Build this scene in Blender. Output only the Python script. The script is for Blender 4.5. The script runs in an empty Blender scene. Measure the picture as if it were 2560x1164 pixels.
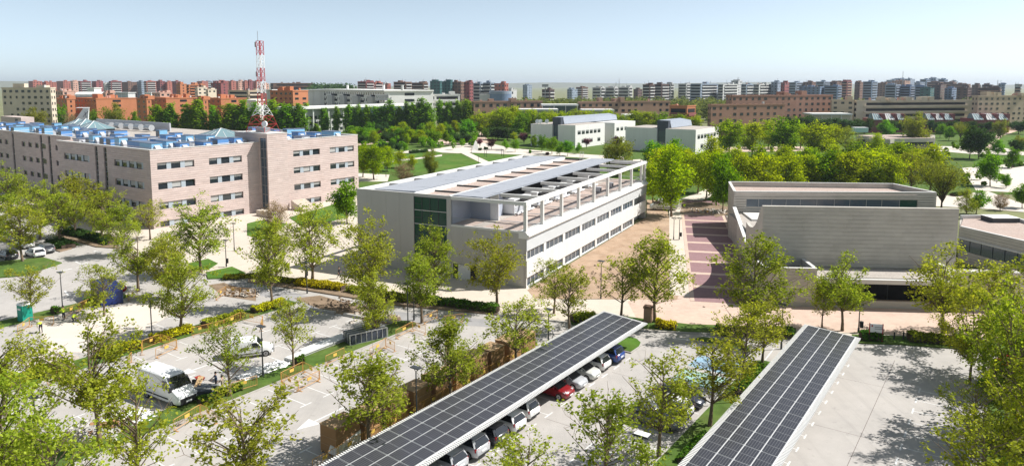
import bpy, bmesh, math, random
import numpy as np
from mathutils import Vector, Matrix
random.seed(11)
scene = bpy.context.scene
COL = scene.collection
R = math.radians
# ------------------------------------------------------------------ camera, sky, sun, exposure
F, CX, CY, YH, CAMZ = 1780.0, 1280.0, 412.0, 212.0, 28.0      # focal length and optical centre in photograph pixels
PITCH = math.atan((CY - YH) / F)
cam_d = bpy.data.cameras.new('camera'); cam = bpy.data.objects.new('camera', cam_d); COL.objects.link(cam)
cam_d.sensor_fit = 'HORIZONTAL'; cam_d.sensor_width = 36.0; cam_d.lens = F / 2560 * 36
cam_d.shift_y = (CY - 582) / 2560
cam_d.clip_start = 0.5; cam_d.clip_end = 30000
cam.location = (0, 0, CAMZ); cam.rotation_euler = (R(90) - PITCH, 0, 0)
scene.camera = cam
SUN_AZ, SUN_EL = R(9), R(48)                                  # azimuth counted from +X towards +Y
world = bpy.data.worlds.new('World'); scene.world = world; world.use_nodes = True
wn = world.node_tree.nodes; wl = world.node_tree.links; wn.clear()
sky = wn.new('ShaderNodeTexSky'); sky.sky_type = 'NISHITA'; sky.sun_disc = False
sky.sun_elevation = SUN_EL; sky.sun_rotation = R(90) - SUN_AZ
sky.altitude = 600; sky.air_density = 0.5; sky.dust_density = 1.0; sky.ozone_density = 3.0
bg = wn.new('ShaderNodeBackground'); bg.inputs[1].default_value = 0.122
wo = wn.new('ShaderNodeOutputWorld'); hsv = wn.new('ShaderNodeHueSaturation'); hsv.inputs['Saturation'].default_value = 0.54; hsv.inputs['Hue'].default_value = 0.475; wl.new(sky.outputs[0], hsv.inputs['Color']); wl.new(hsv.outputs[0], bg.inputs[0]); wl.new(bg.outputs[0], wo.inputs[0])
sun_d = bpy.data.lights.new('sun', 'SUN'); sun_d.energy = 5.0; sun_d.angle = R(0.55); sun_d.color = (1.0, 0.97, 0.925)
sun = bpy.data.objects.new('sun', sun_d); COL.objects.link(sun)
sd = Vector((math.cos(SUN_AZ) * math.cos(SUN_EL), math.sin(SUN_AZ) * math.cos(SUN_EL), math.sin(SUN_EL)))
sun.rotation_euler = sd.to_track_quat('Z', 'Y').to_euler(); sun.location = (60, 10, 80)
vs = scene.view_settings; vs.view_transform = 'Standard'; vs.look = 'None'; vs.gamma = 1; vs.exposure = 0.52
vs.use_curve_mapping = False
scene.cycles.max_bounces = 7; scene.cycles.diffuse_bounces = 4; scene.cycles.transmission_bounces = 4; scene.cycles.glossy_bounces = 3
scene.cycles.volume_bounces = 0; scene.cycles.caustics_reflective = False
scene.cycles.caustics_refractive = False; scene.cycles.use_denoising = True

# ------------------------------------------------------------------ helpers
def un(x, y, z=0.0):
    "ground point (or point at height z) seen at photograph pixel x, y"
    u = (x - CX) / F; v = -(y - CY) / F
    r = Vector((u, math.cos(PITCH) + v * math.sin(PITCH), -math.sin(PITCH) + v * math.cos(PITCH)))
    return r * ((z - CAMZ) / r.z) + Vector((0, 0, CAMZ))
def ray(x, y):
    u = (x - CX) / F; v = -(y - CY) / F
    return Vector((u, math.cos(PITCH) + v * math.sin(PITCH), -math.sin(PITCH) + v * math.cos(PITCH)))
def at_depth(x, y, Y):
    r = ray(x, y); return r * (Y / r.y) + Vector((0, 0, CAMZ))
PTH = R(35.3)
def pk(x, y, z=0.0):
    "parking-grid coordinates (x across the rows, y along them) to world"
    return Vector((x * math.cos(PTH) + y * math.sin(PTH), -x * math.sin(PTH) + y * math.cos(PTH), z))
def wpk(p):
    return (p.x * math.cos(PTH) - p.y * math.sin(PTH), p.x * math.sin(PTH) + p.y * math.cos(PTH))
ORD = ['first', 'second', 'third', 'fourth', 'fifth', 'sixth', 'seventh', 'eighth', 'ninth', 'tenth', 'eleventh', 'twelfth', 'thirteenth', 'fourteenth', 'fifteenth', 'sixteenth', 'seventeenth', 'eighteenth', 'nineteenth', 'twentieth', 'twenty-first', 'twenty-second', 'twenty-third', 'twenty-fourth', 'twenty-fifth', 'twenty-sixth', 'twenty-seventh', 'twenty-eighth', 'twenty-ninth', 'thirtieth', 'thirty-first', 'thirty-second', 'thirty-third', 'thirty-fourth', 'thirty-fifth', 'thirty-sixth', 'thirty-seventh', 'thirty-eighth', 'thirty-ninth', 'fortieth']

class MB:
    def __init__(s): s.v = []; s.f = []; s.m = []
    def poly(s, pts, m=0):
        n = len(s.v); s.v += [tuple(p) for p in pts]; s.f.append(tuple(range(n, n + len(pts)))); s.m.append(m)
    def hexa(s, c, m=0):
        "eight corners: bottom 4 counter-clockwise, top 4"
        n = len(s.v); s.v += [tuple(p) for p in c]
        for q in ((3, 2, 1, 0), (4, 5, 6, 7), (0, 1, 5, 4), (1, 2, 6, 5), (2, 3, 7, 6), (3, 0, 4, 7)):
            s.f.append(tuple(n + i for i in q)); s.m.append(m)
    def box(s, x0, y0, z0, x1, y1, z1, m=0):
        if x0 > x1: x0, x1 = x1, x0
        if y0 > y1: y0, y1 = y1, y0
        if z0 > z1: z0, z1 = z1, z0
        s.hexa([(x0, y0, z0), (x1, y0, z0), (x1, y1, z0), (x0, y1, z0), (x0, y0, z1), (x1, y0, z1), (x1, y1, z1), (x0, y1, z1)], m)
    def bar(s, p, q, w, h=None, m=0, up=(0, 0, 1)):
        p = Vector(p); q = Vector(q); h = h or w; d = (q - p).normalized(); upv = Vector(up)
        if abs(d.dot(upv)) > 0.98: upv = Vector((0, 1, 0))
        a = d.cross(upv).normalized() * (w / 2); b = a.cross(d).normalized() * (h / 2)
        s.hexa([p - a - b, p + a - b, q + a - b, q - a - b, p - a + b, p + a + b, q + a + b, q - a + b], m)
    def tube(s, p, q, r0, r1=None, n=8, m=0, caps=True):
        p = Vector(p); q = Vector(q); r1 = r0 if r1 is None else r1; d = (q - p).normalized()
        a = d.orthogonal().normalized(); b = d.cross(a); k = len(s.v)
        for c, r in ((p, r0), (q, r1)):
            for i in range(n):
                t = 2 * math.pi * i / n; s.v.append(tuple(c + a * (r * math.cos(t)) + b * (r * math.sin(t))))
        for i in range(n):
            j = (i + 1) % n; s.f.append((k + i, k + j, k + n + j, k + n + i)); s.m.append(m)
        if caps:
            s.f.append(tuple(k + i for i in reversed(range(n)))); s.m.append(m)
            s.f.append(tuple(k + n + i for i in range(n))); s.m.append(m)
    def prism(s, pts, z0, z1, m=0):
        n = len(pts); k = len(s.v)
        s.v += [(p[0], p[1], z0) for p in pts] + [(p[0], p[1], z1) for p in pts]
        ar = sum(pts[i][0] * pts[(i + 1) % n][1] - pts[(i + 1) % n][0] * pts[i][1] for i in range(n))
        idx = list(range(n)) if ar > 0 else list(reversed(range(n)))
        s.f.append(tuple(k + i for i in reversed(idx))); s.m.append(m)
        s.f.append(tuple(k + n + i for i in idx)); s.m.append(m)
        for a in range(n):
            i, j = idx[a], idx[(a + 1) % n]; s.f.append((k + i, k + j, k + n + j, k + n + i)); s.m.append(m)
    def loft(s, rings, m=0, cap=True):
        k = len(s.v); n = len(rings[0])
        for r in rings: s.v += [tuple(p) for p in r]
        for a in range(len(rings) - 1):
            for i in range(n):
                j = (i + 1) % n; s.f.append((k + a * n + i, k + a * n + j, k + (a + 1) * n + j, k + (a + 1) * n + i)); s.m.append(m)
        if cap:
            s.f.append(tuple(k + i for i in reversed(range(n)))); s.m.append(m)
            e = k + (len(rings) - 1) * n; s.f.append(tuple(e + i for i in range(n))); s.m.append(m)
    def mesh(s, name, mats, smooth=False):
        me = bpy.data.meshes.new(name); me.from_pydata(s.v, [], s.f)
        for x in (mats if isinstance(mats, (list, tuple)) else [mats]): me.materials.append(x)
        if any(s.m): me.polygons.foreach_set('material_index', s.m)
        if smooth: me.polygons.foreach_set('use_smooth', [True] * len(me.polygons))
        me.update(); return me
    def build(s, name, mats, parent=None, smooth=False, bevel=0, fixn=False):
        me = s.mesh(name, mats, smooth)
        if bevel or fixn:
            bm = bmesh.new(); bm.from_mesh(me); bmesh.ops.recalc_face_normals(bm, faces=bm.faces)
            if bevel: bmesh.ops.bevel(bm, geom=bm.edges[:] , offset=bevel, segments=1, affect='EDGES')
            bm.to_mesh(me); bm.free()
        return link(name, me, parent)
def link(name, me, parent=None, loc=None):
    o = bpy.data.objects.new(name, me); COL.objects.link(o)
    if parent: o.parent = parent
    if loc is not None: o.location = loc
    return o
def tag(o, label, cat, group=None):
    o['label'] = label; o['category'] = cat
    if group: o['group'] = group
    return o
def thing(name, label, cat, loc=(0, 0, 0), rotz=0.0, group=None, scale=None):
    o = bpy.data.objects.new(name, None); COL.objects.link(o); o.empty_display_size = 0.3
    o.location = loc; o.rotation_euler = (0, 0, rotz)
    if scale: o.scale = (scale,) * 3 if not isinstance(scale, (tuple, list)) else scale
    return tag(o, label, cat, group)
def struct(o): o['kind'] = 'structure'; return o
def dup(root, loc, rotz, label, group=None, scale=None):
    r = root.copy(); COL.objects.link(r); r.location = loc; r.rotation_euler = (0, 0, rotz)
    r['label'] = label
    if group: r['group'] = group
    if scale: r.scale = (scale,) * 3 if not isinstance(scale, (tuple, list)) else scale
    for ch in root.children:
        c = ch.copy(); COL.objects.link(c); c.parent = r
        for g in ch.children:
            d = g.copy(); COL.objects.link(d); d.parent = c
    return r

# ------------------------------------------------------------------ materials
def mat(name, col, rough=0.75, metal=0.0, spec=0.35, var=0.0, vs=1.0, dirt=0.0, ds=0.2, dcol=None, bump=0.0, bs=8.0, coord='Object', stretch=None, emit=None, isl=0.0):
    m = bpy.data.materials.new(name); m.use_nodes = True; nt = m.node_tree; N = nt.nodes; L = nt.links
    b = N['Principled BSDF']; b.inputs['Base Color'].default_value = (*col, 1); b.inputs['Roughness'].default_value = rough
    b.inputs['Metallic'].default_value = metal; b.inputs['Specular IOR Level'].default_value = spec
    if var or dirt or bump or isl:
        tc = N.new('ShaderNodeTexCoord'); src = tc.outputs[coord]
        if stretch:
            mp = N.new('ShaderNodeMapping'); mp.inputs['Scale'].default_value = stretch; L.new(src, mp.inputs[0]); src = mp.outputs[0]
        last = None
        if var:
            nz = N.new('ShaderNodeTexNoise'); nz.inputs['Scale'].default_value = vs; nz.inputs['Detail'].default_value = 6; nz.inputs['Roughness'].default_value = 0.65
            L.new(src, nz.inputs['Vector'])
            mr = N.new('ShaderNodeMapRange'); mr.inputs[1].default_value = 0.25; mr.inputs[2].default_value = 0.75; mr.inputs[3].default_value = 1 - var; mr.inputs[4].default_value = 1 + var
            L.new(nz.outputs['Fac'], mr.inputs[0])
            mx = N.new('ShaderNodeMix'); mx.data_type = 'RGBA'; mx.blend_type = 'MULTIPLY'; mx.inputs[0].default_value = 1
            mx.inputs[6].default_value = (*col, 1); L.new(mr.outputs[0], mx.inputs[7]); last = mx.outputs[2]
        if dirt:
            nd = N.new('ShaderNodeTexNoise'); nd.inputs['Scale'].default_value = ds; nd.inputs['Detail'].default_value = 5; nd.inputs['Roughness'].default_value = 0.7
            L.new(src, nd.inputs['Vector'])
            rr = N.new('ShaderNodeMapRange'); rr.inputs[1].default_value = 0.45; rr.inputs[2].default_value = 0.75; rr.inputs[3].default_value = 0; rr.inputs[4].default_value = dirt
            L.new(nd.outputs['Fac'], rr.inputs[0])
            m2 = N.new('ShaderNodeMix'); m2.data_type = 'RGBA'; L.new(rr.outputs[0], m2.inputs[0])
            if last: L.new(last, m2.inputs[6])
            else: m2.inputs[6].default_value = (*col, 1)
            m2.inputs[7].default_value = (*(dcol or tuple(c * 0.45 for c in col)), 1); last = m2.outputs[2]
        if isl:
            ge = N.new('ShaderNodeNewGeometry'); ri = N.new('ShaderNodeMapRange'); ri.inputs[3].default_value = 1 - isl; ri.inputs[4].default_value = 1 + isl; L.new(ge.outputs['Random Per Island'], ri.inputs[0])
            m3 = N.new('ShaderNodeMix'); m3.data_type = 'RGBA'; m3.blend_type = 'MULTIPLY'; m3.inputs[0].default_value = 1
            if last: L.new(last, m3.inputs[6])
            else: m3.inputs[6].default_value = (*col, 1)
            L.new(ri.outputs[0], m3.inputs[7]); last = m3.outputs[2]
        if last: L.new(last, b.inputs['Base Color'])
        if bump:
            nb = N.new('ShaderNodeTexNoise'); nb.inputs['Scale'].default_value = bs; nb.inputs['Detail'].default_value = 4; L.new(src, nb.inputs['Vector'])
            bp = N.new('ShaderNodeBump'); bp.inputs['Strength'].default_value = bump; bp.inputs['Distance'].default_value = 0.05
            L.new(nb.outputs['Fac'], bp.inputs['Height']); L.new(bp.outputs[0], b.inputs['Normal'])
    if emit: b.inputs['Emission Color'].default_value = (*col, 1); b.inputs['Emission Strength'].default_value = emit
    return m
def leafmat(name, c0, c1, trans=0.3, hue=0.075):
    m = bpy.data.materials.new(name); m.use_nodes = True; nt = m.node_tree; N = nt.nodes; L = nt.links; N.clear()
    out = N.new('ShaderNodeOutputMaterial'); geo = N.new('ShaderNodeNewGeometry'); oi = N.new('ShaderNodeObjectInfo')
    mx = N.new('ShaderNodeMix'); mx.data_type = 'RGBA'; mx.inputs[6].default_value = (*c0, 1); mx.inputs[7].default_value = (*c1, 1)
    L.new(geo.outputs['Random Per Island'], mx.inputs[0])
    hs = N.new('ShaderNodeHueSaturation'); L.new(mx.outputs[2], hs.inputs['Color'])
    a = N.new('ShaderNodeMapRange'); a.inputs[3].default_value = 0.5 - hue * 0.22; a.inputs[4].default_value = 0.5 + hue * 0.22; L.new(oi.outputs['Random'], a.inputs[0]); L.new(a.outputs[0], hs.inputs['Hue'])
    ml = N.new('ShaderNodeMath'); ml.operation = 'MULTIPLY'; ml.inputs[1].default_value = 7.31; L.new(oi.outputs['Random'], ml.inputs[0])
    fr = N.new('ShaderNodeMath'); fr.operation = 'FRACT'; L.new(ml.outputs[0], fr.inputs[0])
    v = N.new('ShaderNodeMapRange'); v.inputs[3].default_value = 1 - hue * 2; v.inputs[4].default_value = 1 + hue * 2; L.new(fr.outputs[0], v.inputs[0]); L.new(v.outputs[0], hs.inputs['Value'])
    d = N.new('ShaderNodeBsdfDiffuse'); t = N.new('ShaderNodeBsdfTranslucent'); L.new(hs.outputs[0], d.inputs[0])
    g = N.new('ShaderNodeHueSaturation'); g.inputs['Hue'].default_value = 0.49; g.inputs['Saturation'].default_value = 1.1; g.inputs['Value'].default_value = 1.25; L.new(hs.outputs[0], g.inputs['Color']); L.new(g.outputs[0], t.inputs[0])
    ms = N.new('ShaderNodeMixShader'); ms.inputs[0].default_value = trans; L.new(d.outputs[0], ms.inputs[1]); L.new(t.outputs[0], ms.inputs[2]); L.new(ms.outputs[0], out.inputs[0])
    return m
M = {}
M['ground'] = mat('ground_earth', (0.16, 0.17, 0.07), 0.95, var=0.35, vs=0.03, dirt=0.6, ds=0.012, dcol=(0.26, 0.22, 0.14))
M['grass'] = mat('grass', (0.075, 0.13, 0.026), 0.95, spec=0.1, var=0.4, vs=0.9, dirt=0.6, ds=0.12, dcol=(0.16, 0.17, 0.05), bump=0.6, bs=9)
M['lawn'] = mat('lawn', (0.07, 0.145, 0.02), 0.95, spec=0.1, var=0.35, vs=0.35, dirt=0.75, ds=0.10, dcol=(0.15, 0.18, 0.045), bump=0.4, bs=9)
M['asphalt'] = mat('asphalt', (0.37, 0.345, 0.325), 0.9, spec=0.25, var=0.10, vs=0.6, dirt=0.45, ds=0.11, dcol=(0.25, 0.235, 0.22), bump=0.15, bs=30)
def asphaltmat(name, col, warm):
    m = mat(name, col, 0.9, spec=0.25, var=0.10, vs=0.6, dirt=0.45, ds=0.11, dcol=tuple(c * 0.72 for c in col), bump=0.15, bs=30); nt = m.node_tree; N = nt.nodes; L = nt.links; b = N['Principled BSDF']
    src = b.inputs['Base Color'].links[0].from_socket; tc = N.new('ShaderNodeTexCoord')
    def layer(src, scale, lo, hi, amt, c2, rot=0.0, st=(1, 1, 1), detail=6):
        mp = N.new('ShaderNodeMapping'); mp.inputs['Rotation'].default_value = (0, 0, rot); mp.inputs['Scale'].default_value = st; L.new(tc.outputs['Object'], mp.inputs[0])
        nz = N.new('ShaderNodeTexNoise'); nz.inputs['Scale'].default_value = scale; nz.inputs['Detail'].default_value = detail; nz.inputs['Roughness'].default_value = 0.7; L.new(mp.outputs[0], nz.inputs['Vector'])
        r = N.new('ShaderNodeMapRange'); r.inputs[1].default_value = lo; r.inputs[2].default_value = hi; r.inputs[3].default_value = 0; r.inputs[4].default_value = amt; L.new(nz.outputs['Fac'], r.inputs[0])
        x = N.new('ShaderNodeMix'); x.data_type = 'RGBA'; L.new(r.outputs[0], x.inputs[0]); L.new(src, x.inputs[6]); x.inputs[7].default_value = (*c2, 1); return x.outputs[2]
    o = layer(src, 0.05, 0.45, 0.7, 0.55, tuple(c * k for c, k in zip(col, warm)))
    o = layer(o, 0.9, 0.60, 0.72, 0.55, tuple(c * 0.55 for c in col))
    o = layer(o, 0.35, 0.52, 0.70, 0.40, tuple(c * 0.70 for c in col), PTH_A, (3.0, 0.14, 1))
    o = layer(o, 2.6, 0.66, 0.74, 0.6, tuple(c * 0.45 for c in col))
    L.new(o, b.inputs['Base Color']); return m
PTH_A = R(35.3)
M['asphalt'] = asphaltmat('asphalt', (0.41, 0.385, 0.36), (1.12, 1.10, 1.08))
M['roadgrey'] = mat('road_asphalt', (0.31, 0.30, 0.30), 0.9, spec=0.25, var=0.12, vs=0.4, dirt=0.4, ds=0.09, bump=0.1, bs=30)
M['promenade'] = mat('promenade_concrete', (0.56, 0.49, 0.41), 0.9, spec=0.2, var=0.08, vs=0.7, dirt=0.35, ds=0.14, dcol=(0.42, 0.36, 0.30))
M['path'] = mat('path_paving', (0.60, 0.54, 0.47), 0.9, spec=0.2, var=0.06, vs=0.3, dirt=0.3, ds=0.05, dcol=(0.45, 0.38, 0.32))
M['sand'] = mat('sandy_earth', (0.40, 0.29, 0.205), 0.98, spec=0.05, var=0.22, vs=0.35, dirt=0.7, ds=0.5, dcol=(0.27, 0.17, 0.10), bump=0.7, bs=3)
M['earth'] = mat('dug_earth', (0.25, 0.185, 0.13), 0.98, spec=0.05, var=0.3, vs=0.8, dirt=0.6, ds=0.6, dcol=(0.13, 0.085, 0.05), bump=0.8, bs=4)
M['pink'] = mat('pink_paving_brick', (0.27, 0.165, 0.17), 0.9, spec=0.2, var=0.14, vs=1.3, dirt=0.4, ds=0.3, dcol=(0.26, 0.15, 0.14))
M['pale_brick'] = mat('pale_paving_brick', (0.56, 0.42, 0.34), 0.9, spec=0.2, var=0.10, vs=1.5, dirt=0.3, ds=0.3)
M['kerb'] = mat('kerb_stone', (0.40, 0.38, 0.35), 0.85, var=0.12, vs=2)
M['white_paint'] = mat('road_paint', (0.66, 0.655, 0.64), 0.7, var=0.12, vs=3, dirt=0.75, ds=0.9, dcol=(0.44, 0.42, 0.40))
M['stone'] = mat('pink_stone', (0.55, 0.45, 0.415), 0.8, spec=0.25, isl=0.06, var=0.10, vs=0.55, dirt=0.35, ds=0.35, dcol=(0.47, 0.34, 0.29), stretch=(1, 1, 3))
M['joint'] = mat('dark_joint', (0.12, 0.09, 0.08), 0.9)
M['mstone'] = mat('grey_limestone', (0.50, 0.465, 0.41), 0.8, spec=0.25, isl=0.05, var=0.10, vs=0.4, dirt=0.45, ds=0.25, dcol=(0.30, 0.27, 0.225), stretch=(1, 1, 2.2))
M['white'] = mat('white_render', (0.72, 0.71, 0.68), 0.75, var=0.04, vs=0.3, dirt=0.4, ds=0.6, dcol=(0.54, 0.52, 0.48), stretch=(2.5, 2.5, 0.14))
M['whitepanel'] = mat('white_panel', (0.66, 0.655, 0.635), 0.55, isl=0.04, var=0.05, vs=0.5, dirt=0.3, ds=0.7, dcol=(0.52, 0.5, 0.47), stretch=(2, 2, 0.15))
M['louvre'] = mat('louvre_slat', (0.50, 0.50, 0.49), 0.5)  # darker than the white walls: shade of the slat band put into the colour
M['greypanel'] = mat('pale_grey_panel', (0.44, 0.425, 0.40), 0.6, spec=0.3, isl=0.03, var=0.05, vs=0.25, dirt=0.4, ds=0.5, dcol=(0.34, 0.325, 0.30), stretch=(2.5, 2.5, 0.12))
M['coping'] = mat('coping_metal', (0.66, 0.645, 0.61), 0.5, var=0.04, vs=1)
M['gravel'] = mat('roof_gravel', (0.44, 0.355, 0.31), 0.95, spec=0.1, var=0.35, vs=5, dirt=0.5, ds=0.5, dcol=(0.36, 0.25, 0.2), bump=0.8, bs=12)
M['ggravel'] = mat('grey_gravel', (0.42, 0.38, 0.34), 0.95, spec=0.1, var=0.3, vs=5, dirt=0.3, ds=0.6, bump=0.7, bs=12)
M['pv'] = mat('roof_solar_glass', (0.035, 0.045, 0.06), 0.32, spec=0.9, var=0.25, vs=0.5)
M['pvp'] = None
M['glass'] = mat('window_glass', (0.02, 0.028, 0.035), 0.06, spec=0.8)
M['glassblue'] = mat('bluish_glass', (0.05, 0.08, 0.11), 0.1, spec=0.8)
M['glassgreen'] = mat('green_glass', (0.012, 0.06, 0.04), 0.12, spec=0.25)
M['skyglass'] = mat('skylight_glass', (0.17, 0.26, 0.28), 0.15, spec=0.8)
M['blind'] = mat('roller_blind', (0.38, 0.38, 0.37), 0.8)
M['winpanel'] = mat('blue_grey_panel', (0.36, 0.41, 0.45), 0.5)
M['frame'] = mat('dark_frame', (0.05, 0.055, 0.06), 0.5)
M['darkclad'] = mat('dark_cladding', (0.05, 0.06, 0.08), 0.5, var=0.08, vs=0.6)
M['zinc'] = mat('grey_zinc', (0.35, 0.38, 0.43), 0.45, metal=0.2, var=0.06, vs=0.4)
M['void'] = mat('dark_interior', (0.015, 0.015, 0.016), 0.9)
M['greysteel'] = mat('grey_steel', (0.30, 0.31, 0.32), 0.5, metal=0.4)
M['galv'] = mat('galvanised_steel', (0.50, 0.51, 0.52), 0.45, metal=0.6, var=0.1, vs=3)
M['whitesteel'] = mat('white_steel', (0.75, 0.74, 0.72), 0.4)
M['blueac'] = mat('blue_machine_panel', (0.11, 0.27, 0.56), 0.4, spec=0.5, var=0.06, vs=1.2)
M['bluelight'] = mat('light_blue_panel', (0.20, 0.42, 0.62), 0.4, spec=0.5, var=0.06, vs=1.2)
M['greyac'] = mat('grey_machine', (0.44, 0.45, 0.48), 0.5, var=0.1, vs=1.5)
M['red'] = mat('mast_red', (0.42, 0.03, 0.035), 0.5)
M['mastwhite'] = mat('mast_white', (0.75, 0.75, 0.75), 0.5)
M['tyre'] = mat('tyre_rubber', (0.02, 0.02, 0.02), 0.85)
M['rim'] = mat('wheel_rim', (0.35, 0.35, 0.36), 0.35, metal=0.7)
M['carglass'] = mat('car_glass', (0.015, 0.018, 0.022), 0.05, spec=0.9)
M['black'] = mat('black_plastic', (0.02, 0.02, 0.022), 0.6)
M['redlamp'] = mat('red_lamp', (0.38, 0.012, 0.016), 0.2, spec=0.8)
M['clearlamp'] = mat('clear_lamp', (0.55, 0.57, 0.6), 0.1, spec=0.9)
M['plate'] = mat('number_plate', (0.75, 0.75, 0.74), 0.5)
M['post'] = mat('dark_post', (0.045, 0.05, 0.055), 0.5)
M['orange'] = mat('barrier_orange', (0.52, 0.27, 0.07), 0.55, var=0.12, vs=2, dirt=0.3, ds=1.2, dcol=(0.45, 0.2, 0.06))
M['yellowsign'] = mat('yellow_plate', (0.62, 0.40, 0.08), 0.6)
M['card'] = mat('cardboard', (0.33, 0.19, 0.095), 0.9, spec=0.1, var=0.12, vs=0.8, dirt=0.35, ds=0.6, dcol=(0.30, 0.17, 0.085))
M['carddark'] = mat('cardboard_lid', (0.40, 0.27, 0.16), 0.9, spec=0.1, var=0.1, vs=0.8)
M['wrap'] = mat('plastic_wrap', (0.72, 0.71, 0.70), 0.25, spec=0.6, var=0.2, vs=2.5)
M['timber'] = mat('timber', (0.50, 0.34, 0.18), 0.8, var=0.15, vs=2, stretch=(1, 6, 1))
M['bark'] = mat('bark', (0.17, 0.125, 0.085), 0.95, spec=0.1, var=0.3, vs=3, dirt=0.4, ds=2, dcol=(0.30, 0.26, 0.2))
M['barkdark'] = mat('dark_bark', (0.085, 0.062, 0.045), 0.95, spec=0.1, var=0.3, vs=3)
M['bluecont'] = mat('blue_container', (0.004, 0.02, 0.13), 0.45, spec=0.5, var=0.1, vs=1.5)
M['navy'] = mat('navy_container', (0.012, 0.03, 0.10), 0.5)
M['green_loo'] = mat('green_plastic', (0.01, 0.28, 0.20), 0.5, var=0.06, vs=2)
M['whiteplastic'] = mat('white_plastic', (0.75, 0.76, 0.76), 0.4)
M['hivis'] = mat('high_visibility_yellow', (0.62, 0.80, 0.05), 0.8)
M['skin'] = mat('skin', (0.45, 0.27, 0.19), 0.7)
M['darkcloth'] = mat('dark_cloth', (0.03, 0.03, 0.04), 0.9)
M['beigecloth'] = mat('beige_cloth', (0.40, 0.33, 0.25), 0.9)
M['bluecloth'] = mat('navy_cloth', (0.04, 0.06, 0.11), 0.9)
M['hair'] = mat('dark_hair', (0.03, 0.02, 0.015), 0.8)
M['rubble'] = mat('rubble', (0.42, 0.37, 0.32), 0.95, var=0.4, vs=2.5)
M['concrete'] = mat('grey_concrete', (0.43, 0.41, 0.38), 0.9, var=0.1, vs=0.5, dirt=0.35, ds=0.3)
M['door'] = mat('white_door', (0.70, 0.70, 0.72), 0.5)
M['bluegreywall'] = mat('blue_grey_wall', (0.36, 0.39, 0.46), 0.7)
M['hill'] = mat('far_hill', (0.15, 0.15, 0.09), 0.95, var=0.3, vs=0.004)
# leaves
M['lf_plane'] = leafmat('plane_leaf', (0.15, 0.205, 0.016), (0.44, 0.49, 0.065), 0.52)
M['lf_planeb'] = leafmat('plane_leaf_dense', (0.17, 0.25, 0.007), (0.42, 0.52, 0.018), 0.55)
M['lf_dark'] = leafmat('dark_leaf', (0.03, 0.07, 0.016), (0.075, 0.14, 0.035), 0.28)
M['lf_poplar'] = leafmat('poplar_leaf', (0.10, 0.21, 0.010), (0.27, 0.45, 0.03), 0.52)
M['lf_bright'] = leafmat('bright_leaf', (0.10, 0.25, 0.012), (0.22, 0.42, 0.03), 0.45)
M['lf_mid'] = leafmat('mid_green_leaf', (0.08, 0.18, 0.010), (0.20, 0.36, 0.02), 0.48)
M['lf_olive'] = leafmat('olive_leaf', (0.16, 0.19, 0.025), (0.31, 0.33, 0.05), 0.48)
M['lf_brown'] = leafmat('brown_bud', (0.20, 0.135, 0.075), (0.34, 0.25, 0.14), 0.25)
M['lf_pink'] = leafmat('plum_leaf', (0.14, 0.05, 0.06), (0.25, 0.11, 0.12), 0.25)
M['lf_purple'] = leafmat('dark_plum_leaf', (0.05, 0.02, 0.022), (0.10, 0.045, 0.04), 0.2)
M['lf_yellow'] = leafmat('yellow_leaf', (0.34, 0.33, 0.012), (0.62, 0.56, 0.02), 0.3)
M['lf_yg'] = leafmat('yellow_green_leaf', (0.16, 0.21, 0.02), (0.36, 0.38, 0.03), 0.3)
M['lf_hedge'] = leafmat('hedge_leaf', (0.04, 0.11, 0.012), (0.11, 0.22, 0.025), 0.28)
M['lf_wood'] = leafmat('far_wood_leaf', (0.08, 0.12, 0.03), (0.22, 0.27, 0.06), 0.35)
M['flower'] = leafmat('red_flower', (0.42, 0.015, 0.02), (0.62, 0.04, 0.04), 0.25)
# ================================================================== ground, roads, lots
def sheet(name, pts, m, z, parent=None):
    mb = MB(); p2 = [(p[0], p[1]) for p in pts]
    ar = sum(p2[i][0] * p2[(i + 1) % len(p2)][1] - p2[(i + 1) % len(p2)][0] * p2[i][1] for i in range(len(p2)))
    if ar < 0: p2.reverse()
    mb.poly([(x, y, z) for x, y in p2]); o = mb.build(name, M[m], parent)
    return o if parent else struct(o)
def slabsheet(name, pts, m, z0, z1, parent=None):
    mb = MB(); mb.prism([(p[0], p[1]) for p in pts], z0, z1); o = mb.build(name, M[m], parent)
    return o if parent else struct(o)
mb = MB(); g = 12000
mb.poly([(-g, -2000, -0.08), (g, -2000, -0.08), (g, g, -0.08), (-g, g, -0.08)]); struct(mb.build('ground', M['ground']))
EDGE = [(-130, 168), (-86.5, 136.5), (-69.5, 124.4), (-62, 112), (-52, 105.5), (-43.6, 102.4), (-29, 97), (-1.5, 84.5), (15.5, 78.8), (45, 75), (75, 72.5), (120, 68)]
lot = sheet('parking_lot', EDGE + [(120, 2), (-190, 2), (-190, 190)], 'asphalt', 0.0)
prom = slabsheet('promenade', EDGE + [(120, 92), (60, 96), (34, 100), (24.5, 101), (2.5, 96.5), (-24, 110), (0, 158), (-36, 182), (-69, 137), (-104, 163), (-150, 200)], 'promenade', -0.1, 0.10)
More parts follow.
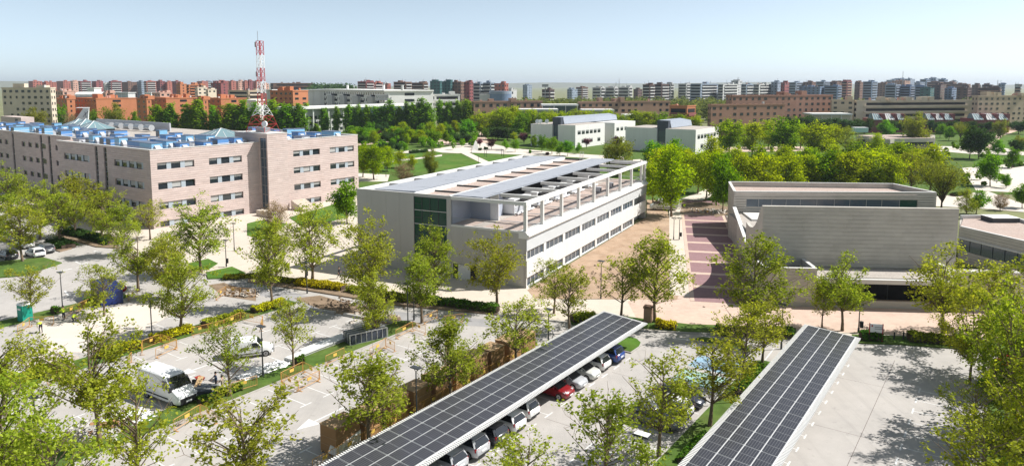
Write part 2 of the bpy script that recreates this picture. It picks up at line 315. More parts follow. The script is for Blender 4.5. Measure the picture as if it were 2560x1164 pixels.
# kerb along the promenade edge, one stone after another
for a, b in zip(EDGE[:-1], EDGE[1:]):
    A = Vector((*a, 0)); B = Vector((*b, 0)); n = max(1, int((B - A).length / 6))
    for i in range(n):
        k = MB(); p = A.lerp(B, i / n); q = A.lerp(B, (i + 1) / n - 0.002); d = (q - p).normalized(); w = Vector((-d.y, d.x, 0)) * 0.14
        k.prism([tuple((p - w).xy), tuple((q - w).xy), tuple((q + w).xy), tuple((p + w).xy)], 0.0, 0.13); k.build('kerb_stone', M['kerb'], prom)
def median(name, x0, x1, y0, y1, m='grass', rnd=1.2):
    "planted island of the car park in parking-grid coordinates: soil, turf and a kerb on each side"
    pts = [(x0, y0), (x1, y0)]
    for i in range(7):
        t = math.pi * i / 6; pts.append(((x0 + x1) / 2 + math.cos(t) * (x1 - x0) / 2, y1 - rnd + math.sin(t) * rnd))
    W = [tuple(pk(*p).xy) for p in pts]
    c = Vector((sum(p[0] for p in W) / len(W), sum(p[1] for p in W) / len(W)))
    o = struct(MBprism(name, W, -0.05, 0.13, 'kerb'))
    inn = []
    for p in pts:
        cx = (x0 + x1) / 2; inn.append((cx + (p[0] - cx) * (1 - 0.30 / (x1 - x0)), min(p[1], y1 - 0.15) if p[1] > y0 else p[1] + 0.15))
    mb = MB(); mb.prism([tuple(pk(*p).xy) for p in inn], 0.05, 0.16); mb.build('turf', M[m], o)
    return o
def MBprism(name, W, z0, z1, m, parent=None):
    mb = MB(); mb.prism(W, z0, z1); return mb.build(name, M[m], parent)
median('median_strip', -97.2, -94.0, 8, 46)
median('median_strip', -76.9, -73.6, 6, 57)
median('median_strip', -58.6, -55.4, 4, 60)
median('median_strip', -40.3, -37.3, 4, 66)
median('median_strip', -20.4, -17.2, 10, 72)
median('median_strip', -0.6, 5.5, 20, 82)
median('end_island', -36.6, -31.4, 66.0, 70.4, 'lawn', 2.2)
median('end_island', -27.5, -21.5, 73.4, 75.2, 'grass', 0.8)
# painted bay lines, T heads and arrows belong to the lot
def quad(name, c, m='white_paint', z=0.006, parent=lot):
    mb = MB(); mb.poly([(*pk(*p).xy, z) for p in c]); return mb.build(name, M[m], parent)
def bays(xT, xK, us, tw=0.62):
    for u in us:
        quad('bay_line', [(min(xT, xK), u - 0.05), (max(xT, xK), u - 0.05), (max(xT, xK), u + 0.05), (min(xT, xK), u + 0.05)])
        quad('bay_mark', [(xT - 0.07, u - tw), (xT + 0.07, u - tw), (xT + 0.07, u + tw), (xT - 0.07, u + tw)], z=0.010)
bays(-49.5, -54.9, [41.0 + 2.53 * k for k in range(-6, 8)])
bays(-43.2, -38.0, [41.0 + 2.53 * k for k in range(-4, 9)])
bays(-31.0, -36.4, [56.8 + 2.53 * k for k in range(-9, 4)])
bays(-25.6, -20.6, [56.8 + 2.53 * k for k in range(-8, 2)])
bays(-12.2, -16.6, [70.6 + 2.53 * k for k in range(-10, 3)], 0.42)
bays(-5.7, -0.8, [70.6 + 2.53 * k for k in range(-9, 2)])
bays(-63.6, -58.8, [41.0 + 2.53 * k for k in range(-6, 7)])
bays(-68.6, -73.4, [38.0 + 2.53 * k for k in range(-6, 7)])
bays(-82.0, -77.2, [37.0 + 2.53 * k for k in range(-6, 6)])
def arrow(x, tip, n=5.2):
    quad('arrow_marking', [(x, tip), (x + 0.75, tip + 1.9), (x - 0.75, tip + 1.9)]); quad('arrow_marking', [(x - 0.09, tip + 1.9), (x + 0.09, tip + 1.9), (x + 0.09, tip + n), (x - 0.09, tip + n)])
arrow(-46.4, 35.0); arrow(-64.9, 35.1, 5.6)
def pxline(pts, w, m='white_paint', name='lane_line', z=0.006):
    for a, b in zip(pts[:-1], pts[1:]):
        A = un(*a); B = un(*b); d = (B - A).normalized(); n = Vector((-d.y, d.x, 0)) * w / 2
        mb = MB(); mb.poly([(*(A - n).xy, z), (*(B - n).xy, z), (*(B + n).xy, z), (*(A + n).xy, z)]); mb.build(name, M[m], lot)
pxline([(145, 678), (180, 671)], 0.35); pxline([(190, 669), (245, 659)], 0.18); pxline([(185, 652), (204, 660)], 0.2); pxline([(204, 660), (222, 657)], 0.3); pxline([(222, 657), (185, 652)], 0.15)
pxline([(215, 643), (242, 650)], 0.2); pxline([(235, 627), (250, 631)], 0.3); pxline([(162, 726), (171, 738)], 0.25); pxline([(172, 738), (220, 729)], 0.15)
pxline([(1850, 980), (1935, 870)], 0.14); pxline([(1690, 845), (1735, 850)], 0.2)
# pale blue and green paint on the accessible bays
for c, m_ in (([(-25.4, 62.2), (-20.8, 62.2), (-20.8, 65.6), (-25.4, 65.6)], 'acc_green'), ([(-25.4, 66.4), (-20.8, 66.4), (-20.8, 69.8), (-25.4, 69.8)], 'acc_blue')):
    if m_ not in M: M[m_] = mat(m_, (0.28, 0.45, 0.40) if 'green' in m_ else (0.25, 0.40, 0.52), 0.8, dirt=0.7, ds=0.8, dcol=(0.45, 0.44, 0.42), var=0.15, vs=1.5)
    quad('painted_bay', c, m_, 0.003)
# asphalt saw cuts across the slabs
for u in (48.5, 60.5, 72.0):
    quad('slab_joint', [(-30.8, u), (-21, u), (-21, u + 0.035), (-30.8, u + 0.035)], 'joint', 0.003)
    quad('slab_joint', [(-16, u), (-6, u), (-6, u + 0.035), (-16, u + 0.035)], 'joint', 0.003)
quad('slab_joint', [(-8.6, 40), (-8.565, 40), (-8.565, 80), (-8.6, 80)], 'joint', 0.003)
# bare, worked-over earth where the site is dug up
def pxsheet(name, pts, m, z): return sheet(name, [un(*p) for p in pts], m, z)
pxsheet('dug_earth', [(735, 745), (800, 738), (880, 760), (1000, 790), (1010, 815), (930, 805), (800, 772)], 'earth', 0.014)
pxsheet('dug_earth', [(520, 712), (560, 706), (640, 735), (640, 752), (560, 740)], 'earth', 0.014)
pxsheet('dug_earth', [(60, 905), (150, 880), (190, 900), (130, 940), (70, 940)], 'earth', 0.014)
pxsheet('pale_slab', [(90, 800), (420, 745), (440, 780), (260, 880), (120, 880)], 'path', 0.010)
pxsheet('perimeter_drive', [(545, 712), (640, 700), (760, 738), (900, 770), (1240, 800), (1245, 818), (960, 800), (770, 768), (640, 735)], 'roadgrey', 0.005)
# ground beside and behind the buildings
sand = sheet('sandy_plot', [(2.1, 95.0), (3, 91), (21.5, 90.5), (24.2, 97.5), (33.5, 150), (37, 170), (33, 172), (28.6, 149)], 'sand', 0.115)
TH_R = R(12.3); rd = Vector((math.sin(TH_R), math.cos(TH_R), 0)); rn = Vector((math.cos(TH_R), -math.sin(TH_R), 0)); r0 = Vector((23.6, 92, 0))
def rpt(a, b): return tuple((r0 + rn * a + rd * b).xy)
slabsheet('pink_brick_road', [rpt(0, -2), rpt(9.0, -2), rpt(9.0, 82), rpt(0, 82)], 'pink', -0.05, 0.125)
road = bpy.data.objects['pink_brick_road']
for k in range(9): sheet('paving_band', [rpt(0.02, 4.5 + 7.15 * k), rpt(8.98, 4.5 + 7.15 * k), rpt(8.98, 5.7 + 7.15 * k), rpt(0.02, 5.7 + 7.15 * k)], 'pale_brick', 0.131, road)
sheet('paving_band', [rpt(0, -2), rpt(0.55, -2), rpt(0.55, 74), rpt(0, 74)], 'pale_brick', 0.137, road)
sheet('paving_band', [rpt(8.45, -2), rpt(9.0, -2), rpt(9.0, 74), rpt(8.45, 74)], 'pale_brick', 0.137, road)
sheet('drain_channel', [rpt(9.02, -2), rpt(9.4, -2), rpt(9.4, 74), rpt(9.02, 74)], 'joint', 0.122, road)
slabsheet('side_pavement', [rpt(9.4, 8), rpt(14.5, 8), rpt(14.0, 62), rpt(9.4, 62)], 'concrete', -0.05, 0.118)
slabsheet('side_pavement', [rpt(-2.6, 0), rpt(-0.02, 0), rpt(-0.02, 70), rpt(-2.6, 70)], 'promenade', -0.05, 0.121)
sheet('museum_forecourt', [(15, 82), (46, 77), (110, 70.5), (110, 89), (60, 91.5), (26, 93.5), (15, 90)], 'pale_brick', 0.106)
pxsheet('dug_earth', [(1705, 508), (1760, 506), (1830, 520), (1825, 535), (1790, 545), (1770, 525), (1700, 535)], 'earth', 0.145)
# park behind: turf, lawns, paths
sheet('park_turf', [tuple(un(860, 440).xy), tuple(un(600, 345).xy), tuple(un(650, 318).xy), tuple(un(2560, 318).xy), tuple(un(2800, 480).xy), tuple(un(1850, 500).xy), tuple(un(1640, 520).xy), (0, 160), (-40, 185)], 'grass', -0.03)
C7 = lambda p: (880 + p[0] / 4.2667, 320 + p[1] / 4.2667)
def c7(name, pts, m, z): return pxsheet(name, [C7(p) for p in pts], m, z)
c7('lawn', [(700, 330), (960, 300), (1130, 272), (1390, 375), (1100, 440), (600, 480), (250, 470), (200, 400)], 'lawn', 0.0)
c7('lawn', [(600, 285), (870, 238), (960, 262), (940, 285), (640, 318), (450, 330)], 'lawn', 0.0)
c7('lawn', [(1260, 268), (1560, 285), (1820, 292), (1600, 340), (1450, 362)], 'lawn', 0.0)
c7('lawn', [(70, 500), (330, 520), (320, 548), (70, 545)], 'lawn', 0.0)
c7('park_path', [(860, 225), (1120, 185), (1290, 150), (1480, 165), (1700, 215), (2050, 245), (2400, 275), (2900, 305), (2900, 340), (2250, 306), (1800, 285), (1250, 262), (1130, 270), (960, 262), (880, 248)], 'path', 0.02)
c7('park_path', [(1160, 266), (1245, 260), (1470, 365), (1390, 380)], 'path', 0.028)
c7('park_path', [(300, 345), (650, 322), (960, 283), (960, 300), (700, 332), (310, 378)], 'path', 0.012)
c7('park_path', [(430, 262), (700, 230), (870, 226), (880, 246), (560, 268)], 'path', 0.012)
c7('park_path', [(60, 165), (270, 150), (560, 125), (900, 110), (1150, 165), (1100, 190), (640, 150), (280, 168), (60, 188)], 'pale_brick', 0.016)
c7('park_path', [(1280, 20), (1350, 20), (1430, 105), (1500, 168), (1290, 152), (1340, 110)], 'pale_brick', 0.036)
c7('park_path', [(60, 480), (400, 498), (380, 570), (60, 570)], 'path', 0.008)
pxsheet('park_path', [(1688, 503), (1742, 506), (1838, 468), (1800, 460)], 'path', 0.02)
pxsheet('park_path', [(1500, 405), (1600, 398), (1790, 420), (1790, 428), (1600, 405), (1500, 412)], 'path', 0.016)
pxsheet('park_path', [(1800, 368), (1990, 366), (2100, 372), (2100, 380), (1990, 378), (1800, 380)], 'pale_brick', 0.01)
pxsheet('park_plaza', [(2405, 420), (2620, 402), (2700, 470), (2560, 482), (2440, 476)], 'path', 0.01)
pxsheet('park_path', [(2330, 492), (2470, 478), (2560, 510), (2560, 530), (2440, 520), (2330, 515)], 'path', 0.014)
pxsheet('park_path', [(2330, 365), (2500, 368), (2560, 380), (2560, 388), (2430, 385), (2330, 376)], 'path', 0.01)
pxsheet('park_path', [(2498, 330), (2560, 318), (2560, 322), (2505, 340), (2480, 375), (2460, 375)], 'pale_brick', 0.014)
pxsheet('meadow', [(2500, 345), (2700, 325), (2760, 365), (2560, 378), (2490, 372)], 'lawn', 0.0)
pxsheet('lawn', [(2420, 392), (2600, 384), (2620, 400), (2440, 412)], 'lawn', 0.0)
slabsheet('lawn_bank', [un(*p) for p in [(722, 545), (835, 512), (870, 520), (868, 545), (760, 570)]], 'lawn', -0.05, 0.16)
slabsheet('lawn_bank', [un(*p) for p in [(618, 560), (650, 552), (720, 560), (660, 600), (618, 590)]], 'lawn', -0.05, 0.16)
slabsheet('lawn_bank', [un(*p) for p in [(470, 660), (520, 648), (545, 660), (520, 676), (480, 678)]], 'lawn', -0.05, 0.16)
slabsheet('lawn_bank', [un(*p) for p in [(515, 682), (580, 668), (615, 684), (570, 696), (520, 698)]], 'lawn', -0.05, 0.16)
slabsheet('planting_bed', [un(*p) for p in [(620, 690), (760, 705), (900, 735), (1240, 772), (1245, 788), (1000, 765), (760, 726), (620, 706)]], 'earth', -0.05, 0.16)
slabsheet('planting_bed', [un(*p) for p in [(1420, 795), (1500, 785), (1620, 800), (1720, 812), (1990, 822), (1990, 840), (1720, 832), (1600, 822), (1430, 812)]], 'grass', -0.05, 0.16)
slabsheet('planting_bed', [un(*p) for p in [(2130, 838), (2250, 842), (2560, 855), (2560, 885), (2250, 862), (2130, 858)]], 'grass', -0.05, 0.16)
slabsheet('planting_bed', [un(*p) for p in [(150, 578), (205, 588), (290, 612), (300, 622), (240, 618), (140, 590)]], 'earth', -0.05, 0.16)
slabsheet('planting_bed', [un(*p) for p in [(135, 605), (160, 608), (180, 622), (150, 630), (100, 615)]], 'earth', -0.05, 0.16)
slabsheet('planting_bed', [un(*p) for p in [(-60, 660), (110, 645), (155, 658), (60, 690), (-60, 700)]], 'grass', -0.05, 0.16)
# far low hills along the horizon
mb = MB(); rr = random.Random(5); prev = None; NP = 90
for i in range(NP + 1):
    a = -0.9 + 1.8 * i / NP; d = 7500
    h = 36 + 14 * math.sin(a * 7) + 10 * math.sin(a * 19 + 1) + (28 if a > 0.45 else 0) * (a - 0.45)
    x, y = d * math.sin(a), d * math.cos(a); x2, y2 = (d + 1500) * math.sin(a), (d + 1500) * math.cos(a)
    x0, y0 = (d - 900) * math.sin(a), (d - 900) * math.cos(a)
    cur = [(x0, y0, -3), (x, y, h), (x2, y2, -3)]
    if prev:
        mb.poly([prev[0], prev[1], cur[1], cur[0]][::-1]); mb.poly([prev[1], prev[2], cur[2], cur[1]][::-1])
    prev = cur
struct(mb.build('hills', M['hill'], smooth=True))

M['fw_dgreen'] = mat('dark_green_metal', (0.07, 0.10, 0.09), 0.6); M['coverblue'] = mat('dark_machine_cover', (0.13, 0.16, 0.22), 0.5)
# ================================================================== facade helpers
def fbox(mb, face, off, s0, s1, z0, z1, d0, d1, m=0):
    if face == 'x': mb.box(off + d0, s0, z0, off + d1, s1, z1, m)
    elif face == 'y': mb.box(s0, off - d1, z0, s1, off - d0, z1, m)
    elif face == 'X': mb.box(off - d1, s0, z0, off - d0, s1, z1, m)
    else: mb.box(s0, off + d0, z0, s1, off + d1, z1, m)
def courses(mb, face, off, s0, s1, z0, z1, ch, openings=(), t=0.35, slab=1.9, gap=0.036, rnd=None, m=0):
    rnd = rnd or random.Random(3); n = int(round((z1 - z0) / ch)); ch = (z1 - z0) / n
    for i in range(n):
        a = z0 + i * ch + gap / 2; b = z0 + (i + 1) * ch - gap / 2
        # split the course vertically where an opening starts or ends inside it
        cuts = sorted({a, b} | {min(max(q, a), b) for o in openings for q in (o[2], o[3])})
        for za, zb in zip(cuts[:-1], cuts[1:]):
            if zb - za < 0.02: continue
            zm = (za + zb) / 2
            segs = [(s0, s1)]
            for o in openings:
                if o[2] < zm < o[3]:
                    new = []
                    for p, q in segs:
                        if o[1] <= p or o[0] >= q: new.append((p, q)); continue
                        if o[0] > p: new.append((p, o[0]))
                        if o[1] < q: new.append((o[1], q))
                    segs = new
            for p, q in segs:
                if slab:
                    x = p
                    while x < q - 1e-4:
                        e = min(q, x + slab * rnd.uniform(0.7, 1.3))
                        if q - e < 0.4: e = q
                        fbox(mb, face, off, x, e - 0.006, za, zb, -t, rnd.uniform(-0.008, 0.008), m); x = e
                else: fbox(mb, face, off, p, q, za, zb, -t, 0, m)
def place(face, off, s, z, d=0.0):
    "location and rotation for a part modelled in the x (width), z (height) plane facing -y"
    if face == 'y': return (s, off - d, z), 0.0
    if face == 'x': return (off + d, s, z), math.pi / 2
    if face == 'X': return (off - d, s, z), -math.pi / 2
    return (s, off + d, z), math.pi
def winmesh(name, w, h, fr=0.06, blind=0.0, mull=0, gm='glass', fm='frame'):
    mb = MB(); mb.box(0, 0.02, 0, w, 0.05, h, 0)
    mb.box(0, -0.02, 0, fr, 0.02, h, 1); mb.box(w - fr, -0.02, 0, w, 0.02, h, 1); mb.box(fr, -0.02, 0, w - fr, 0.02, fr, 1); mb.box(fr, -0.02, h - fr, w - fr, 0.02, h, 1)
    for k in range(mull):
        x = w * (k + 1) / (mull + 1); mb.box(x - fr / 2, -0.022, fr, x + fr / 2, 0.02, h - fr, 1)
    if blind: mb.box(fr, 0.0, h * (1 - blind), w - fr, 0.018, h - fr, 2)
    return mb.mesh(name, [M[gm], M[fm], M['blind']])
def put(name, me, parent, face, off, s, z, d=0.0):
    l, r = place(face, off, s, z, d); o = link(name, me, parent, l); o.rotation_euler = (0, 0, r); return o

# ================================================================== stone building on the left
LT = 36.0
sb = thing('stone_building', 'four storey pink stone university building with blue machines on its roof', 'building', (-69.6, 136.2, 0), -R(LT))
rs = random.Random(21)
rows = [(11.55, 12.92), (7.65, 9.02), (3.75, 5.12), (0.25, 1.45)]
ops = []; grp = []
for g0 in (1.3, 12.1, 32.9, 43.5): grp.append(g0)
for g0 in grp:
    for za, zb in rows: ops.append((g0, g0 + 7.6, za, zb))
mb = MB(); courses(mb, 'x', 0, 0.0, 52.4, 0.0, 15.5, 0.43, ops, rnd=rs); o = mb.build('stone_cladding', M['stone'], sb); o['kind'] = 'stuff'
mb = MB(); mb.box(-40.4, 0.4, 0.0, -0.4, 52.0, 14.4); mb.build('wall', M['joint'], sb)
WB = [winmesh('window', 1.9, 1.33, blind=b) for b in (0.35, 0.5, 0.15, 0.7, 0.25, 0.4, 0.0, 0.85)]
PANEL = MB(); PANEL.box(0, -0.06, 0, 0.92, 0.02, 1.33); PANEL = PANEL.mesh('panel', M['winpanel'])
SILL = MB(); SILL.box(0, -0.08, -0.05, 7.6, 0.1, 0.0); SILL = SILL.mesh('sill', M['coping'])
for g0 in grp:
    for za, zb in rows:
        for k in range(3):
            put('window', rs.choice(WB), sb, 'x', -0.28, g0 + 0.02 + k * 2.82, za + 0.02)
            if k < 2: put('window_panel', PANEL, sb, 'x', -0.24, g0 + 1.93 + k * 2.82, za + 0.02)
# shaded front
ops = []
for g0, g1 in ((-14.6, -2.8), (-37.8, -25.5)):
    for za, zb in rows: ops.append((g0, g1, za, zb))
for p0, p1 in ((-18.9, -17.5), (-22.8, -21.5)): ops.append((p0, p1, 0.0, 15.1))
mb = MB(); courses(mb, 'y', 0, -40.8, -0.36, 0.0, 15.5, 0.43, ops, rnd=rs); o = mb.build('stone_cladding', M['stone'], sb); o['kind'] = 'stuff'
for g0, g1 in ((-14.6, -2.8), (-37.8, -25.5)):
    st = (g1 - g0) / 4
    for za, zb in rows:
        for k in range(4):
            put('window', rs.choice(WB), sb, 'y', 0.28, g0 + k * st + 0.05, za + 0.02)
            put('window_panel', PANEL, sb, 'y', 0.24, g0 + k * st + 1.98, za + 0.02)
for p0, p1 in ((-18.9, -17.5), (-22.8, -21.5)):
    mb = MB(); mb.box(p0, 0.25, 0, p1, 0.3, 15.1, 0)
    for z in range(1, 15): mb.box(p0, 0.18, z, p1, 0.25, z + 0.08, 1)
    mb.build('window_strip', [M['glass'], M['greysteel']], sb)
mb = MB(); courses(mb, 'X', -40.8, 0.36, 14, 0, 15.5, 0.43, rnd=rs); o = mb.build('stone_cladding', M['stone'], sb); o['kind'] = 'stuff'
mb = MB(); courses(mb, 'Y', 52.4, -40.8, -0.36, 6, 15.5, 0.43, rnd=rs); o = mb.build('stone_cladding', M['stone'], sb); o['kind'] = 'stuff'
# parapet copings and roof deck
mb = MB(); mb.box(-41.0, -0.08, 15.5, 0.08, 0.5, 15.6); mb.box(-0.5, 0.52, 15.5, 0.08, 52.48, 15.6); mb.box(-41, 51.9, 15.5, -0.52, 52.48, 15.6); mb.build('coping', M['coping'], sb)
mb = MB(); mb.box(-40.3, 0.45, 14.4, -0.45, 51.9, 14.55); mb.build('roof', M['ggravel'], sb)
# stair tower
mb = MB(); rt = random.Random(4)
courses(mb, 'x', 3.0, 24.0, 29.2, 0, 17.4, 0.43, rnd=rt); courses(mb, 'y', 24.0, -9, 2.66, 0, 17.4, 0.43, [(0.3, 2.6, 0, 16.4)], rnd=rt); courses(mb, 'Y', 29.2, -9, 2.66, 14, 17.4, 0.43, rnd=rt)
tw = mb.build('stair_tower', M['stone'], sb); 
mb = MB(); mb.box(-9, 24.4, 0.1, 2.6, 28.8, 17.2); mb.build('tower_core', M['joint'], tw)
mb = MB(); mb.box(0.3, 24.22, 0, 2.6, 24.28, 16.4, 0)
for z in range(0, 17, 2): mb.box(0.3, 24.14, z, 2.6, 24.22, z + 0.1, 1)
mb.box(1.4, 24.15, 0, 1.5, 24.22, 16.4, 1); mb.build('window_strip', [M['glassblue'], M['greysteel']], tw)
mb = MB(); mb.box(-9.1, 23.92, 17.4, 3.08, 29.28, 17.5); mb.build('coping', M['coping'], tw)
# far wing of the same building
ops = []; 
ww = []
for g in (-108, -83.5):
    for k in range(4):
        for za, zb in rows[:3]: ww.append((g + k * 4.3, za, zb))
for za, zb in rows[:3]: ww.append((-62.5, za, zb)); ww.append((-57.5, za, zb))
ops = [(a, a + 2.3, za, zb) for a, za, zb in ww] + [(-90, -88.6, 0, 15.0), (-71.6, -70.2, 0, 15.0), (-66.6, -65.2, 0, 15.0)]
mb = MB(); courses(mb, 'y', 8, -130, -53.5, 0, 15.3, 0.43, ops, rnd=rs, slab=3.0); o = mb.build('stone_cladding', M['stone'], sb); o['kind'] = 'stuff'
mb = MB(); mb.box(-130, 8.4, 0, -54, 50, 14.2); mb.box(-54, 14, 0, -40.9, 50, 14.15); mb.build('wall', M['stone'], sb)
W23 = winmesh('window', 2.26, 1.33, blind=0.2)
for a, za, zb in ww: put('window', W23, sb, 'y', 8.28, a + 0.02, za + 0.02)
for a in (-90, -71.6, -66.6):
    mb = MB(); mb.box(a, 8.25, 0, a + 1.4, 8.3, 15.0, 0)
    for z in range(1, 15, 2): mb.box(a, 8.18, z, a + 1.4, 8.25, z + 0.1, 1)
    mb.build('window_strip', [M['glass'], M['greysteel']], sb)
mb = MB(); mb.box(-130, 7.92, 15.3, -53.4, 8.4, 15.4); mb.build('coping', M['coping'], sb)
mb = MB(); mb.box(-130, 8.42, 14.22, -40.9, 50, 14.4); mb.build('roof', M['ggravel'], sb)
# low roof walls and penthouse
mb = MB(); mb.box(-44, 40, 14.5, -30, 40.5, 15.9); mb.build('roof_wall', M['stone'], sb)
mb = MB(); mb.box(-40.2, 18.0, 14.6, -20, 18.5, 15.6); mb.build('roof_wall', M['stone'], sb)
mb = MB(); mb.box(-112, 40, 14.3, -66.5, 40.4, 16.9); mb.build('roof_screen', M['greyac'], sb)
mb = MB(); mb.box(-118, 41, 14.3, -100, 48, 16.2); mb.build('plant_room', M['fw_dgreen'], sb)
for k in range(5):
    mb = MB(); mb.tube((-96 + k * 6, 36, 15.6), (-93 + k * 6, 36, 15.6), 0.9, n=14); mb.build('round_duct', M['galv'], sb)
mb = MB(); mb.box(-163, 30, 0, -145, 34, 16.8, 0); mb.box(-150, 29.9, 14.4, -148, 30.0, 16.2, 1); mb.build('stair_head', [M['stone'], M['frame']], sb)
# ramp wall and outside stair at the foot of the tower
mb = MB(); mb.box(3.2, 20.5, 0, 9, 22.0, 1.3); mb.build('ramp_wall', M['promenade'], sb)
for k in range(9):
    mb = MB(); mb.box(3.3 + k * 0.55, 29.4, 0, 3.85 + k * 0.55, 33.0, 2.2 - k * 0.22); mb.build('step', M['promenade'], sb)

# roof machines: each unit is a thing standing on the roof
def make_ac(l, w, h, col):
    t = thing('roof_air_unit', '', 'air unit', group='blue air handling units on the stone building roof')
    mb = MB(); mb.box(-l / 2, -w / 2, 0.25, l / 2, w / 2, h); mb.build('casing', M[col], t, bevel=0.03)
    mb = MB(); mb.box(-l / 2 - 0.08, -w / 2 - 0.08, h, l / 2 + 0.08, w / 2 + 0.08, h + 0.1); mb.build('cover', M['coverblue'], t)
    mb = MB(); mb.box(-l / 2 - 0.03, -w / 2 + 0.1, 0.4, -l / 2, w / 2 - 0.1, h - 0.2, 0)
    for k in range(6): mb.box(-l / 2 - 0.06, -w / 2 + 0.1, 0.4 + k * (h - 0.6) / 6, -l / 2 - 0.03, w / 2 - 0.1, 0.52 + k * (h - 0.6) / 6, 1)
    mb.build('louvre', [M['frame'], M['greysteel']], t)
    mb = MB(); mb.box(-l / 2 - 0.02, -w / 2 - 0.03, h * 0.5, l / 2 + 0.03, w / 2 + 0.03, h * 0.5 + 0.12); mb.build('band', M['whitesteel'], t)
    mb = MB(); mb.box(-l / 2, -w / 2, 0, l / 2, -w / 2 + 0.15, 0.25); mb.box(-l / 2, w / 2 - 0.15, 0, l / 2, w / 2, 0.25); mb.build('skid', M['greysteel'], t)
    mb = MB(); mb.hexa([(l / 2, -w / 4, 0.4), (l / 2 + 0.9, -w / 4, 0.3), (l / 2 + 0.9, w / 4, 0.3), (l / 2, w / 4, 0.4), (l / 2, -w / 4, h * 0.8), (l / 2 + 0.9, -w / 4, h * 0.45), (l / 2 + 0.9, w / 4, h * 0.45), (l / 2, w / 4, h * 0.8)]); mb.build('duct', M['greyac'], t)
    return t
acs = [make_ac(2.6, 2.0, 2.0, 'blueac'), make_ac(4.6, 2.2, 2.0, 'bluelight'), make_ac(2.0, 1.8, 2.4, 'bluelight'), make_ac(3.4, 2.0, 1.6, 'blueac'), make_ac(3.0, 2.4, 1.3, 'greyac')]
def lw(x, y, z=0.0):
    t = R(LT); return Vector((-69.6 + x * math.cos(t) + y * math.sin(t), 136.2 - x * math.sin(t) + y * math.cos(t), z))
ra = random.Random(8); first = set()
spots = []
for (x, y, k) in [(-4.5, 2.6, 1), (-9.0, 3.0, 0), (-12.0, 3.2, 0), (-18.5, 3.5, 2), (-22.5, 4.0, 0), (-26, 4.2, 0), (-30.5, 3.6, 2), (-34, 5.2, 3), (-38, 4, 4),
                  (-7.5, 7.2, 1), (-12.5, 8.2, 0), (-4.5, 8.6, 3), (-18, 9.5, 4), (-24, 9.6, 3), (-29, 9.2, 3), (-35, 10.4, 0), (-3.6, 13.2, 3), (-3.4, 17.0, 0), (-3.4, 20.4, 0), (-8, 13.6, 4), (-13, 15, 2), (-18.5, 15.6, 3), (-24, 16.4, 0), (-30, 15.5, 4), (-35.5, 16.5, 3),
                  (-9, 20, 3), (-16, 21, 1), (-29, 21.2, 0), (-37, 22, 2), (-3.6, 33.2, 0), (-7.6, 33, 3), (-4.0, 38.5, 4), (-8.0, 40.6, 0), (-3.8, 47.2, 1), (-9, 46, 3), (-12, 36, 0), (-14.5, 42.5, 2), (-18.5, 47.5, 1), (-27, 47, 3), (-34, 46, 0)]: spots.append((x, y, 14.55, k))
for i in range(39): spots.append((-57 - (i % 13) * 5.4 + ra.uniform(-0.8, 0.8), (11.5, 17.0, 21.5)[i // 13] + ra.uniform(-1, 1), 14.4, ra.choice([0, 0, 1, 2, 3, 4, 3])))
cnt = {}
ACN = {0: 'blue boxed air unit', 1: 'long light blue air unit', 2: 'tall pale blue air unit', 3: 'low blue air unit', 4: 'flat grey air unit'}
for (x, y, z, k) in spots:
    zone = 'at the front parapet' if y < 6 and x > -42 else 'second line behind the parapet' if y < 12 and x > -42 else 'amid the near stone roof' if y < 24 and x > -42 else 'past the mast on the stone roof' if x > -42 else 'on the left wing roof, front line' if y < 15 else 'on the left wing roof, back line'
    cnt[(k, zone)] = cnt.get((k, zone), 0) + 1
    lab = f'{ORD[cnt[(k, zone)] - 1]} {ACN[k]} from right {zone}'
    rz = -R(LT) + ra.choice([0, 0, math.pi / 2])
    if k not in first: first.add(k); o = acs[k]; o.location = lw(x, y, z); o.rotation_euler = (0, 0, rz); o['label'] = lab
    else: dup(acs[k], lw(x, y, z), rz, lab)
for i, (x, y, l, dz) in enumerate([(-14, 5.8, 6, 0.7), (-24, 6.6, 5, 0.6), (-8, 11, 7, 0.8), (-20, 12.5, 8, 0.6), (-32, 13, 6, 0.7), (-6, 23, 5, 0.8), (-16, 25.5, 6, 0.7), (-30, 26, 7, 0.7), (-10, 37, 6, 0.7), (-20, 44.5, 7, 0.8), (-62, 15, 9, 0.7), (-76, 15.2, 8, 0.6), (-92, 15, 10, 0.7), (-70, 22, 9, 0.7), (-84, 21.5, 8, 0.6), (-108, 16, 9, 0.7)]):
    t = thing('roof_duct', f'{ORD[i]} galvanised air duct run on the stone building roof, counted from the front', 'duct', lw(x, y, 14.55 if x > -42 else 14.4), -R(LT), 'air ducts on the stone building roof')
    mb = MB(); mb.box(-l / 2, -0.35, dz, l / 2, 0.35, dz + 0.6); mb.box(l / 2 - 0.7, -0.35, 0.3, l / 2, 0.35, dz); mb.build('duct', M['galv'], t); mb = MB()
    for k in (-0.4, 0, 0.35): mb.box(l * k - 0.05, -0.4, 0, l * k + 0.05, 0.4, dz)
    mb.build('support', M['greysteel'], t)
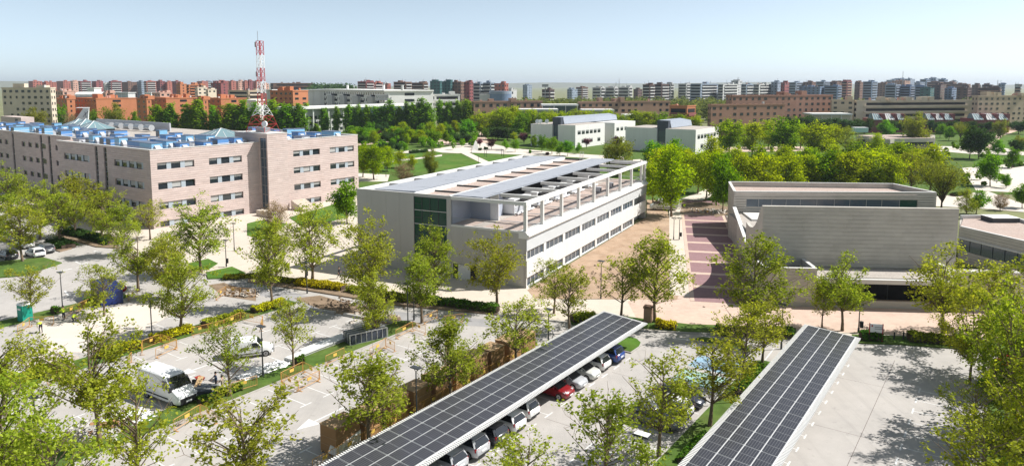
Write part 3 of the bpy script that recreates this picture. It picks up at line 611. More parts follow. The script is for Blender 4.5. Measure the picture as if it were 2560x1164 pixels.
# pyramid skylights
def skylight(x, y, z, w, h, lab):
    t = thing('pyramid_skylight', lab, 'skylight', lw(x, y, z), -R(LT), 'glass pyramid skylights on the stone building')
    mb = MB(); mb.box(-w, -w, 0, w, w, 0.9); mb.build('upstand', M['frame'], t)
    q = [(-w - 0.3, -w - 0.3, 0.9), (w + 0.3, -w - 0.3, 0.9), (w + 0.3, w + 0.3, 0.9), (-w - 0.3, w + 0.3, 0.9)]
    for i in range(4):
        mb = MB(); mb.poly([q[i], q[(i + 1) % 4], (0, 0, 0.9 + h)]); mb.build('pane', M['skyglass'], t)
    mb = MB()
    for c in q: mb.bar((c[0], c[1], 0.95), (0, 0, 0.95 + h), 0.14)
    for i in range(4):
        for f in (0.33, 0.66):
            a = Vector(q[i]).lerp(Vector(q[(i + 1) % 4]), f); mb.bar(a, Vector((0, 0, 0.93 + h)).lerp(a, 0.35), 0.07)
    mb.build('rib', M['whitesteel'], t); return t
skylight(-24, 30, 14.6, 4.4, 1.9, 'single green glass pyramid skylight left of the red and white mast')
skylight(-84, 27, 14.4, 3.9, 2.2, 'rightmost of three glass pyramids on the left wing roof')
skylight(-92.6, 28.5, 14.4, 3.9, 2.5, 'middle of three glass pyramids on the left wing roof')
skylight(-101, 30, 14.4, 3.9, 2.2, 'leftmost of three glass pyramids on the left wing roof')
# lattice mast
def lattice_mast(base, lab):
    t = thing('radio_mast', lab, 'mast', base, -R(20))
    segs = [(0, 5.2, 2.6, 1.6, 'red'), (5.2, 8.6, 1.6, 0.66, 'mastwhite'), (8.6, 12.3, 0.66, 0.62, 'red'), (12.3, 16.0, 0.62, 0.58, 'mastwhite'), (16.0, 20.2, 0.58, 0.56, 'red'), (20.2, 24.2, 0.56, 0.55, 'mastwhite'), (24.2, 28.6, 0.55, 0.54, 'red')]
    k = 20.2 / 28.6
    for z0, z1, a, b, m in segs:
        z0 *= k; z1 *= k; mb = MB(); n = max(2, int((z1 - z0) / 1.5)) if a < 1 else 2
        for sx, sy in ((1, 1), (1, -1), (-1, -1), (-1, 1)): mb.bar((sx * a, sy * a, z0), (sx * b, sy * b, z1), 0.10)
        for i in range(n):
            f0, f1 = i / n, (i + 1) / n; za, zb = z0 + (z1 - z0) * f0, z0 + (z1 - z0) * f1; wa, wb = a + (b - a) * f0, a + (b - a) * f1
            c0 = [(1, 1), (1, -1), (-1, -1), (-1, 1)]
            for q in range(4):
                p, r_ = c0[q], c0[(q + 1) % 4]
                mb.bar((p[0] * wa, p[1] * wa, za), (r_[0] * wb, r_[1] * wb, zb), 0.045); mb.bar((r_[0] * wa, r_[1] * wa, za), (p[0] * wb, p[1] * wb, zb), 0.045)
                mb.bar((p[0] * wb, p[1] * wb, zb), (r_[0] * wb, r_[1] * wb, zb), 0.06)
        mb.build('mast_section', M[m], t)
    mb = MB(); mb.bar((-0.5, 0, 20.1), (-0.5, 0, 22.4), 0.07); mb.build('whip_antenna', M['greysteel'], t)
    for z in (18.9, 12.4):
        mb = MB(); mb.tube((-1.2, 0, z), (-1.2, 0, z + 1.1), 0.16); mb.bar((-0.6, 0, z + 0.4), (-1.2, 0, z + 0.4), 0.08); mb.build('panel_antenna', M['greysteel'], t)
    mb = MB(); mb.tube((2.3, -2.2, 2.0), (2.35, -2.5, 2.05), 0.7, 0.62, 14); mb.build('dish_antenna', M['whiteplastic'], t)
    mb = MB(); mb.box(-2.9, -2.9, 0, 2.9, -2.6, 0.15); mb.box(-2.9, 2.6, 0, 2.9, 2.9, 0.15); mb.box(-1.2, -1.0, 0.0, 1.2, 1.0, 1.1); mb.build('base_frame', M['greysteel'], t)
    return t
lattice_mast(lw(-2.6, 27.0, 17.4), 'tall red and white lattice radio mast on the stair tower roof')
# aircraft tail fin standing behind the stone building
ft = thing('aircraft_tail_fin', 'white aircraft tail fin rising behind the glass pyramids', 'tail fin', at_depth(205, 300, 262), 0)
p = at_depth(205, 300, 262); ft.location = (p.x, p.y, 0)
mb = MB(); zt = at_depth(205, 270, 262).z; zb = at_depth(205, 302, 262).z
mb.loft([[(-3.4, -0.35, 0), (4.0, -0.35, 0), (4.0, 0.35, 0), (-3.4, 0.35, 0)], [(-2.6, -0.3, zb), (2.3, -0.3, zb), (2.3, 0.3, zb), (-2.6, 0.3, zb)], [(0.9, -0.15, zt), (2.9, -0.15, zt), (2.9, 0.15, zt), (0.9, 0.15, zt)]]); mb.build('fin', M['whiteplastic'], ft)
mb = MB(); mb.loft([[(-2.0, -0.3, zt), (3.0, -0.3, zt), (3.0, 0.3, zt), (-2.0, 0.3, zt)], [(-1.2, -0.1, zt + 0.25), (3.1, -0.1, zt + 0.25), (3.1, 0.1, zt + 0.25), (-1.2, 0.1, zt + 0.25)]]); mb.build('tailplane', M['whiteplastic'], ft)
mb = MB(); mb.bar((0.6, -0.36, zb + 1.4), (2.6, -0.3, zt - 1.2), 0.18, 0.05); mb.bar((1.4, -0.36, zt - 1.4), (1.9, -0.36, zb + 1.2), 0.14, 0.05); mb.build('painted_mark', M['darkclad'], ft)
# ================================================================== white office building in the centre
MT = 26.5; MO = Vector((2.0, 95.8, 0))
wb = thing('office_building', 'new pale grey and white office building with rooftop pergola and solar roof', 'building', MO, -R(MT))
def mw(x, y, z=0.0):
    t = R(MT); return Vector((MO.x + x * math.cos(t) + y * math.sin(t), MO.y - x * math.sin(t) + y * math.cos(t), z))
# core
mb = MB(); mb.box(-28.8, 0.2, 0.05, -0.45, 49.6, 7.7); mb.box(-28.8, 49.6, 0.05, -1.6, 58.9, 7.7); mb.build('core', M['white'], wb)
mb = MB(); mb.box(-26.5, 0.2, 7.72, -12.2, 58.8, 11.45); mb.build('upper_core', M['greypanel'], wb)
# front panels
xs = [-29.0, -26.2, -23.5, -21.0, -18.5]
for a, b in zip(xs[:-1], xs[1:]):
    mb = MB(); mb.box(a + 0.012, 0.0, 0.05, b - 0.012, 0.18, 12.1); mb.build('facade_panel', M['greypanel'], wb)
for a, b in zip([-12.1, -10.2, -7.9, -5.5, -3.0], [-10.2, -7.9, -5.5, -3.0, -0.02]):
    mb = MB(); mb.box(a + 0.012, 0.0, 2.3 if b < -7 else 0.05, b - 0.012, 0.18, 7.7); mb.build('facade_panel', M['greypanel'], wb)
mb = MB(); mb.box(-18.488, 0.0, 11.65, -12.8, 0.18, 12.1); mb.box(-18.488, 0.0, 0.05, -12.8, 0.18, 2.5); mb.box(-12.788, -0.03, 0.05, -12.112, 0.18, 12.12); mb.build('facade_frame', M['greypanel'], wb)
gx = [-18.45, -17.1, -15.7, -14.25, -12.82]; gz = [2.55, 4.0, 5.7, 7.6, 9.65, 11.6]
for a, b in zip(gx[:-1], gx[1:]):
    for c, d in zip(gz[:-1], gz[1:]):
        mb = MB(); mb.box(a + 0.04, 0.12, c + 0.04, b - 0.04, 0.16, d - 0.04); mb.build('glass_pane', M['glassgreen'], wb)
mb = MB()
for x in gx: mb.box(x - 0.04, 0.06, 2.55, x + 0.04, 0.19, 11.6)
for z in gz: mb.box(-18.45, 0.065, z - 0.03, -12.82, 0.185, z + 0.03)
mb.box(-18.4, 0.065, 10.55, -17.1, 0.18, 10.62); mb.box(-18.4, 0.065, 8.5, -17.1, 0.18, 8.57); mb.build('mullions', M['frame'], wb)
mb = MB(); mb.box(-18.45, 0.02, 9.62, -12.82, 0.05, 9.70); mb.box(-18.45, 0.02, 7.57, -12.82, 0.05, 7.65); mb.build('bright_transom', M['coping'], wb)
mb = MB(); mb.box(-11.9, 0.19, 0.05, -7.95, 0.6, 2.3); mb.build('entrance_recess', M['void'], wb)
mb = MB(); mb.box(-11.0, 0.10, 0.05, -9.0, 0.17, 2.2); mb.box(-10.02, 0.07, 0.05, -9.98, 0.10, 2.2); mb.build('door', M['door'], wb)
# left side wall
ys = [0.2 + 7.35 * k for k in range(9)]
for a, b in zip(ys[:-1], ys[1:]):
    mb = MB(); mb.box(-29.0, a + 0.012, 0.05, -28.82, b - 0.012, 7.9); mb.build('facade_panel', M['greypanel'], wb)
# long sunny side: window bands, spandrel, louvre band, cornice
bays_ = [(0.25, 5.95)] + [(6.75 + 7.28 * k, 6.75 + 7.28 * k + 6.45) for k in range(6)]
pier = []; e = 0.0
for a, b in bays_: pier.append((e, a)); e = b
pier.append((e, 50.4))
for a, b in pier:
    mb = MB(); mb.box(-0.44, a, 0.05, -0.02, b, 5.3); mb.build('pier', M['white'], wb)
mb = MB()
for a, b in bays_: mb.box(-0.44, a, 1.55, -0.06, b, 3.95)
for a, b in bays_: mb.box(-0.44, a, 0.05, -0.10, b, 0.22)
mb.build('spandrel_core', M['white'], wb)
for k in range(13):
    a = 4.58 * k; b = min(59.0, a + 4.58)
    if b - a < 0.3: continue
    mb = MB(); mb.box(-0.015, a + 0.006, 1.55, 0.06, b - 0.006, 3.92); mb.build('spandrel_panel', M['whitepanel'], wb)
for a, b in bays_:
    n = 4
    for z0, z1 in ((0.24, 1.53), (3.97, 5.28)):
        mb = MB(); mb.box(-0.43, a, z0, -0.40, b, z1); mb.build('blind_backing', M['greyac'], wb)
        st = (b - a) / n
        for k in range(n):
            mb = MB(); mb.box(-0.26, a + k * st + 0.07, z0 + 0.05, -0.23, a + (k + 1) * st - 0.07, z1 - 0.05); mb.build('window_pane', M['glassblue'], wb)
        mb = MB()
        for k in range(n + 1): mb.box(-0.30, a + k * st - 0.05, z0, -0.18, a + k * st + 0.05, z1)
        mb.box(-0.302, a, z0, -0.178, b, z0 + 0.06); mb.box(-0.302, a, z1 - 0.06, -0.178, b, z1); mb.build('window_frame', M['whitepanel'], wb)
mb = MB()
for k in range(15):
    z = 5.32 + k * 0.112; mb.hexa([(-0.2, 0.0, z), (0.05, 0.0, z), (0.05, 58.98, z), (-0.2, 58.98, z), (-0.2, 0.0, z + 0.1), (-0.02, 0.0, z + 0.1), (-0.02, 58.98, z + 0.1), (-0.2, 58.98, z + 0.1)])
o = mb.build('louvre_slats', M['louvre'], wb); o['kind'] = 'stuff'
prof = [(-1.2, 7.0), (0.12, 7.0), (0.12, 7.16), (0.42, 7.34), (0.42, 7.5), (0.10, 7.66), (-0.02, 7.9), (-0.3, 8.02), (-1.2, 8.02)]
mb = MB(); mb.loft([[(x, y, z) for x, z in prof] for y in (-0.06, 59.1)]); mb.build('cornice', M['white'], wb, fixn=True)
mb = MB(); mb.box(-1.59, 50.4, 4.0, -1.5, 58.2, 6.98); mb.box(-1.59, 50.4, 0.05, -1.5, 58.2, 1.5); mb.build('recessed_wall', M['white'], wb)
mb = MB(); mb.box(-1.6, 58.2, 0.05, -0.05, 59.0, 6.98); mb.build('end_pier', M['greypanel'], wb)
# terrace floor, parapets, balustrades
mb = MB(); mb.box(-12.1, 0.3, 7.72, -1.2, 58.8, 8.0); mb.build('terrace_floor', M['gravel'], wb)
for k in range(9):
    mb = MB(); mb.box(-7.4, 5.6 + 7.2 * k, 8.003, -1.25, 6.0 + 7.2 * k, 8.03); mb.build('terrace_joint', M['greysteel'], wb)
mb = MB(); mb.box(-8.6, 0.4, 8.004, -7.0, 58.6, 8.05); mb.build('terrace_walkway', M['ggravel'], wb)
mb = MB(); mb.box(-12.1, -0.02, 7.72, -0.35, 0.3, 8.0); mb.build('terrace_edge', M['coping'], wb)
mb = MB()
for k in range(78): mb.box(-12.0 + k * 0.145, 0.1, 8.0, -11.985 + k * 0.145, 0.12, 9.0)
mb.box(-12.05, 0.08, 9.0, -0.7, 0.14, 9.04); o = mb.build('front_railing', M['greysteel'], wb)
mb = MB()
for k in range(195): mb.box(-0.62, 0.6 + k * 0.3, 8.0, -0.60, 0.62 + k * 0.3, 8.95)
for z in (8.1, 8.3, 8.5, 8.7): mb.box(-0.615, 0.5, z, -0.605, 58.7, z + 0.012)
mb.box(-0.64, 0.5, 8.95, -0.58, 58.7, 9.0); mb.build('side_railing', M['greysteel'], wb)
# pergola
py = [0.32, 5.95, 13.15, 20.35, 27.55, 34.75, 41.95, 49.15, 56.0, 58.6]
for y in py:
    mb = MB(); mb.box(-0.55, y - 0.22, 8.0, -0.1, y + 0.22, 11.55); mb.build('pergola_post', M['coping'], wb)
    mb = MB(); mb.box(-7.0, y - 0.2, 11.57, -0.56, y + 0.2, 12.05); mb.build('pergola_beam', M['coping'], wb)
mb = MB(); mb.box(-0.6, -0.0, 11.56, -0.05, 59.0, 12.1); mb.build('pergola_edge_beam', M['white'], wb)
mb = MB(); mb.box(-12.1, 0.0, 11.6, -0.61, 0.3, 12.08); mb.build('front_beam', M['coping'], wb)
# left edge beam with cross pieces over the open slot
mb = MB(); mb.box(-29.02, 0.19, 11.5, -28.5, 59.0, 12.1); mb.build('left_edge_beam', M['white'], wb)
for k in range(9):
    y = 0.6 + 7.2 * k; mb = MB(); mb.box(-28.48, y, 11.3, -26.5, y + 1.3, 12.05); mb.build('slot_beam', M['coping'], wb)
mb = MB(); mb.box(-29.0, 58.82, 7.72, -12.2, 59.0, 11.9); mb.build('rear_parapet', M['frame'], wb)
mb = MB(); mb.box(-28.8, 0.2, 7.72, -26.5, 58.8, 7.9); mb.build('slot_floor', M['ggravel'], wb)
# solar roofs
def pvfield(x0, x1, y0, y1, z0, z1, nx, ny):
    mb = MB(); mb.hexa([(x0 - 0.1, y0 - 0.1, z0 - 0.16), (x1 + 0.1, y0 - 0.1, z1 - 0.16), (x1 + 0.1, y1 + 0.1, z1 - 0.16), (x0 - 0.1, y1 + 0.1, z0 - 0.16), (x0 - 0.1, y0 - 0.1, z0 - 0.02), (x1 + 0.1, y0 - 0.1, z1 - 0.02), (x1 + 0.1, y1 + 0.1, z1 - 0.02), (x0 - 0.1, y1 + 0.1, z0 - 0.02)]); mb.build('solar_deck', M['zinc'], wb)
    sx = (x1 - x0) / nx; sy = (y1 - y0) / ny
    P = MB(); dz = (z1 - z0) / nx
    P.hexa([(0.02, 0.02, 0.0), (sx - 0.02, 0.02, dz), (sx - 0.02, sy - 0.02, dz), (0.02, sy - 0.02, 0), (0.02, 0.02, 0.04), (sx - 0.02, 0.02, dz + 0.04), (sx - 0.02, sy - 0.02, dz + 0.04), (0.02, sy - 0.02, 0.04)])
    me = P.mesh('solar_panel', M['pvroof'])
    for i in range(nx):
        for j in range(ny): link('solar_panel', me, wb, (x0 + i * sx, y0 + j * sy, z0 + i * dz + rp.uniform(0, 0.03)))
rp = random.Random(2)
M['pvroof'] = mat('rooftop_solar', (0.37, 0.38, 0.41), 0.42, spec=0.5, var=0.16, vs=0.35, stretch=(3.5, 0.25, 1))  # pale grey base paints in the sky reflected by the darker panels
pvfield(-26.4, -18.8, 1.0, 58.4, 12.05, 12.2, 7, 13)
pvfield(-12.0, -7.1, 0.5, 58.4, 12.15, 12.2, 5, 13)
mb = MB(); mb.box(-18.6, 0.4, 11.46, -12.25, 58.6, 11.6); mb.build('gravel_roof', M['gravel'], wb)
mb = MB(); mb.box(-18.7, 0.2, 11.5, -18.35, 58.7, 12.12); mb.box(-12.6, 0.2, 11.5, -12.22, 58.7, 12.16); mb.build('roof_kerb', M['white'], wb)
for k in range(9):
    y = 5.6 + 6.6 * k; mb = MB(); mb.box(-18.34, y, 11.602, -12.62, y + 0.22, 11.85); mb.build('roof_rib', M['frame'], wb)
mb = MB(); mb.box(-26.5, 0.19, 11.46, -12.62, 0.38, 12.1); mb.build('front_parapet', M['coping'], wb)
# stair box on the terrace
mb = MB(); mb.box(-12.18, 0.32, 8.0, -12.0, 5.5, 11.98); mb.build('terrace_side_wall', M['bluegreywall'], wb)
mb = MB(); mb.box(-12.0, 5.5, 8.0, -8.6, 9.5, 12.0); mb.build('stair_box', M['bluegreywall'], wb)
mb = MB(); mb.box(-8.58, 5.5, 8.0, -7.2, 5.7, 12.0); mb.build('white_side_wall', M['door'], wb)
mb = MB(); mb.box(-8.3, 5.44, 8.05, -7.5, 5.49, 10.2); mb.build('terrace_door', M['door'], wb)
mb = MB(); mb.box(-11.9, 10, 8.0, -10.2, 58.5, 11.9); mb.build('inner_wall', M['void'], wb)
# roof access cage at the back of the roof
cg = thing('access_ladder', 'small galvanised access ladder cage on the back edge of the office roof', 'ladder', mw(-14.5, 57.5, 11.6), -R(MT))
mb = MB()
for x, y in ((0, 0), (0.7, 0), (0.7, 0.7), (0, 0.7)): mb.tube((x, y, 0), (x, y, 1.9), 0.03, n=6)
mb.build('uprights', M['galv'], cg); mb = MB()
for z in (0.5, 1.0, 1.5, 1.88):
    for a, b in (((0, 0), (0.7, 0)), ((0.7, 0), (0.7, 0.7)), ((0.7, 0.7), (0, 0.7)), ((0, 0.7), (0, 0))): mb.tube((*a, z), (*b, z), 0.025, n=5)
mb.build('rails', M['galv'], cg)
# white chillers standing under the solar roof
def chiller(loc, l, lab):
    t = thing('roof_chiller', lab, 'chiller', loc, -R(MT), 'white chillers on the office terrace')
    mb = MB(); mb.box(-1.1, 0, 0.3, 1.1, l, 2.5); mb.build('casing', M['whiteplastic'], t)
    for k in range(int(l / 1.3)):
        mb = MB(); mb.box(1.1, 0.15 + k * 1.3, 0.5, 1.14, 1.25 + k * 1.3, 1.3); mb.build('coil_panel', M['greyac'], t)
    mb = MB(); mb.box(0.9, 0.3, 1.5, 1.2, l - 0.3, 2.3); mb.build('opening', M['void'], t)
    mb = MB(); mb.box(-1.1, 0, 0, 1.1, 0.2, 0.3); mb.box(-1.1, l - 0.2, 0, 1.1, l, 0.3); mb.build('feet', M['greysteel'], t)
    mb = MB(); mb.tube((1.6, 0, 0.35), (1.6, l, 0.35), 0.16, n=8); mb.tube((1.6, 0.4, 0), (1.6, 0.4, 0.3), 0.05, n=5); mb.tube((1.6, l - 0.4, 0), (1.6, l - 0.4, 0.3), 0.05, n=5); mb.build('pipe', M['whiteplastic'], t)
for i, (y, l) in enumerate(((10.2, 6.0), (18.5, 5.0), (25.5, 6.0), (34, 5.0), (42.5, 4.0))): chiller(mw(-8.0, y, 8.0), l, f'white chiller under the terrace edge of the solar roof, {ORD[i]} from the front')
for i, y in enumerate((38.8, 45.8)):
    t = thing('roof_fan_unit', f'small dark fan unit on the office terrace gravel, {("nearer", "farther")[i]} of two', 'fan unit', mw(-3.6, y, 8.0), -R(MT), 'fan units on the office terrace')
    mb = MB(); mb.box(-0.6, -0.4, 0.12, 0.6, 0.4, 1.0); mb.build('casing', M['greyac'], t); mb = MB(); mb.box(0.601, -0.33, 0.2, 0.63, 0.33, 0.92); mb.build('grille', M['frame'], t); mb = MB(); mb.box(-0.5, -0.4, 0, 0.5, -0.3, 0.12); mb.box(-0.5, 0.3, 0, 0.5, 0.4, 0.12); mb.build('feet', M['frame'], t)

# ================================================================== stone museum-like building on the right
UT = 5.0; UO = Vector((33.3, 93.1, 0))
ub = thing('lecture_building', 'grey limestone lecture building with high blank wall and curved side wall', 'building', UO, -R(UT))
def course_objs(parent, face, off, s0, s1, z0, z1, ch, openings=(), t=0.3, m='mstone'):
    n = int(round((z1 - z0) / ch)); ch = (z1 - z0) / n
    for i in range(n):
        a = z0 + i * ch; mb = MB(); courses(mb, face, off, s0, s1, a, a + ch, ch, openings, t, slab=2.6, gap=0.02, rnd=random.Random(i * 7 + int(z0)))
        if mb.v: mb.build('stone_course', M[m], parent)
# high wall
course_objs(ub, 'y', 0, 0, 24.7, 4.0, 12.0, 0.53)
mb = MB(); mb.box(0.3, 0.31, 0.1, 24.4, 0.62, 11.9); mb.build('high_wall_core', M['mstone'], ub)
mb = MB(); mb.box(-0.02, -0.03, 12.0, 24.74, 0.66, 12.05); mb.build('coping', M['mstone'], ub)
mb = MB(); mb.box(24.41, 0.31, 0.1, 24.7, 0.62, 11.98); mb.build('wall_end', M['mstone'], ub)
# curved side wall: upright slabs under a concave top edge
cur = [(0.0, 12.0), (0.8, 11.9), (1.6, 11.5), (2.7, 10.8), (4.0, 9.8), (5.5, 8.8), (7.2, 8.0), (9.3, 7.3), (12.0, 6.8), (14.5, 6.55), (17.3, 6.55)]
sk = 0.12
for (ya, za), (yb, zb_) in zip(cur[:-1], cur[1:]):
    mb = MB(); xa, xb = sk * ya, sk * yb
    mb.hexa([(xa, ya + 0.31, 0.1), (xa + 0.5, ya + 0.31, 0.1), (xb + 0.5, yb + 0.295, 0.1), (xb, yb + 0.295, 0.1), (xa, ya + 0.31, za), (xa + 0.5, ya + 0.31, za), (xb + 0.5, yb + 0.295, zb_), (xb, yb + 0.295, zb_)]); mb.build('curved_wall_slab', M['mstone'], ub, fixn=True)
mb = MB(); mb.hexa([(2.1, 17.7, 0.1), (2.6, 17.7, 0.1), (4.8, 37.2, 0.1), (4.3, 37.2, 0.1), (2.1, 17.7, 3.2), (2.6, 17.7, 3.2), (4.8, 37.2, 5.6), (4.3, 37.2, 5.6)]); mb.build('yard_wall', M['mstone'], ub, fixn=True)
mb = MB(); mb.hexa([(2.0, 17.7, 3.2), (2.65, 17.7, 3.2), (4.85, 37.2, 5.6), (4.2, 37.2, 5.6), (2.0, 17.7, 3.3), (2.65, 17.7, 3.3), (4.85, 37.2, 5.7), (4.2, 37.2, 5.7)]); mb.build('yard_coping', M['white'], ub, fixn=True)
mb = MB(); mb.box(6.0, 30.0, 4.42, 10.5, 36.8, 4.7); mb.build('yard_roof', M['coping'], ub)
mb = MB(); mb.box(3.5, 2.5, 0.1, 24, 37, 4.4); mb.build('inner_roof', M['ggravel'], ub)
# rear block with long window
BH = 8.4
rb = MB(); fl = [(4.45, 37.4), (41.1, 39.4), (38.4, 51.0), (6.3, 51.1)]
rb.prism([(4.8, 37.8), (40.7, 39.8), (38.1, 50.7), (6.6, 50.8)], 0.05, 7.3); rb.build('rear_block', M['mstone'], ub)
rot = math.atan2(2.0, 36.65)
rear = bpy.data.objects.new('rear_front', None)
mbs = []
def rloc(s, d, z):   # along the rear block's front wall
    return (4.45 + s * math.cos(rot) + d * math.sin(rot), 37.4 + s * math.sin(rot) - d * math.cos(rot), z)
def rbox(mb, s0, s1, z0, z1, d0, d1, m=0):
    mb.hexa([rloc(s0, d1, z0), rloc(s1, d1, z0), rloc(s1, d0, z0), rloc(s0, d0, z0), rloc(s0, d1, z1), rloc(s1, d1, z1), rloc(s1, d0, z1), rloc(s0, d0, z1)], m)
n = 18
for i in range(n):
    a = i * BH / n + 0.05; b = (i + 1) * BH / n; mb = MB()
    if b <= 5.6 or a >= 7.0: rbox(mb, 0, 36.7, a + 0.02, b - 0.02, -0.35, 0)
    else: rbox(mb, 0, 2.3, a + 0.02, b - 0.02, -0.35, 0); rbox(mb, 33.4, 36.7, a + 0.02, b - 0.02, -0.35, 0)
    mb.build('stone_course', M['mstone'], ub)
gl = [2.3, 4.6, 7.0, 9.6, 12.2, 15.2, 18.4, 21.2, 24.2, 27.0, 30.2, 33.4]
for a, b in zip(gl[:-1], gl[1:]):
    mb = MB(); rbox(mb, a + 0.04, b - 0.04, 5.6, 7.0, -0.3, -0.26); mb.build('window_pane', M['glassgreen'] if a > 29 else M['glassblue'], ub)
mb = MB()
for a in gl: rbox(mb, a - 0.05, a + 0.05, 5.6, 7.0, -0.31, -0.2)
mb.build('window_frame', M['greysteel'], ub)
def pwall(name, p, q, z0, z1, t, m, n=1):
    "straight wall from p to q (local), thickness t to the left of the direction"
    p = Vector((*p, 0)); q = Vector((*q, 0)); d = (q - p).normalized(); w = Vector((-d.y, d.x, 0)) * t
    for i in range(n):
        a = z0 + (z1 - z0) * i / n; b = z0 + (z1 - z0) * (i + 1) / n - (0.04 if n > 1 else 0); mb = MB()
        mb.prism([tuple(p.xy), tuple(q.xy), tuple((q + w).xy), tuple((p + w).xy)], a, b); mb.build(name, M[m], ub)
pwall('stone_course', (4.45, 37.46), (6.3, 51.1), 0.05, BH, -0.35, 'mstone', 18)
pwall('stone_course', (41.1, 39.46), (38.4, 51.0), 0.05, BH, 0.35, 'mstone', 6)
pwall('stone_course', (6.35, 51.1), (38.35, 51.0), 4, BH, -0.35, 'mstone', 4)
mb = MB(); mb.prism([(4.85, 37.85), (40.65, 39.85), (38.05, 50.6), (6.7, 50.7)], 7.32, 7.5); mb.build('gravel_roof', M['gravel'], ub)
def coping_line(p, q, z, w=0.5, h=0.1):
    p = Vector((*p, z)); q = Vector((*q, z)); mb = MB(); mb.bar(p, q, w, h); mb.build('coping', M['coping'], ub)
coping_line((4.6, 37.6), (41.0, 39.6), BH + 0.05); coping_line((40.9, 39.9), (38.2, 50.9), BH + 0.06); coping_line((38.2, 50.85), (6.4, 50.95), BH + 0.05); coping_line((6.4, 50.7), (4.65, 37.9), BH + 0.06)
mb = MB(); mb.box(16.5, 42.0, 7.5, 18.2, 42.6, 7.9); mb.build('roof_vent', M['frame'], ub)
# low front block and entrance canopy
course_objs(ub, 'y', -5.0, -1.0, 5.6, 0.1, 5.0, 0.46)
mb = MB(); mb.box(-0.7, -4.69, 0.1, 5.3, -0.31, 3.9); mb.build('low_block', M['mstone'], ub)
course_objs(ub, 'x', 5.6, -4.69, 0.0, 0.1, 5.0, 0.7)
course_objs(ub, 'X', -1.0, -4.69, 0.0, 0.1, 5.0, 0.7)
mb = MB(); mb.box(-1.05, -5.05, 5.0, 5.65, -4.6, 5.06); mb.box(5.2, -4.58, 5.0, 5.66, -0.02, 5.06); mb.box(-1.05, -4.58, 5.0, -0.6, -0.02, 5.06); mb.build('coping', M['coping'], ub)
mb = MB(); mb.box(-0.6, -4.6, 3.92, 5.2, -0.32, 4.05); mb.build('low_roof', M['frame'], ub)
mb = MB(); mb.box(5.62, -5.6, 3.35, 22.0, -0.3, 3.9); mb.build('entrance_canopy', M['coping'], ub)
mb = MB(); mb.box(5.9, -5.0, 3.92, 21.6, -0.35, 4.0); mb.build('canopy_roof', M['ggravel'], ub)
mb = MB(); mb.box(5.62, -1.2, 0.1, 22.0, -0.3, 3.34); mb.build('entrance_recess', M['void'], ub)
mb = MB(); mb.box(5.9, -4.9, 0.08, 19.4, -4.6, 1.0); mb.build('forecourt_wall', M['mstone'], ub)
for k in range(4):
    mb = MB(); mb.box(9.0 + k * 3.4, -1.32, 0.15, 9.1 + k * 3.4, -1.22, 3.3); mb.build('entrance_mullion', M['frame'], ub)
course_objs(ub, 'y', -5.0, 22.0, 34.0, 0.1, 5.0, 0.46)
mb = MB(); mb.box(22.0, -4.69, 0.1, 33.7, -0.31, 4.2); mb.build('low_block', M['mstone'], ub)
mb = MB(); mb.box(22.0, -5.05, 5.0, 34.05, -4.6, 5.06); mb.box(22.0, -4.58, 5.0, 22.4, -0.02, 5.06); mb.build('coping', M['coping'], ub)
mb = MB(); mb.box(34.05, -3.0, 0.1, 60, -2.6, 2.6); mb.build('forecourt_wall', M['mstone'], ub)
mb = MB(); mb.box(34.0, -3.1, 2.6, 60, -2.5, 2.7); mb.build('coping', M['coping'], ub)

# low gravel-roofed wing at the right edge
ZW = 5.6
pa, pb, pc = un(2400, 538, ZW), un(2519, 537, ZW), un(2600, 560, ZW); pf = un(2400, 566, ZW); pg = un(2600, 612, ZW)
rw = thing('low_wing', 'low limestone wing with pink gravel roof and window band at the right edge', 'building', (pf.x, pf.y, 0))
def rel(p): return Vector((p.x - pf.x, p.y - pf.y))
A, B_, C_, G_ = rel(pa), rel(pb), rel(pc), rel(pg); ext = (G_ - Vector((0, 0))); G2 = ext * 1.6; C2 = C_ + (C_ - B_) * 1.2
mb = MB(); mb.prism([(0.3, 0.4), tuple(G2 + Vector((0, 0.6))), tuple(C2), tuple(B_), tuple(A)], 0, ZW - 0.7); mb.build('wing_body', M['mstone'], rw)
mb = MB(); mb.prism([(0.5, 0.9), tuple(G2 + Vector((0, 1.0))), tuple(C2 + Vector((0, -0.4))), tuple(B_ + Vector((0, -0.5))), tuple(A + Vector((0.3, -0.5)))], ZW - 0.7, ZW - 0.5); mb.build('gravel_roof', M['gravel'], rw)
def wall_seg(p, q, z0, z1, t, m, name):
    p = Vector((*p, 0)); q = Vector((*q, 0)); d = (q - p).normalized(); w = Vector((-d.y, d.x, 0)) * t
    mb = MB(); mb.prism([tuple(p.xy), tuple(q.xy), tuple((q + w).xy), tuple((p + w).xy)], z0, z1); mb.build(name, M[m], rw)
d2 = G2.normalized()
nn = 12
for i in range(nn):
    z0, z1 = ZW * i / nn, ZW * (i + 1) / nn - 0.04
    if z1 < 2.1 or z0 > 3.7: wall_seg((0, 0), tuple(G2), z0, z1, 0.4, 'mstone', 'stone_course')
    else: wall_seg(tuple(d2 * 18.5), tuple(G2), z0, z1, 0.4, 'mstone', 'stone_course')
wall_seg((0, 0), tuple(G2), ZW, ZW + 0.08, 0.45, 'coping', 'coping'); wall_seg(tuple(A), tuple(B_), 4.9, ZW + 0.05, -0.4, 'coping', 'rear_coping'); wall_seg(tuple(B_), tuple(C2), 4.9, ZW + 0.05, -0.4, 'coping', 'rear_coping')
for i in range(9): wall_seg(tuple(d2 * (0.1 + i * 2.04)), tuple(d2 * (2.0 + i * 2.04)), 1.9, 3.7, 0.12, 'glassblue', 'window_pane')
wall_seg((0, 0), tuple(d2 * 18.5), 3.74, 3.92, -0.25, 'coping', 'window_hood')
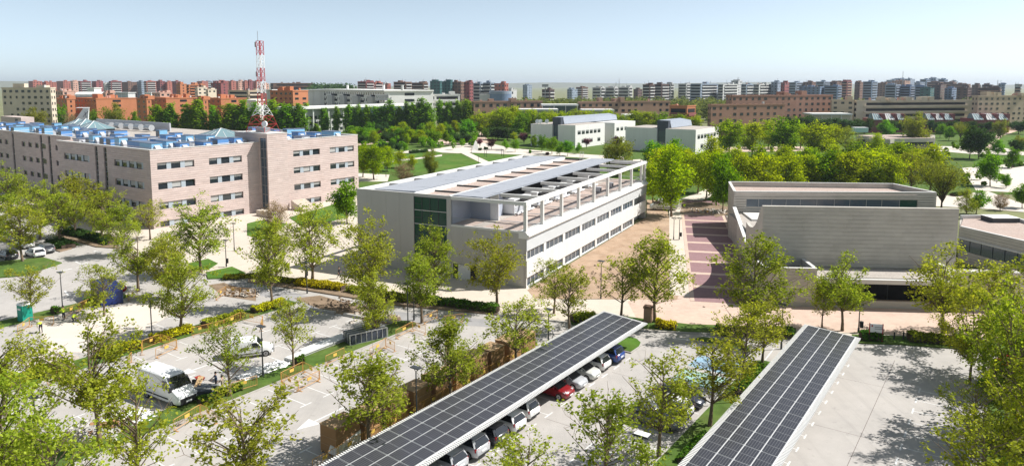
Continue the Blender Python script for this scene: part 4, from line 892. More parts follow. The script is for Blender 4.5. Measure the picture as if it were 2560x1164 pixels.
skp = un(2500, 545, ZW); k0 = rel(skp); mb = MB(); mb.box(k0.x - 2.2, k0.y - 1.6, ZW - 0.5, k0.x + 2.2, k0.y + 1.6, ZW + 0.25, 0); mb.box(k0.x - 2.3, k0.y - 1.7, ZW + 0.25, k0.x + 2.3, k0.y + 1.7, ZW + 0.33, 1); mb.build('rooflight', [M['frame'], M['white']], rw)

# ================================================================== laboratory pavilions in the middle distance
def hitx(O, th, px, py):
    ex = Vector((math.cos(th), -math.sin(th), 0)); ey = Vector((math.sin(th), math.cos(th), 0)); r = ray(px, py); c = Vector((0, 0, CAMZ)); o = Vector((O.x, O.y, 0))
    k = (o - c).dot(ex) / r.dot(ex); return (c + r * k - o).dot(ey)
def hity(O, th, px, py):
    ex = Vector((math.cos(th), -math.sin(th), 0)); ey = Vector((math.sin(th), math.cos(th), 0)); r = ray(px, py); c = Vector((0, 0, CAMZ)); o = Vector((O.x, O.y, 0))
    k = (o - c).dot(ey) / r.dot(ey); return (c + r * k - o).dot(ex)
W12 = winmesh('window', 2.6, 1.7, 0.1, mull=2, blind=0.3)
def pavilion(corner, top, xr0, xs0, xl0, litx, vols, lab, rows=((6.0, 7.7), (2.0, 3.7))):
    th = R(36); O = un(*corner); t = thing('laboratory_pavilion', lab, 'building', (O.x, O.y, 0), -th, 'white laboratory pavilions in the park')
    r = ray(corner[0], top); h = CAMZ + r.z * (O.y / r.y)
    wr = -hity(O, th, xr0, top); wsn = -hity(O, th, xs0, top); wl = -hity(O, th, xl0, top); L1 = hitx(O, th, litx, top)
    mb = MB(); mb.box(-wr, 0, 0, 0, L1, h); mb.build('wall', M['white'], t); mb = MB(); mb.box(-wr + 0.4, 0.4, h, -0.4, L1 - 0.4, h + 0.1); mb.build('roof', M['ggravel'], t)
    tot = L1
    for gap, px2, out in vols:
        y0 = L1 + gap; y1 = y0 + px2; mb = MB(); mb.box(-wr, y0, 0, out, y1, h - 0.1); mb.build('wall', M['white'], t); tot = y1
        for k in range(3): put('window', W12, t, 'x', out, y0 + 2 + k * 4.2, rows[0][0], 0.04)
    mb = MB(); mb.box(-wl, 1.0, 0, -wsn, tot * 0.8, h); mb.build('wall', M['white'], t)
    mb = MB(); mb.box(-wl + 0.4, 1.4, h, -wsn - 0.1, tot * 0.8 - 0.4, h + 0.1); mb.build('roof', M['ggravel'], t)
    mb = MB(); mb.box(-wsn, 2.0, 0, -wr, tot, h + 1.6); mb.build('spine', M['darkclad'], t)
    mb = MB(); mb.hexa([(-wsn - 0.3, 4, h + 1.5), (-wr + 0.9, 4, h + 0.25), (-wr + 0.9, tot, h + 0.25), (-wsn - 0.3, tot, h + 1.5), (-wsn - 0.3, 4, h + 3.4), (-wr + 0.3, 4, h + 2.6), (-wr + 0.3, tot, h + 2.6), (-wsn - 0.3, tot, h + 3.4)]); mb.build('spine_roof', M['zinc'], t)
    mb = MB(); mb.box(-wsn - 0.35, 1.8, h - 0.5, -wr + 0.35, 4.0, h + 3.3); mb.build('spine_front', M['darkclad'], t)
    mb = MB(); mb.box(-wsn + 0.3, 1.9, 0.2, -wr - 0.3, 1.98, h - 0.8); mb.build('spine_glazing', M['glassblue'], t)
    n = int((L1 - 3) / 3.6)
    for ri, (za, zb) in enumerate(rows):
        for k in range(n):
            if ri == 1 and k % 2 == 0: continue
            put('window', W12, t, 'x', 0, 2.0 + k * 3.6, za, 0.04)
    return t, h
t1, h1 = pavilion((1438, 371), 314, 1395, 1378, 1324, 1512, [(6.0, 22, 2.0)], 'left of the two white laboratory pavilions with grey spine roof in the park')
t2, h2 = pavilion((1738, 385), 325, 1664, 1640, 1561, 1797, [], 'right of the two white laboratory pavilions, half behind leafy plane trees')
for i, x in enumerate((1344, 1352, 1368)):
    p = at_depth(x, 306, 322); ds = thing('satellite_dish', f'small white satellite dish on the left pavilion roof, {ORD[i]} from the left', 'dish', (p.x, p.y, h1 + 0.1), 0, 'dishes on the pavilion roof')
    mb = MB(); mb.tube((0, 0, 0), (0, 0, 0.9), 0.1); mb.build('stand', M['greysteel'], ds); mb = MB(); mb.tube((0, 0, 1.3), (-0.2, -0.35, 1.45), 0.35, 1.0, 14); mb.build('bowl', M['whiteplastic'], ds)

# ================================================================== solar canopies over the parking bays
M['cell'] = None
def cellmat():
    m = bpy.data.materials.new('solar_cells'); m.use_nodes = True; N = m.node_tree.nodes; L = m.node_tree.links; b = N['Principled BSDF']
    tc = N.new('ShaderNodeTexCoord'); br = N.new('ShaderNodeTexBrick'); br.offset = 0; L.new(tc.outputs['Object'], br.inputs['Vector'])
    br.inputs['Color1'].default_value = (0.036, 0.037, 0.045, 1); br.inputs['Color2'].default_value = (0.045, 0.046, 0.056, 1); br.inputs['Mortar'].default_value = (0.16, 0.16, 0.17, 1)
    br.inputs['Scale'].default_value = 1.0; br.inputs['Mortar Size'].default_value = 0.011; br.inputs['Brick Width'].default_value = 0.178; br.inputs['Row Height'].default_value = 1.135
    L.new(br.outputs['Color'], b.inputs['Base Color']); b.inputs['Roughness'].default_value = 0.25; b.inputs['Specular IOR Level'].default_value = 0.25
    return m
M['cell'] = cellmat()
def canopy(x0, x1, y0, y1, lab):
    z0, z1 = 3.15, 2.75      # falls towards the drive
    O = pk(x0, y0); t = thing('solar_canopy', lab, 'solar canopy', O, -PTH, 'solar parking canopies'); w = x1 - x0; l = y1 - y0
    zz = lambda x: z0 + (z1 - z0) * x / w
    mb = MB()       # corrugated steel deck: ribs run across
    n = int(l / 0.21)
    for i in range(n):
        y = i * 0.21; mb.hexa([(0, y, zz(0) - 0.10), (w, y, zz(w) - 0.10), (w, y + 0.12, zz(w) - 0.10), (0, y + 0.12, zz(0) - 0.10), (0, y + 0.02, zz(0)), (w, y + 0.02, zz(w)), (w, y + 0.10, zz(w)), (0, y + 0.10, zz(0))])
    o = mb.build('corrugated_deck', M['whitesteel'], t); o['kind'] = 'stuff'
    mb = MB(); mb.hexa([(0.02, 0, zz(0) - 0.12), (w - 0.02, 0, zz(w) - 0.12), (w - 0.02, l, zz(w) - 0.12), (0.02, l, zz(0) - 0.12), (0.02, 0, zz(0) - 0.085), (w - 0.02, 0, zz(w) - 0.085), (w - 0.02, l, zz(w) - 0.085), (0.02, l, zz(0) - 0.085)]); mb.build('deck_sheet', M['galv'], t)
    pw = 1.10; px0 = (w - 4 * pw - 3 * 0.03) / 2; dz = (z1 - z0) * pw / w
    P = MB(); b = 0.025
    P.hexa([(0, 0, 0), (pw, 0, dz), (pw, 2.33, dz), (0, 2.33, 0), (0, 0, 0.035), (pw, 0, dz + 0.035), (pw, 2.33, dz + 0.035), (0, 2.33, 0.035)], 1)
    c = 0.07
    ring = [(b + c, b), (pw - b - c, b), (pw - b, b + c), (pw - b, 2.33 - b - c), (pw - b - c, 2.33 - b), (b + c, 2.33 - b), (b, 2.33 - b - c), (b, b + c)]
    P.poly([(x, y, dz * x / pw + 0.042) for x, y in ring], 0)
    P.poly([(x, y, dz * x / pw + 0.045) for x, y in ((b, 1.155), (pw - b, 1.155), (pw - b, 1.172), (b, 1.172))], 2)
    me = P.mesh('solar_panel', [M['cell'], M['galv'], M['greysteel']])
    rows_ = int((l - 0.7) / 2.36)
    for i in range(4):
        for j in range(rows_):
            x = px0 + i * (pw + 0.035); link('solar_panel', me, t, (x, l - 0.65 - (j + 1) * 2.36, zz(x) + 0.06))
    mb = MB()
    for i in range(5):
        x = px0 - 0.02 + i * (pw + 0.035); mb.box(x - 0.018, 0.2, zz(x), x + 0.02, l - 0.6, zz(x) + 0.075)
    mb.build('panel_rail', M['whitesteel'], t)
    k = 0; y = 1.2
    while y < l:
        mb = MB(); mb.box(0.35, y - 0.12, 0, 0.65, y + 0.12, 2.7); mb.build('column', M['galv'], t)
        mb = MB(); mb.hexa([(0.2, y - 0.09, zz(0.2) - 0.42), (w - 0.2, y - 0.09, zz(w) - 0.26), (w - 0.2, y + 0.09, zz(w) - 0.26), (0.2, y + 0.09, zz(0.2) - 0.42), (0.2, y - 0.09, zz(0.2) - 0.13), (w - 0.2, y - 0.09, zz(w) - 0.13), (w - 0.2, y + 0.09, zz(w) - 0.13), (0.2, y + 0.09, zz(0.2) - 0.13)]); mb.build('cantilever_beam', M['galv'], t)
        y += 5.06
    return t
canopy(-36.05, -30.75, 24.0, 68.6, 'left solar panel parking canopy with a row of cars beneath')
canopy(-16.75, -11.35, 36.0, 76.9, 'right solar panel parking canopy beside the empty paved lot')
# ================================================================== town in the distance
def cm(name, col, **k):
    if name not in M: M[name] = mat(name, col, 0.85, spec=0.2, var=0.08, vs=0.15, dirt=0.25, ds=0.08, **k)
    return M[name]
PAL = dict(orange=(0.50, 0.20, 0.10), brick=(0.40, 0.22, 0.16), red=(0.38, 0.14, 0.11), dred=(0.26, 0.09, 0.09), brown=(0.20, 0.12, 0.09), dbrown=(0.12, 0.075, 0.065), cream=(0.62, 0.53, 0.42), beige=(0.52, 0.42, 0.31), pink=(0.55, 0.33, 0.26), grey=(0.40, 0.40, 0.40), lgrey=(0.52, 0.52, 0.51), bluegrey=(0.26, 0.31, 0.38), blue=(0.17, 0.23, 0.33), white=(0.74, 0.73, 0.70), dark=(0.08, 0.09, 0.10), teal=(0.05, 0.13, 0.13), tan=(0.40, 0.25, 0.18))  # brick lightened and reds dulled: distance haze put into the colours
for k, c in PAL.items(): cm('fw_' + k, c)
rf = random.Random(77)
def far_building(xl, xm, xr, ytop, Y, col, floors, label, style=0, th=35, extra=1, cat='building', group='apartment blocks in the distance', name='apartment_block', trim='lgrey', roofbits=True, maxl=90):
    th = R(th); C = at_depth(xm, ytop, Y); h = C.z
    t = thing(name, label, cat, (C.x, C.y, 0), -th, group)
    wl = min(maxl, max(3.0, -hity(C, th, xl, ytop))); lr = min(maxl, max(3.0, hitx(C, th, xr, ytop)))
    mb = MB(); mb.box(-wl, 0, -0.3, 0, lr, h); mb.build('wall', M['fw_' + col], t)
    fh = h / floors
    for f in range(floors):
        z0 = f * fh + fh * 0.34; z1 = f * fh + fh * 0.78
        if f < floors - 9: continue
        mb = MB()
        if style == 0:
            near_ = Y < 480
            for face, ln in (('y', wl), ('x', lr)):
                n = max(2, int(ln / 4.2)); st = ln / n
                for k in range(n):
                    if rf.random() > 0.9: continue
                    a0 = k * st + st * 0.25; a1 = k * st + st * rf.uniform(0.55, 0.75)
                    if near_:
                        o = link('window', UNIT, t); o.scale = ((a1 - a0), 0.16, z1 - z0) if face == 'y' else (0.16, a1 - a0, z1 - z0); o.location = (-wl + a0, -0.06, z0) if face == 'y' else (-0.1, a0, z0)
                    elif face == 'y': mb.box(-wl + a0, -0.06, z0, -wl + a1, 0.1, z1)
                    else: mb.box(-0.1, a0, z0, 0.06, a1, z1)
            if mb.v: o = mb.build('window_row', M['glass'], t); o['kind'] = 'stuff'
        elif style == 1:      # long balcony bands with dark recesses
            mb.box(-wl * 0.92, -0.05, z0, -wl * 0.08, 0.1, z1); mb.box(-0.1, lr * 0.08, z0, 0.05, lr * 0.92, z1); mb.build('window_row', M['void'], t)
            mb = MB(); mb.box(-wl * 0.94, -0.9, f * fh, -wl * 0.06, -0.02, f * fh + fh * 0.3); mb.box(0.02, lr * 0.06, f * fh, 0.9, lr * 0.94, f * fh + fh * 0.3); mb.build('balcony', M['fw_' + trim], t)
        elif style == 2:      # plain end walls, windows on the shaded side only
            n = max(2, int(wl / 5)); st = wl / n
            for k in range(n): mb.box(-wl + k * st + st * 0.3, -0.06, z0, -wl + k * st + st * 0.65, 0.1, z1)
            mb.box(-0.1, lr * 0.4, z0, 0.06, lr * 0.6, z1); o = mb.build('window_row', M['glass'], t); o['kind'] = 'stuff'
    mb = MB(); mb.box(-wl - 0.2, -0.2, h, 0.2, 0.3, h + 0.7); mb.box(-0.3, 0.32, h, 0.2, lr + 0.2, h + 0.7); mb.box(-wl - 0.2, 0.32, h, -wl + 0.3, lr + 0.2, h + 0.7); mb.build('parapet', M['fw_' + col], t)
    if roofbits:
        for k in range(extra):
            a = -wl * rf.uniform(0.15, 0.8); b = lr * rf.uniform(0.15, 0.7); s = rf.uniform(1.6, 3.0); mb = MB(); mb.box(a - s, b, h, a + s, b + s * 1.4, h + rf.uniform(1.8, 3.2)); mb.build('stair_head', M['fw_' + col], t)
        for k in range(extra + 1):
            a = -wl * rf.uniform(0.1, 0.9); b = lr * rf.uniform(0.1, 0.8); mb = MB(); mb.box(a - 0.5, b, h, a + 0.5, b + 1, h + rf.uniform(1.2, 2.4)); mb.build('chimney', M['fw_' + rf.choice(['pink', col, 'lgrey'])], t)
    if roofbits and Y > 600:
        mb = MB()
        for k in range(2): a = -wl * rf.uniform(0.1, 0.9); b = lr * rf.uniform(0.1, 0.8); mb.bar((a, b, h), (a, b, h + rf.uniform(3, 6)), 0.22)
        o = mb.build('aerial', M['greysteel'], t); o['kind'] = 'stuff'
    return t, h, wl, lr
UNIT = MB(); UNIT.box(0, 0, 0, 1, 1, 1); UNIT = UNIT.mesh('window', M['glass'])
FB = far_building
FB(4, 126, 133, 222, 385, 'cream', 8, 'cream apartment block at the far left behind the stone building', 0, th=16, extra=3, group=None)
# orange brick housing row
for i, (a, b, c, y, Y) in enumerate([(131, 167, 187, 249, 470), (187, 240, 341, 248, 468), (341, 366, 374, 249, 440), (374, 415, 500, 247, 455), (484, 508, 516, 250, 430), (516, 552, 616, 248, 445)]):
    FB(a, b, c, y, Y, 'orange', 6, f'orange brick housing block with flat roof, {ORD[i]} from the left in its row', 2, th=40, extra=4, group='orange brick housing row')
FB(675, 732, 770, 229, 430, 'orange', 8, 'dark orange brick block right of the radio mast, with stepped white balconies', 0, th=36, extra=4, group=None)
FB(131, 157, 186, 229, 640, 'pink', 6, 'pale pink brick block with chimneys behind the orange housing', 0, extra=4, group=None)
FB(258, 264, 285, 233, 700, 'pink', 5, 'pale pink gabled block above the orange housing, left of the poplars', 0, extra=3, group=None)
FB(380, 400, 428, 233, 700, 'pink', 5, 'pink block with white gables behind the orange housing near the poplars', 0, extra=3, group=None)
FB(487, 494, 518, 220, 720, 'cream', 7, 'cream block with small square windows behind the orange housing, left one of a pair', 0, group=None)
FB(514, 520, 541, 225, 700, 'cream', 7, 'cream block with small square windows behind the orange housing, right one of a pair', 0, group=None)
FB(440, 450, 466, 211, 820, 'orange', 9, 'orange tower block standing above the housing, left one of a pair', 2, extra=2, group=None)
FB(466, 472, 512, 213, 800, 'orange', 9, 'orange tower block standing above the housing, right one of a pair', 1, trim='orange', extra=3, group=None)
FB(527, 552, 569, 209, 760, 'dred', 10, 'dark red brick tower block left of the radio mast', 2, group=None)
FB(570, 621, 656, 228, 620, 'beige', 6, 'low beige office block with window bands beside the radio mast', 1, trim='cream', group=None)
sky = [(71, 82, 105, 204, 1300, 'red', 0), (105, 115, 141, 206, 1320, 'red', 0), (141, 158, 176, 204, 1400, 'red', 0), (176, 182, 199, 203, 1500, 'pink', 0), (196, 201, 227, 204, 1250, 'dred', 1), (229, 240, 258, 204, 1300, 'dred', 2), (258, 262, 273, 209, 1250, 'white', 1), (272, 277, 304, 204, 1250, 'dred', 1), (304, 320, 343, 206, 1350, 'brown', 0), (342, 353, 361, 205, 1350, 'bluegrey', 0), (360, 366, 390, 204, 1200, 'red', 1), (388, 400, 413, 204, 1250, 'dred', 0), (413, 418, 430, 206, 1250, 'red', 2), (428, 441, 452, 204, 1400, 'dred', 0), (492, 505, 520, 204, 1500, 'red', 0), (512, 518, 531, 204, 1600, 'bluegrey', 1), (532, 546, 572, 203, 1400, 'red', 0), (571, 578, 590, 204, 1300, 'red', 2), (590, 596, 609, 204, 1320, 'pink', 0), (606, 612, 619, 204, 1300, 'red', 2), (617, 623, 634, 203, 1310, 'dred', 0), (633, 640, 652, 204, 1300, 'red', 2), (655, 660, 672, 210, 1300, 'pink', 0)]
for i, (a, b, c, y, Y, col, st) in enumerate(sky):
    FB(a, b, c, y, Y, col, 9, f'{dict(red="red brick", dred="dark red brick", pink="pinkish", white="white banded", brown="brown brick", bluegrey="blue grey")[col]} block on the left skyline, {ORD[i]} from the left', st, extra=2, group='red blocks on the left skyline')
FB(676, 683, 782, 209, 1050, 'brown', 6, 'long brown slab block on the skyline right of the radio mast', 1, trim='brown', th=62, extra=4, group=None)
cen = [(894, 915, 935, 205, 900, 'dred', 1, 9), (933, 937, 957, 207, 930, 'red', 1, 8), (955, 960, 976, 211, 1000, 'lgrey', 0, 7), (962, 968, 977, 214, 900, 'red', 0, 5), (984, 1014, 1029, 206, 900, 'brown', 1, 8), (1029, 1058, 1070, 208, 920, 'brown', 1, 8), (1075, 1100, 1105, 204, 850, 'teal', 0, 9), (1103, 1126, 1131, 205, 860, 'teal', 0, 9), (1130, 1152, 1160, 206, 860, 'brown', 0, 8), (1158, 1174, 1183, 206, 870, 'dred', 0, 8), (1183, 1200, 1210, 209, 900, 'bluegrey', 1, 7), (1209, 1226, 1238, 208, 900, 'bluegrey', 1, 7), (1236, 1262, 1271, 210, 820, 'red', 0, 6), (1271, 1278, 1292, 226, 900, 'lgrey', 0, 3), (1307, 1318, 1330, 213, 1300, 'bluegrey', 0, 9), (1355, 1374, 1386, 225, 900, 'dbrown', 1, 5), (1418, 1430, 1444, 224, 1200, 'bluegrey', 0, 5), (1440, 1455, 1470, 219, 1250, 'brown', 1, 6), (1481, 1502, 1513, 220, 900, 'lgrey', 1, 6), (1513, 1536, 1545, 220, 905, 'lgrey', 1, 6), (1545, 1572, 1581, 219, 910, 'lgrey', 1, 6), (1584, 1595, 1606, 224, 1100, 'dbrown', 0, 5), (1607, 1624, 1637, 213, 830, 'dbrown', 1, 8), (1636, 1654, 1672, 212, 850, 'dbrown', 1, 8), (1668, 1676, 1685, 211, 900, 'grey', 1, 8), (1696, 1716, 1730, 211, 900, 'lgrey', 1, 8), (1726, 1752, 1795, 211, 760, 'bluegrey', 1, 9), (1795, 1808, 1846, 212, 780, 'lgrey', 1, 9), (1828, 1846, 1856, 203, 900, 'lgrey', 0, 10), (1853, 1866, 1884, 212, 850, 'bluegrey', 1, 8), (1884, 1898, 1930, 212, 870, 'lgrey', 1, 8), (1928, 1944, 1956, 206, 900, 'bluegrey', 0, 9), (1952, 1962, 1973, 208, 880, 'dred', 0, 8)]
for i, (a, b, c, y, Y, col, st, fl_) in enumerate(cen):
    nm = dict(dred='dark red', red='red brick', lgrey='pale grey banded', brown='brown', teal='dark green glazed', bluegrey='blue grey', dbrown='dark brown and white', grey='grey')[col]
    FB(a, b, c, y, Y, col, fl_, f'{nm} block on the middle skyline, {ORD[i]} counting from the left', st, extra=2, trim='lgrey', group='blocks on the middle skyline')
rig = [(1972, 1990, 2010, 207, 1100, 'bluegrey'), (2008, 2030, 2042, 206, 1120, 'brown'), (2040, 2060, 2076, 205, 1100, 'bluegrey'), (2074, 2092, 2106, 206, 1130, 'brown'), (2104, 2118, 2130, 204, 1080, 'dred'), (1998, 2050, 2062, 218, 900, 'blue'), (2060, 2094, 2104, 216, 900, 'blue'), (2137, 2150, 2160, 206, 1150, 'brown'), (2158, 2180, 2194, 205, 1100, 'blue'), (2193, 2215, 2232, 208, 1250, 'brown'), (2213, 2240, 2252, 213, 900, 'bluegrey'), (2230, 2262, 2285, 203, 1350, 'tan'), (2250, 2276, 2290, 216, 920, 'blue'), (2286, 2300, 2320, 207, 1300, 'bluegrey'), (2288, 2310, 2318, 217, 880, 'blue'), (2300, 2326, 2336, 222, 820, 'teal'), (2318, 2350, 2362, 206, 1250, 'brown'), (2330, 2352, 2374, 213, 900, 'dbrown'), (2360, 2384, 2408, 206, 1300, 'brown'), (2362, 2380, 2396, 222, 850, 'blue'), (2374, 2420, 2444, 211, 1150, 'brown'), (2392, 2420, 2444, 221, 800, 'dbrown'), (2442, 2500, 2527, 221, 820, 'dbrown'), (2430, 2446, 2456, 213, 1000, 'dbrown'), (2455, 2480, 2500, 213, 1050, 'dbrown'), (2496, 2512, 2525, 211, 1000, 'blue'), (2537, 2552, 2590, 217, 800, 'grey'), (2216, 2236, 2250, 201, 1450, 'bluegrey'), (2236, 2252, 2270, 197, 1500, 'blue'), (2262, 2276, 2290, 198, 1520, 'bluegrey'), (2300, 2316, 2330, 199, 1480, 'blue'), (2322, 2340, 2356, 196, 1550, 'bluegrey'), (2346, 2362, 2380, 199, 1500, 'blue'), (2376, 2388, 2402, 204, 1450, 'bluegrey')]  # blue tones paint distance haze onto these blocks
for i, (a, b, c, y, Y, col) in enumerate(rig):
    nm = dict(bluegrey='hazy blue grey', brown='hazy brown', blue='haze blue', dred='dark red', tan='tan', teal='dark teal', dbrown='dark brown', grey='grey')[col]
    FB(a, b, c, y, Y, col, 8, f'{nm} block on the right skyline, {ORD[i]} counting from the left', 0 if i % 2 else 1, trim='bluegrey' if col in ('blue', 'bluegrey', 'teal') else 'tan', extra=3, group='blocks on the right skyline')
# brick blocks and cream block behind the park on the right
FB(1815, 1830, 2082, 241, 430, 'brick', 6, 'large brown brick apartment block with recessed upper balconies behind the park', 0, th=72, extra=3, group=None, maxl=260)
FB(1770, 1778, 1963, 264, 385, 'brick', 5, 'lower brown brick block standing in front of the large brick apartments', 0, th=72, extra=0, group=None, maxl=260)
FB(2080, 2136, 2140, 252, 440, 'beige', 6, 'beige end block with small windows left of the long cream building', 0, th=10, extra=1, group=None)
t, h, wl_, lr_ = FB(2136, 2142, 2436, 254, 440, 'cream', 5, 'long cream apartment building with dark horizontal window bands', 1, th=80, trim='cream', extra=6, group=None, maxl=260)
FB(2430, 2446, 2600, 242, 430, 'beige', 7, 'sandy beige apartment building at the right edge behind the park', 0, th=76, extra=5, group=None, maxl=260)
# brick terraces in the centre
FB(1180, 1184, 1356, 256, 430, 'tan', 4, 'low brown brick terrace behind the park trees, left part', 0, th=72, extra=2, group=None, maxl=260)
FB(1445, 1452, 1676, 257, 430, 'tan', 5, 'low brown brick terrace behind the park trees, right part', 0, th=72, extra=3, group=None, maxl=260)
FB(1674, 1718, 1739, 267, 400, 'orange', 3, 'small bright orange building at the end of the brick terrace', 1, th=40, trim='dred', extra=0, group=None)
# white roofs linking the terraces and park shelters
def flat_roof_hall(xl, xr, yt, yb, Y, lab, wallm='glassblue', roofm='white', depth=14):
    a = at_depth(xl, yt, Y); b = at_depth(xr, yt, Y); zt = a.z; t = thing('flat_roof_hall', lab, 'hall', (a.x, a.y, 0)); L_ = b.x - a.x
    mb = MB(); mb.box(0, 0, zt - 0.9, L_, depth, zt); mb.build('roof', M[roofm], t)
    mb = MB(); mb.box(1.0, 1.2, -0.1, L_ - 1, depth - 1, zt - 0.92); mb.build('wall', M[wallm], t)
    n = max(2, int(L_ / 6)); 
    for k in range(n + 1):
        mb = MB(); x = 0.5 + k * (L_ - 1) / n; mb.box(x - 0.15, 0.6, -0.1, x + 0.15, 0.9, zt - 0.92); mb.build('post', M['whitesteel'], t)
    return t
flat_roof_hall(1354, 1446, 261, 275, 425, 'white roofed glazed link between the two brick terraces')
flat_roof_hall(1290, 1396, 273, 290, 408, 'white flat roofed hall among trees, left of the pavilion', 'concrete')
flat_roof_hall(1455, 1536, 274, 290, 408, 'white flat roofed hall behind the left pavilion', 'concrete')
flat_roof_hall(1562, 1600, 287, 300, 400, 'small white wall building behind the pavilion trees', 'white')
# round dark water tank and its box
c = at_depth(1251, 253, 560); tk = thing('round_tank', 'dark blue round tank building above the brick terrace', 'tank', (c.x, c.y, 0)); zt = at_depth(1251, 228, 560).z; rad = 27 / 1780 * 560 * 1.03
mb = MB(); mb.tube((0, 0, 0), (0, 0, zt - 2.2), rad, n=40); mb.build('drum', M['fw_blue'], tk, smooth=False)
mb = MB(); mb.tube((0, 0, zt - 2.2), (0, 0, zt), rad * 1.01, n=40); mb.build('rim', M['fw_bluegrey'], tk)
mb = MB(); mb.box(-rad - 7.5, -3, 0, -rad + 0.6, 5, zt - 2.4); mb.build('annexe', M['fw_lgrey'], tk)
# tall floodlight, spires and thin masts on the skyline
for i, (x, yt, yb, Y) in enumerate([(1238 + 125, 211, 226, 900), (1548, 196, 219, 1200), (1540, 205, 219, 1200), (2258, 178, 198, 1300), (2495, 200, 212, 1000), (1845, 195, 204, 900)]):
    a = at_depth(x, yt, Y); ms = thing('skyline_mast', ['floodlight pylon with lamp bank on the middle skyline', 'tallest thin mast above the pale grey slab block', 'shorter thin mast beside the tall mast on the skyline', 'thin needle mast above the blue hill on the right skyline', 'thin mast on the haze blue block near the right edge', 'short spire on the pale grey tower block'][i], 'mast', (a.x, a.y, 0))
    mb = MB(); mb.tube((0, 0, 0), (0, 0, a.z), 0.6, 0.35, 6); mb.build('shaft', M['greysteel'], ms)
    if i == 0: mb = MB(); mb.box(-4, -0.6, a.z - 3.2, 4, 0.6, a.z); mb.build('lamp_bank', M['greysteel'], ms)
# white university building with its name board
uv = FB(775, 962, 1083, 229, 520, 'white', 5, 'long white university building with name board on its corner', 2, th=58, extra=0, group=None, maxl=160, name='university_building', roofbits=False)
ut, uh, uwl, ulr = uv
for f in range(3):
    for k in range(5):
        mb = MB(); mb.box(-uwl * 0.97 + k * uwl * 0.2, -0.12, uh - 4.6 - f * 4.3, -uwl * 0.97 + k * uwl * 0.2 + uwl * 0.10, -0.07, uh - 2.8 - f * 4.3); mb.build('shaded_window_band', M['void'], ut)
for k in range(5):
    x = -uwl * 0.99 + k * uwl * 0.2; mb = MB(); mb.box(x, -2.5, 0, x + uwl * 0.075, -0.02, uh - 4); mb.build('stair_block', M['fw_lgrey'], ut)
mb = MB(); mb.box(-uwl - 1, -1.0, uh, 1.0, ulr, uh + 1.0); mb.build('roof_slab', M['fw_white'], ut)
for k, x in enumerate((-uwl * 0.72, -uwl * 0.2, 4)):
    mb = MB(); mb.tube((x, 12, uh + 1), (x, 12, uh + 4.6), 1.0, n=10); mb.build('vent_chimney', M['fw_white'], ut)
FB(1082, 1086, 1150, 238, 560, 'white', 4, 'small white curved annexe right of the long university building', 1, th=70, trim='white', extra=1, group=None)
sp = at_depth(938, 251, 500); sg = thing('name_board', 'white rooftop board with dark university lettering on the long white building', 'sign', (sp.x, sp.y, sp.z - 3), 0)
bw = 34 / 1780 * 500; bh = 15.5 / 1780 * 500
mb = MB(); mb.box(0, 0, 3, bw, 0.6, 3 + bh); mb.build('board', M['white'], sg)
mb = MB(); 
for k in (0.5, bw - 0.5): mb.box(k - 0.2, 0.1, -sp.z + 3, k + 0.2, 0.5, 3)
mb.build('legs', M['greysteel'], sg)
def text(s, size, loc, parent, m, rx=R(90), align='LEFT', rz=0.0, name='lettering'):
    cu = bpy.data.curves.new(name, 'FONT'); cu.body = s; cu.size = size; cu.align_x = align; cu.extrude = 0.01; cu.materials.append(M[m])
    o = bpy.data.objects.new(name, cu); COL.objects.link(o); dg = bpy.context.evaluated_depsgraph_get(); me = bpy.data.meshes.new_from_object(o.evaluated_get(dg)); bpy.data.objects.remove(o)
    if not me.materials: me.materials.append(M[m])
    o = link(name, me, parent, loc); o.rotation_euler = (rx, 0, rz); return o
text('Universidad', 1.25, (3.0, -0.05, 3 + bh * 0.58), sg, 'darkclad'); text('Rey Juan Carlos', 0.95, (3.0, -0.05, 3 + bh * 0.34), sg, 'darkclad'); text('U', 2.4, (0.7, -0.05, 3 + bh * 0.40), sg, 'darkclad')
mb = MB(); mb.box(0.6, -0.05, 3.5, bw - 0.6, -0.01, 3.85); mb.build('underline', M['bluegreywall'], sg)
# school with tall white columns among the poplars
c = at_depth(742, 268, 395); e = at_depth(893, 262, 430); d = Vector((e.x - c.x, e.y - c.y, 0)); ang = math.atan2(d.y, d.x); L_ = d.length
sc = thing('colonnade_building', 'long pale building with white roof edge and tall columns behind the poplars', 'building', (c.x, c.y, 0), ang); zt = c.z
mb = MB(); mb.box(-6, -1.5, zt - 1.2, L_ + 52, 16, zt); mb.build('roof', M['white'], sc)
mb = MB(); mb.box(-5, 2.5, -0.2, L_ + 50, 15, zt - 1.22); mb.build('wall', M['fw_lgrey'], sc)
for k in range(9): mb = MB(); mb.tube((k * L_ / 8, 0, -0.2), (k * L_ / 8, 0, zt - 1.22), 0.45, n=8); mb.build('column', M['white'], sc)
for z in (1.5, 5.2, 8.6):
    if z > zt - 3: continue
    for k in range(14): mb = MB(); mb.box(1 + k * L_ / 14, 2.42, z, 1 + k * L_ / 14 + 1.9, 2.49, z + 1.7); mb.build('window', M['glass'], sc)
mb = MB(); mb.box(L_ + 2, -1.4, 2, L_ + 49, 2.45, zt - 1.25); mb.build('glazed_wing', M['glassblue'], sc)
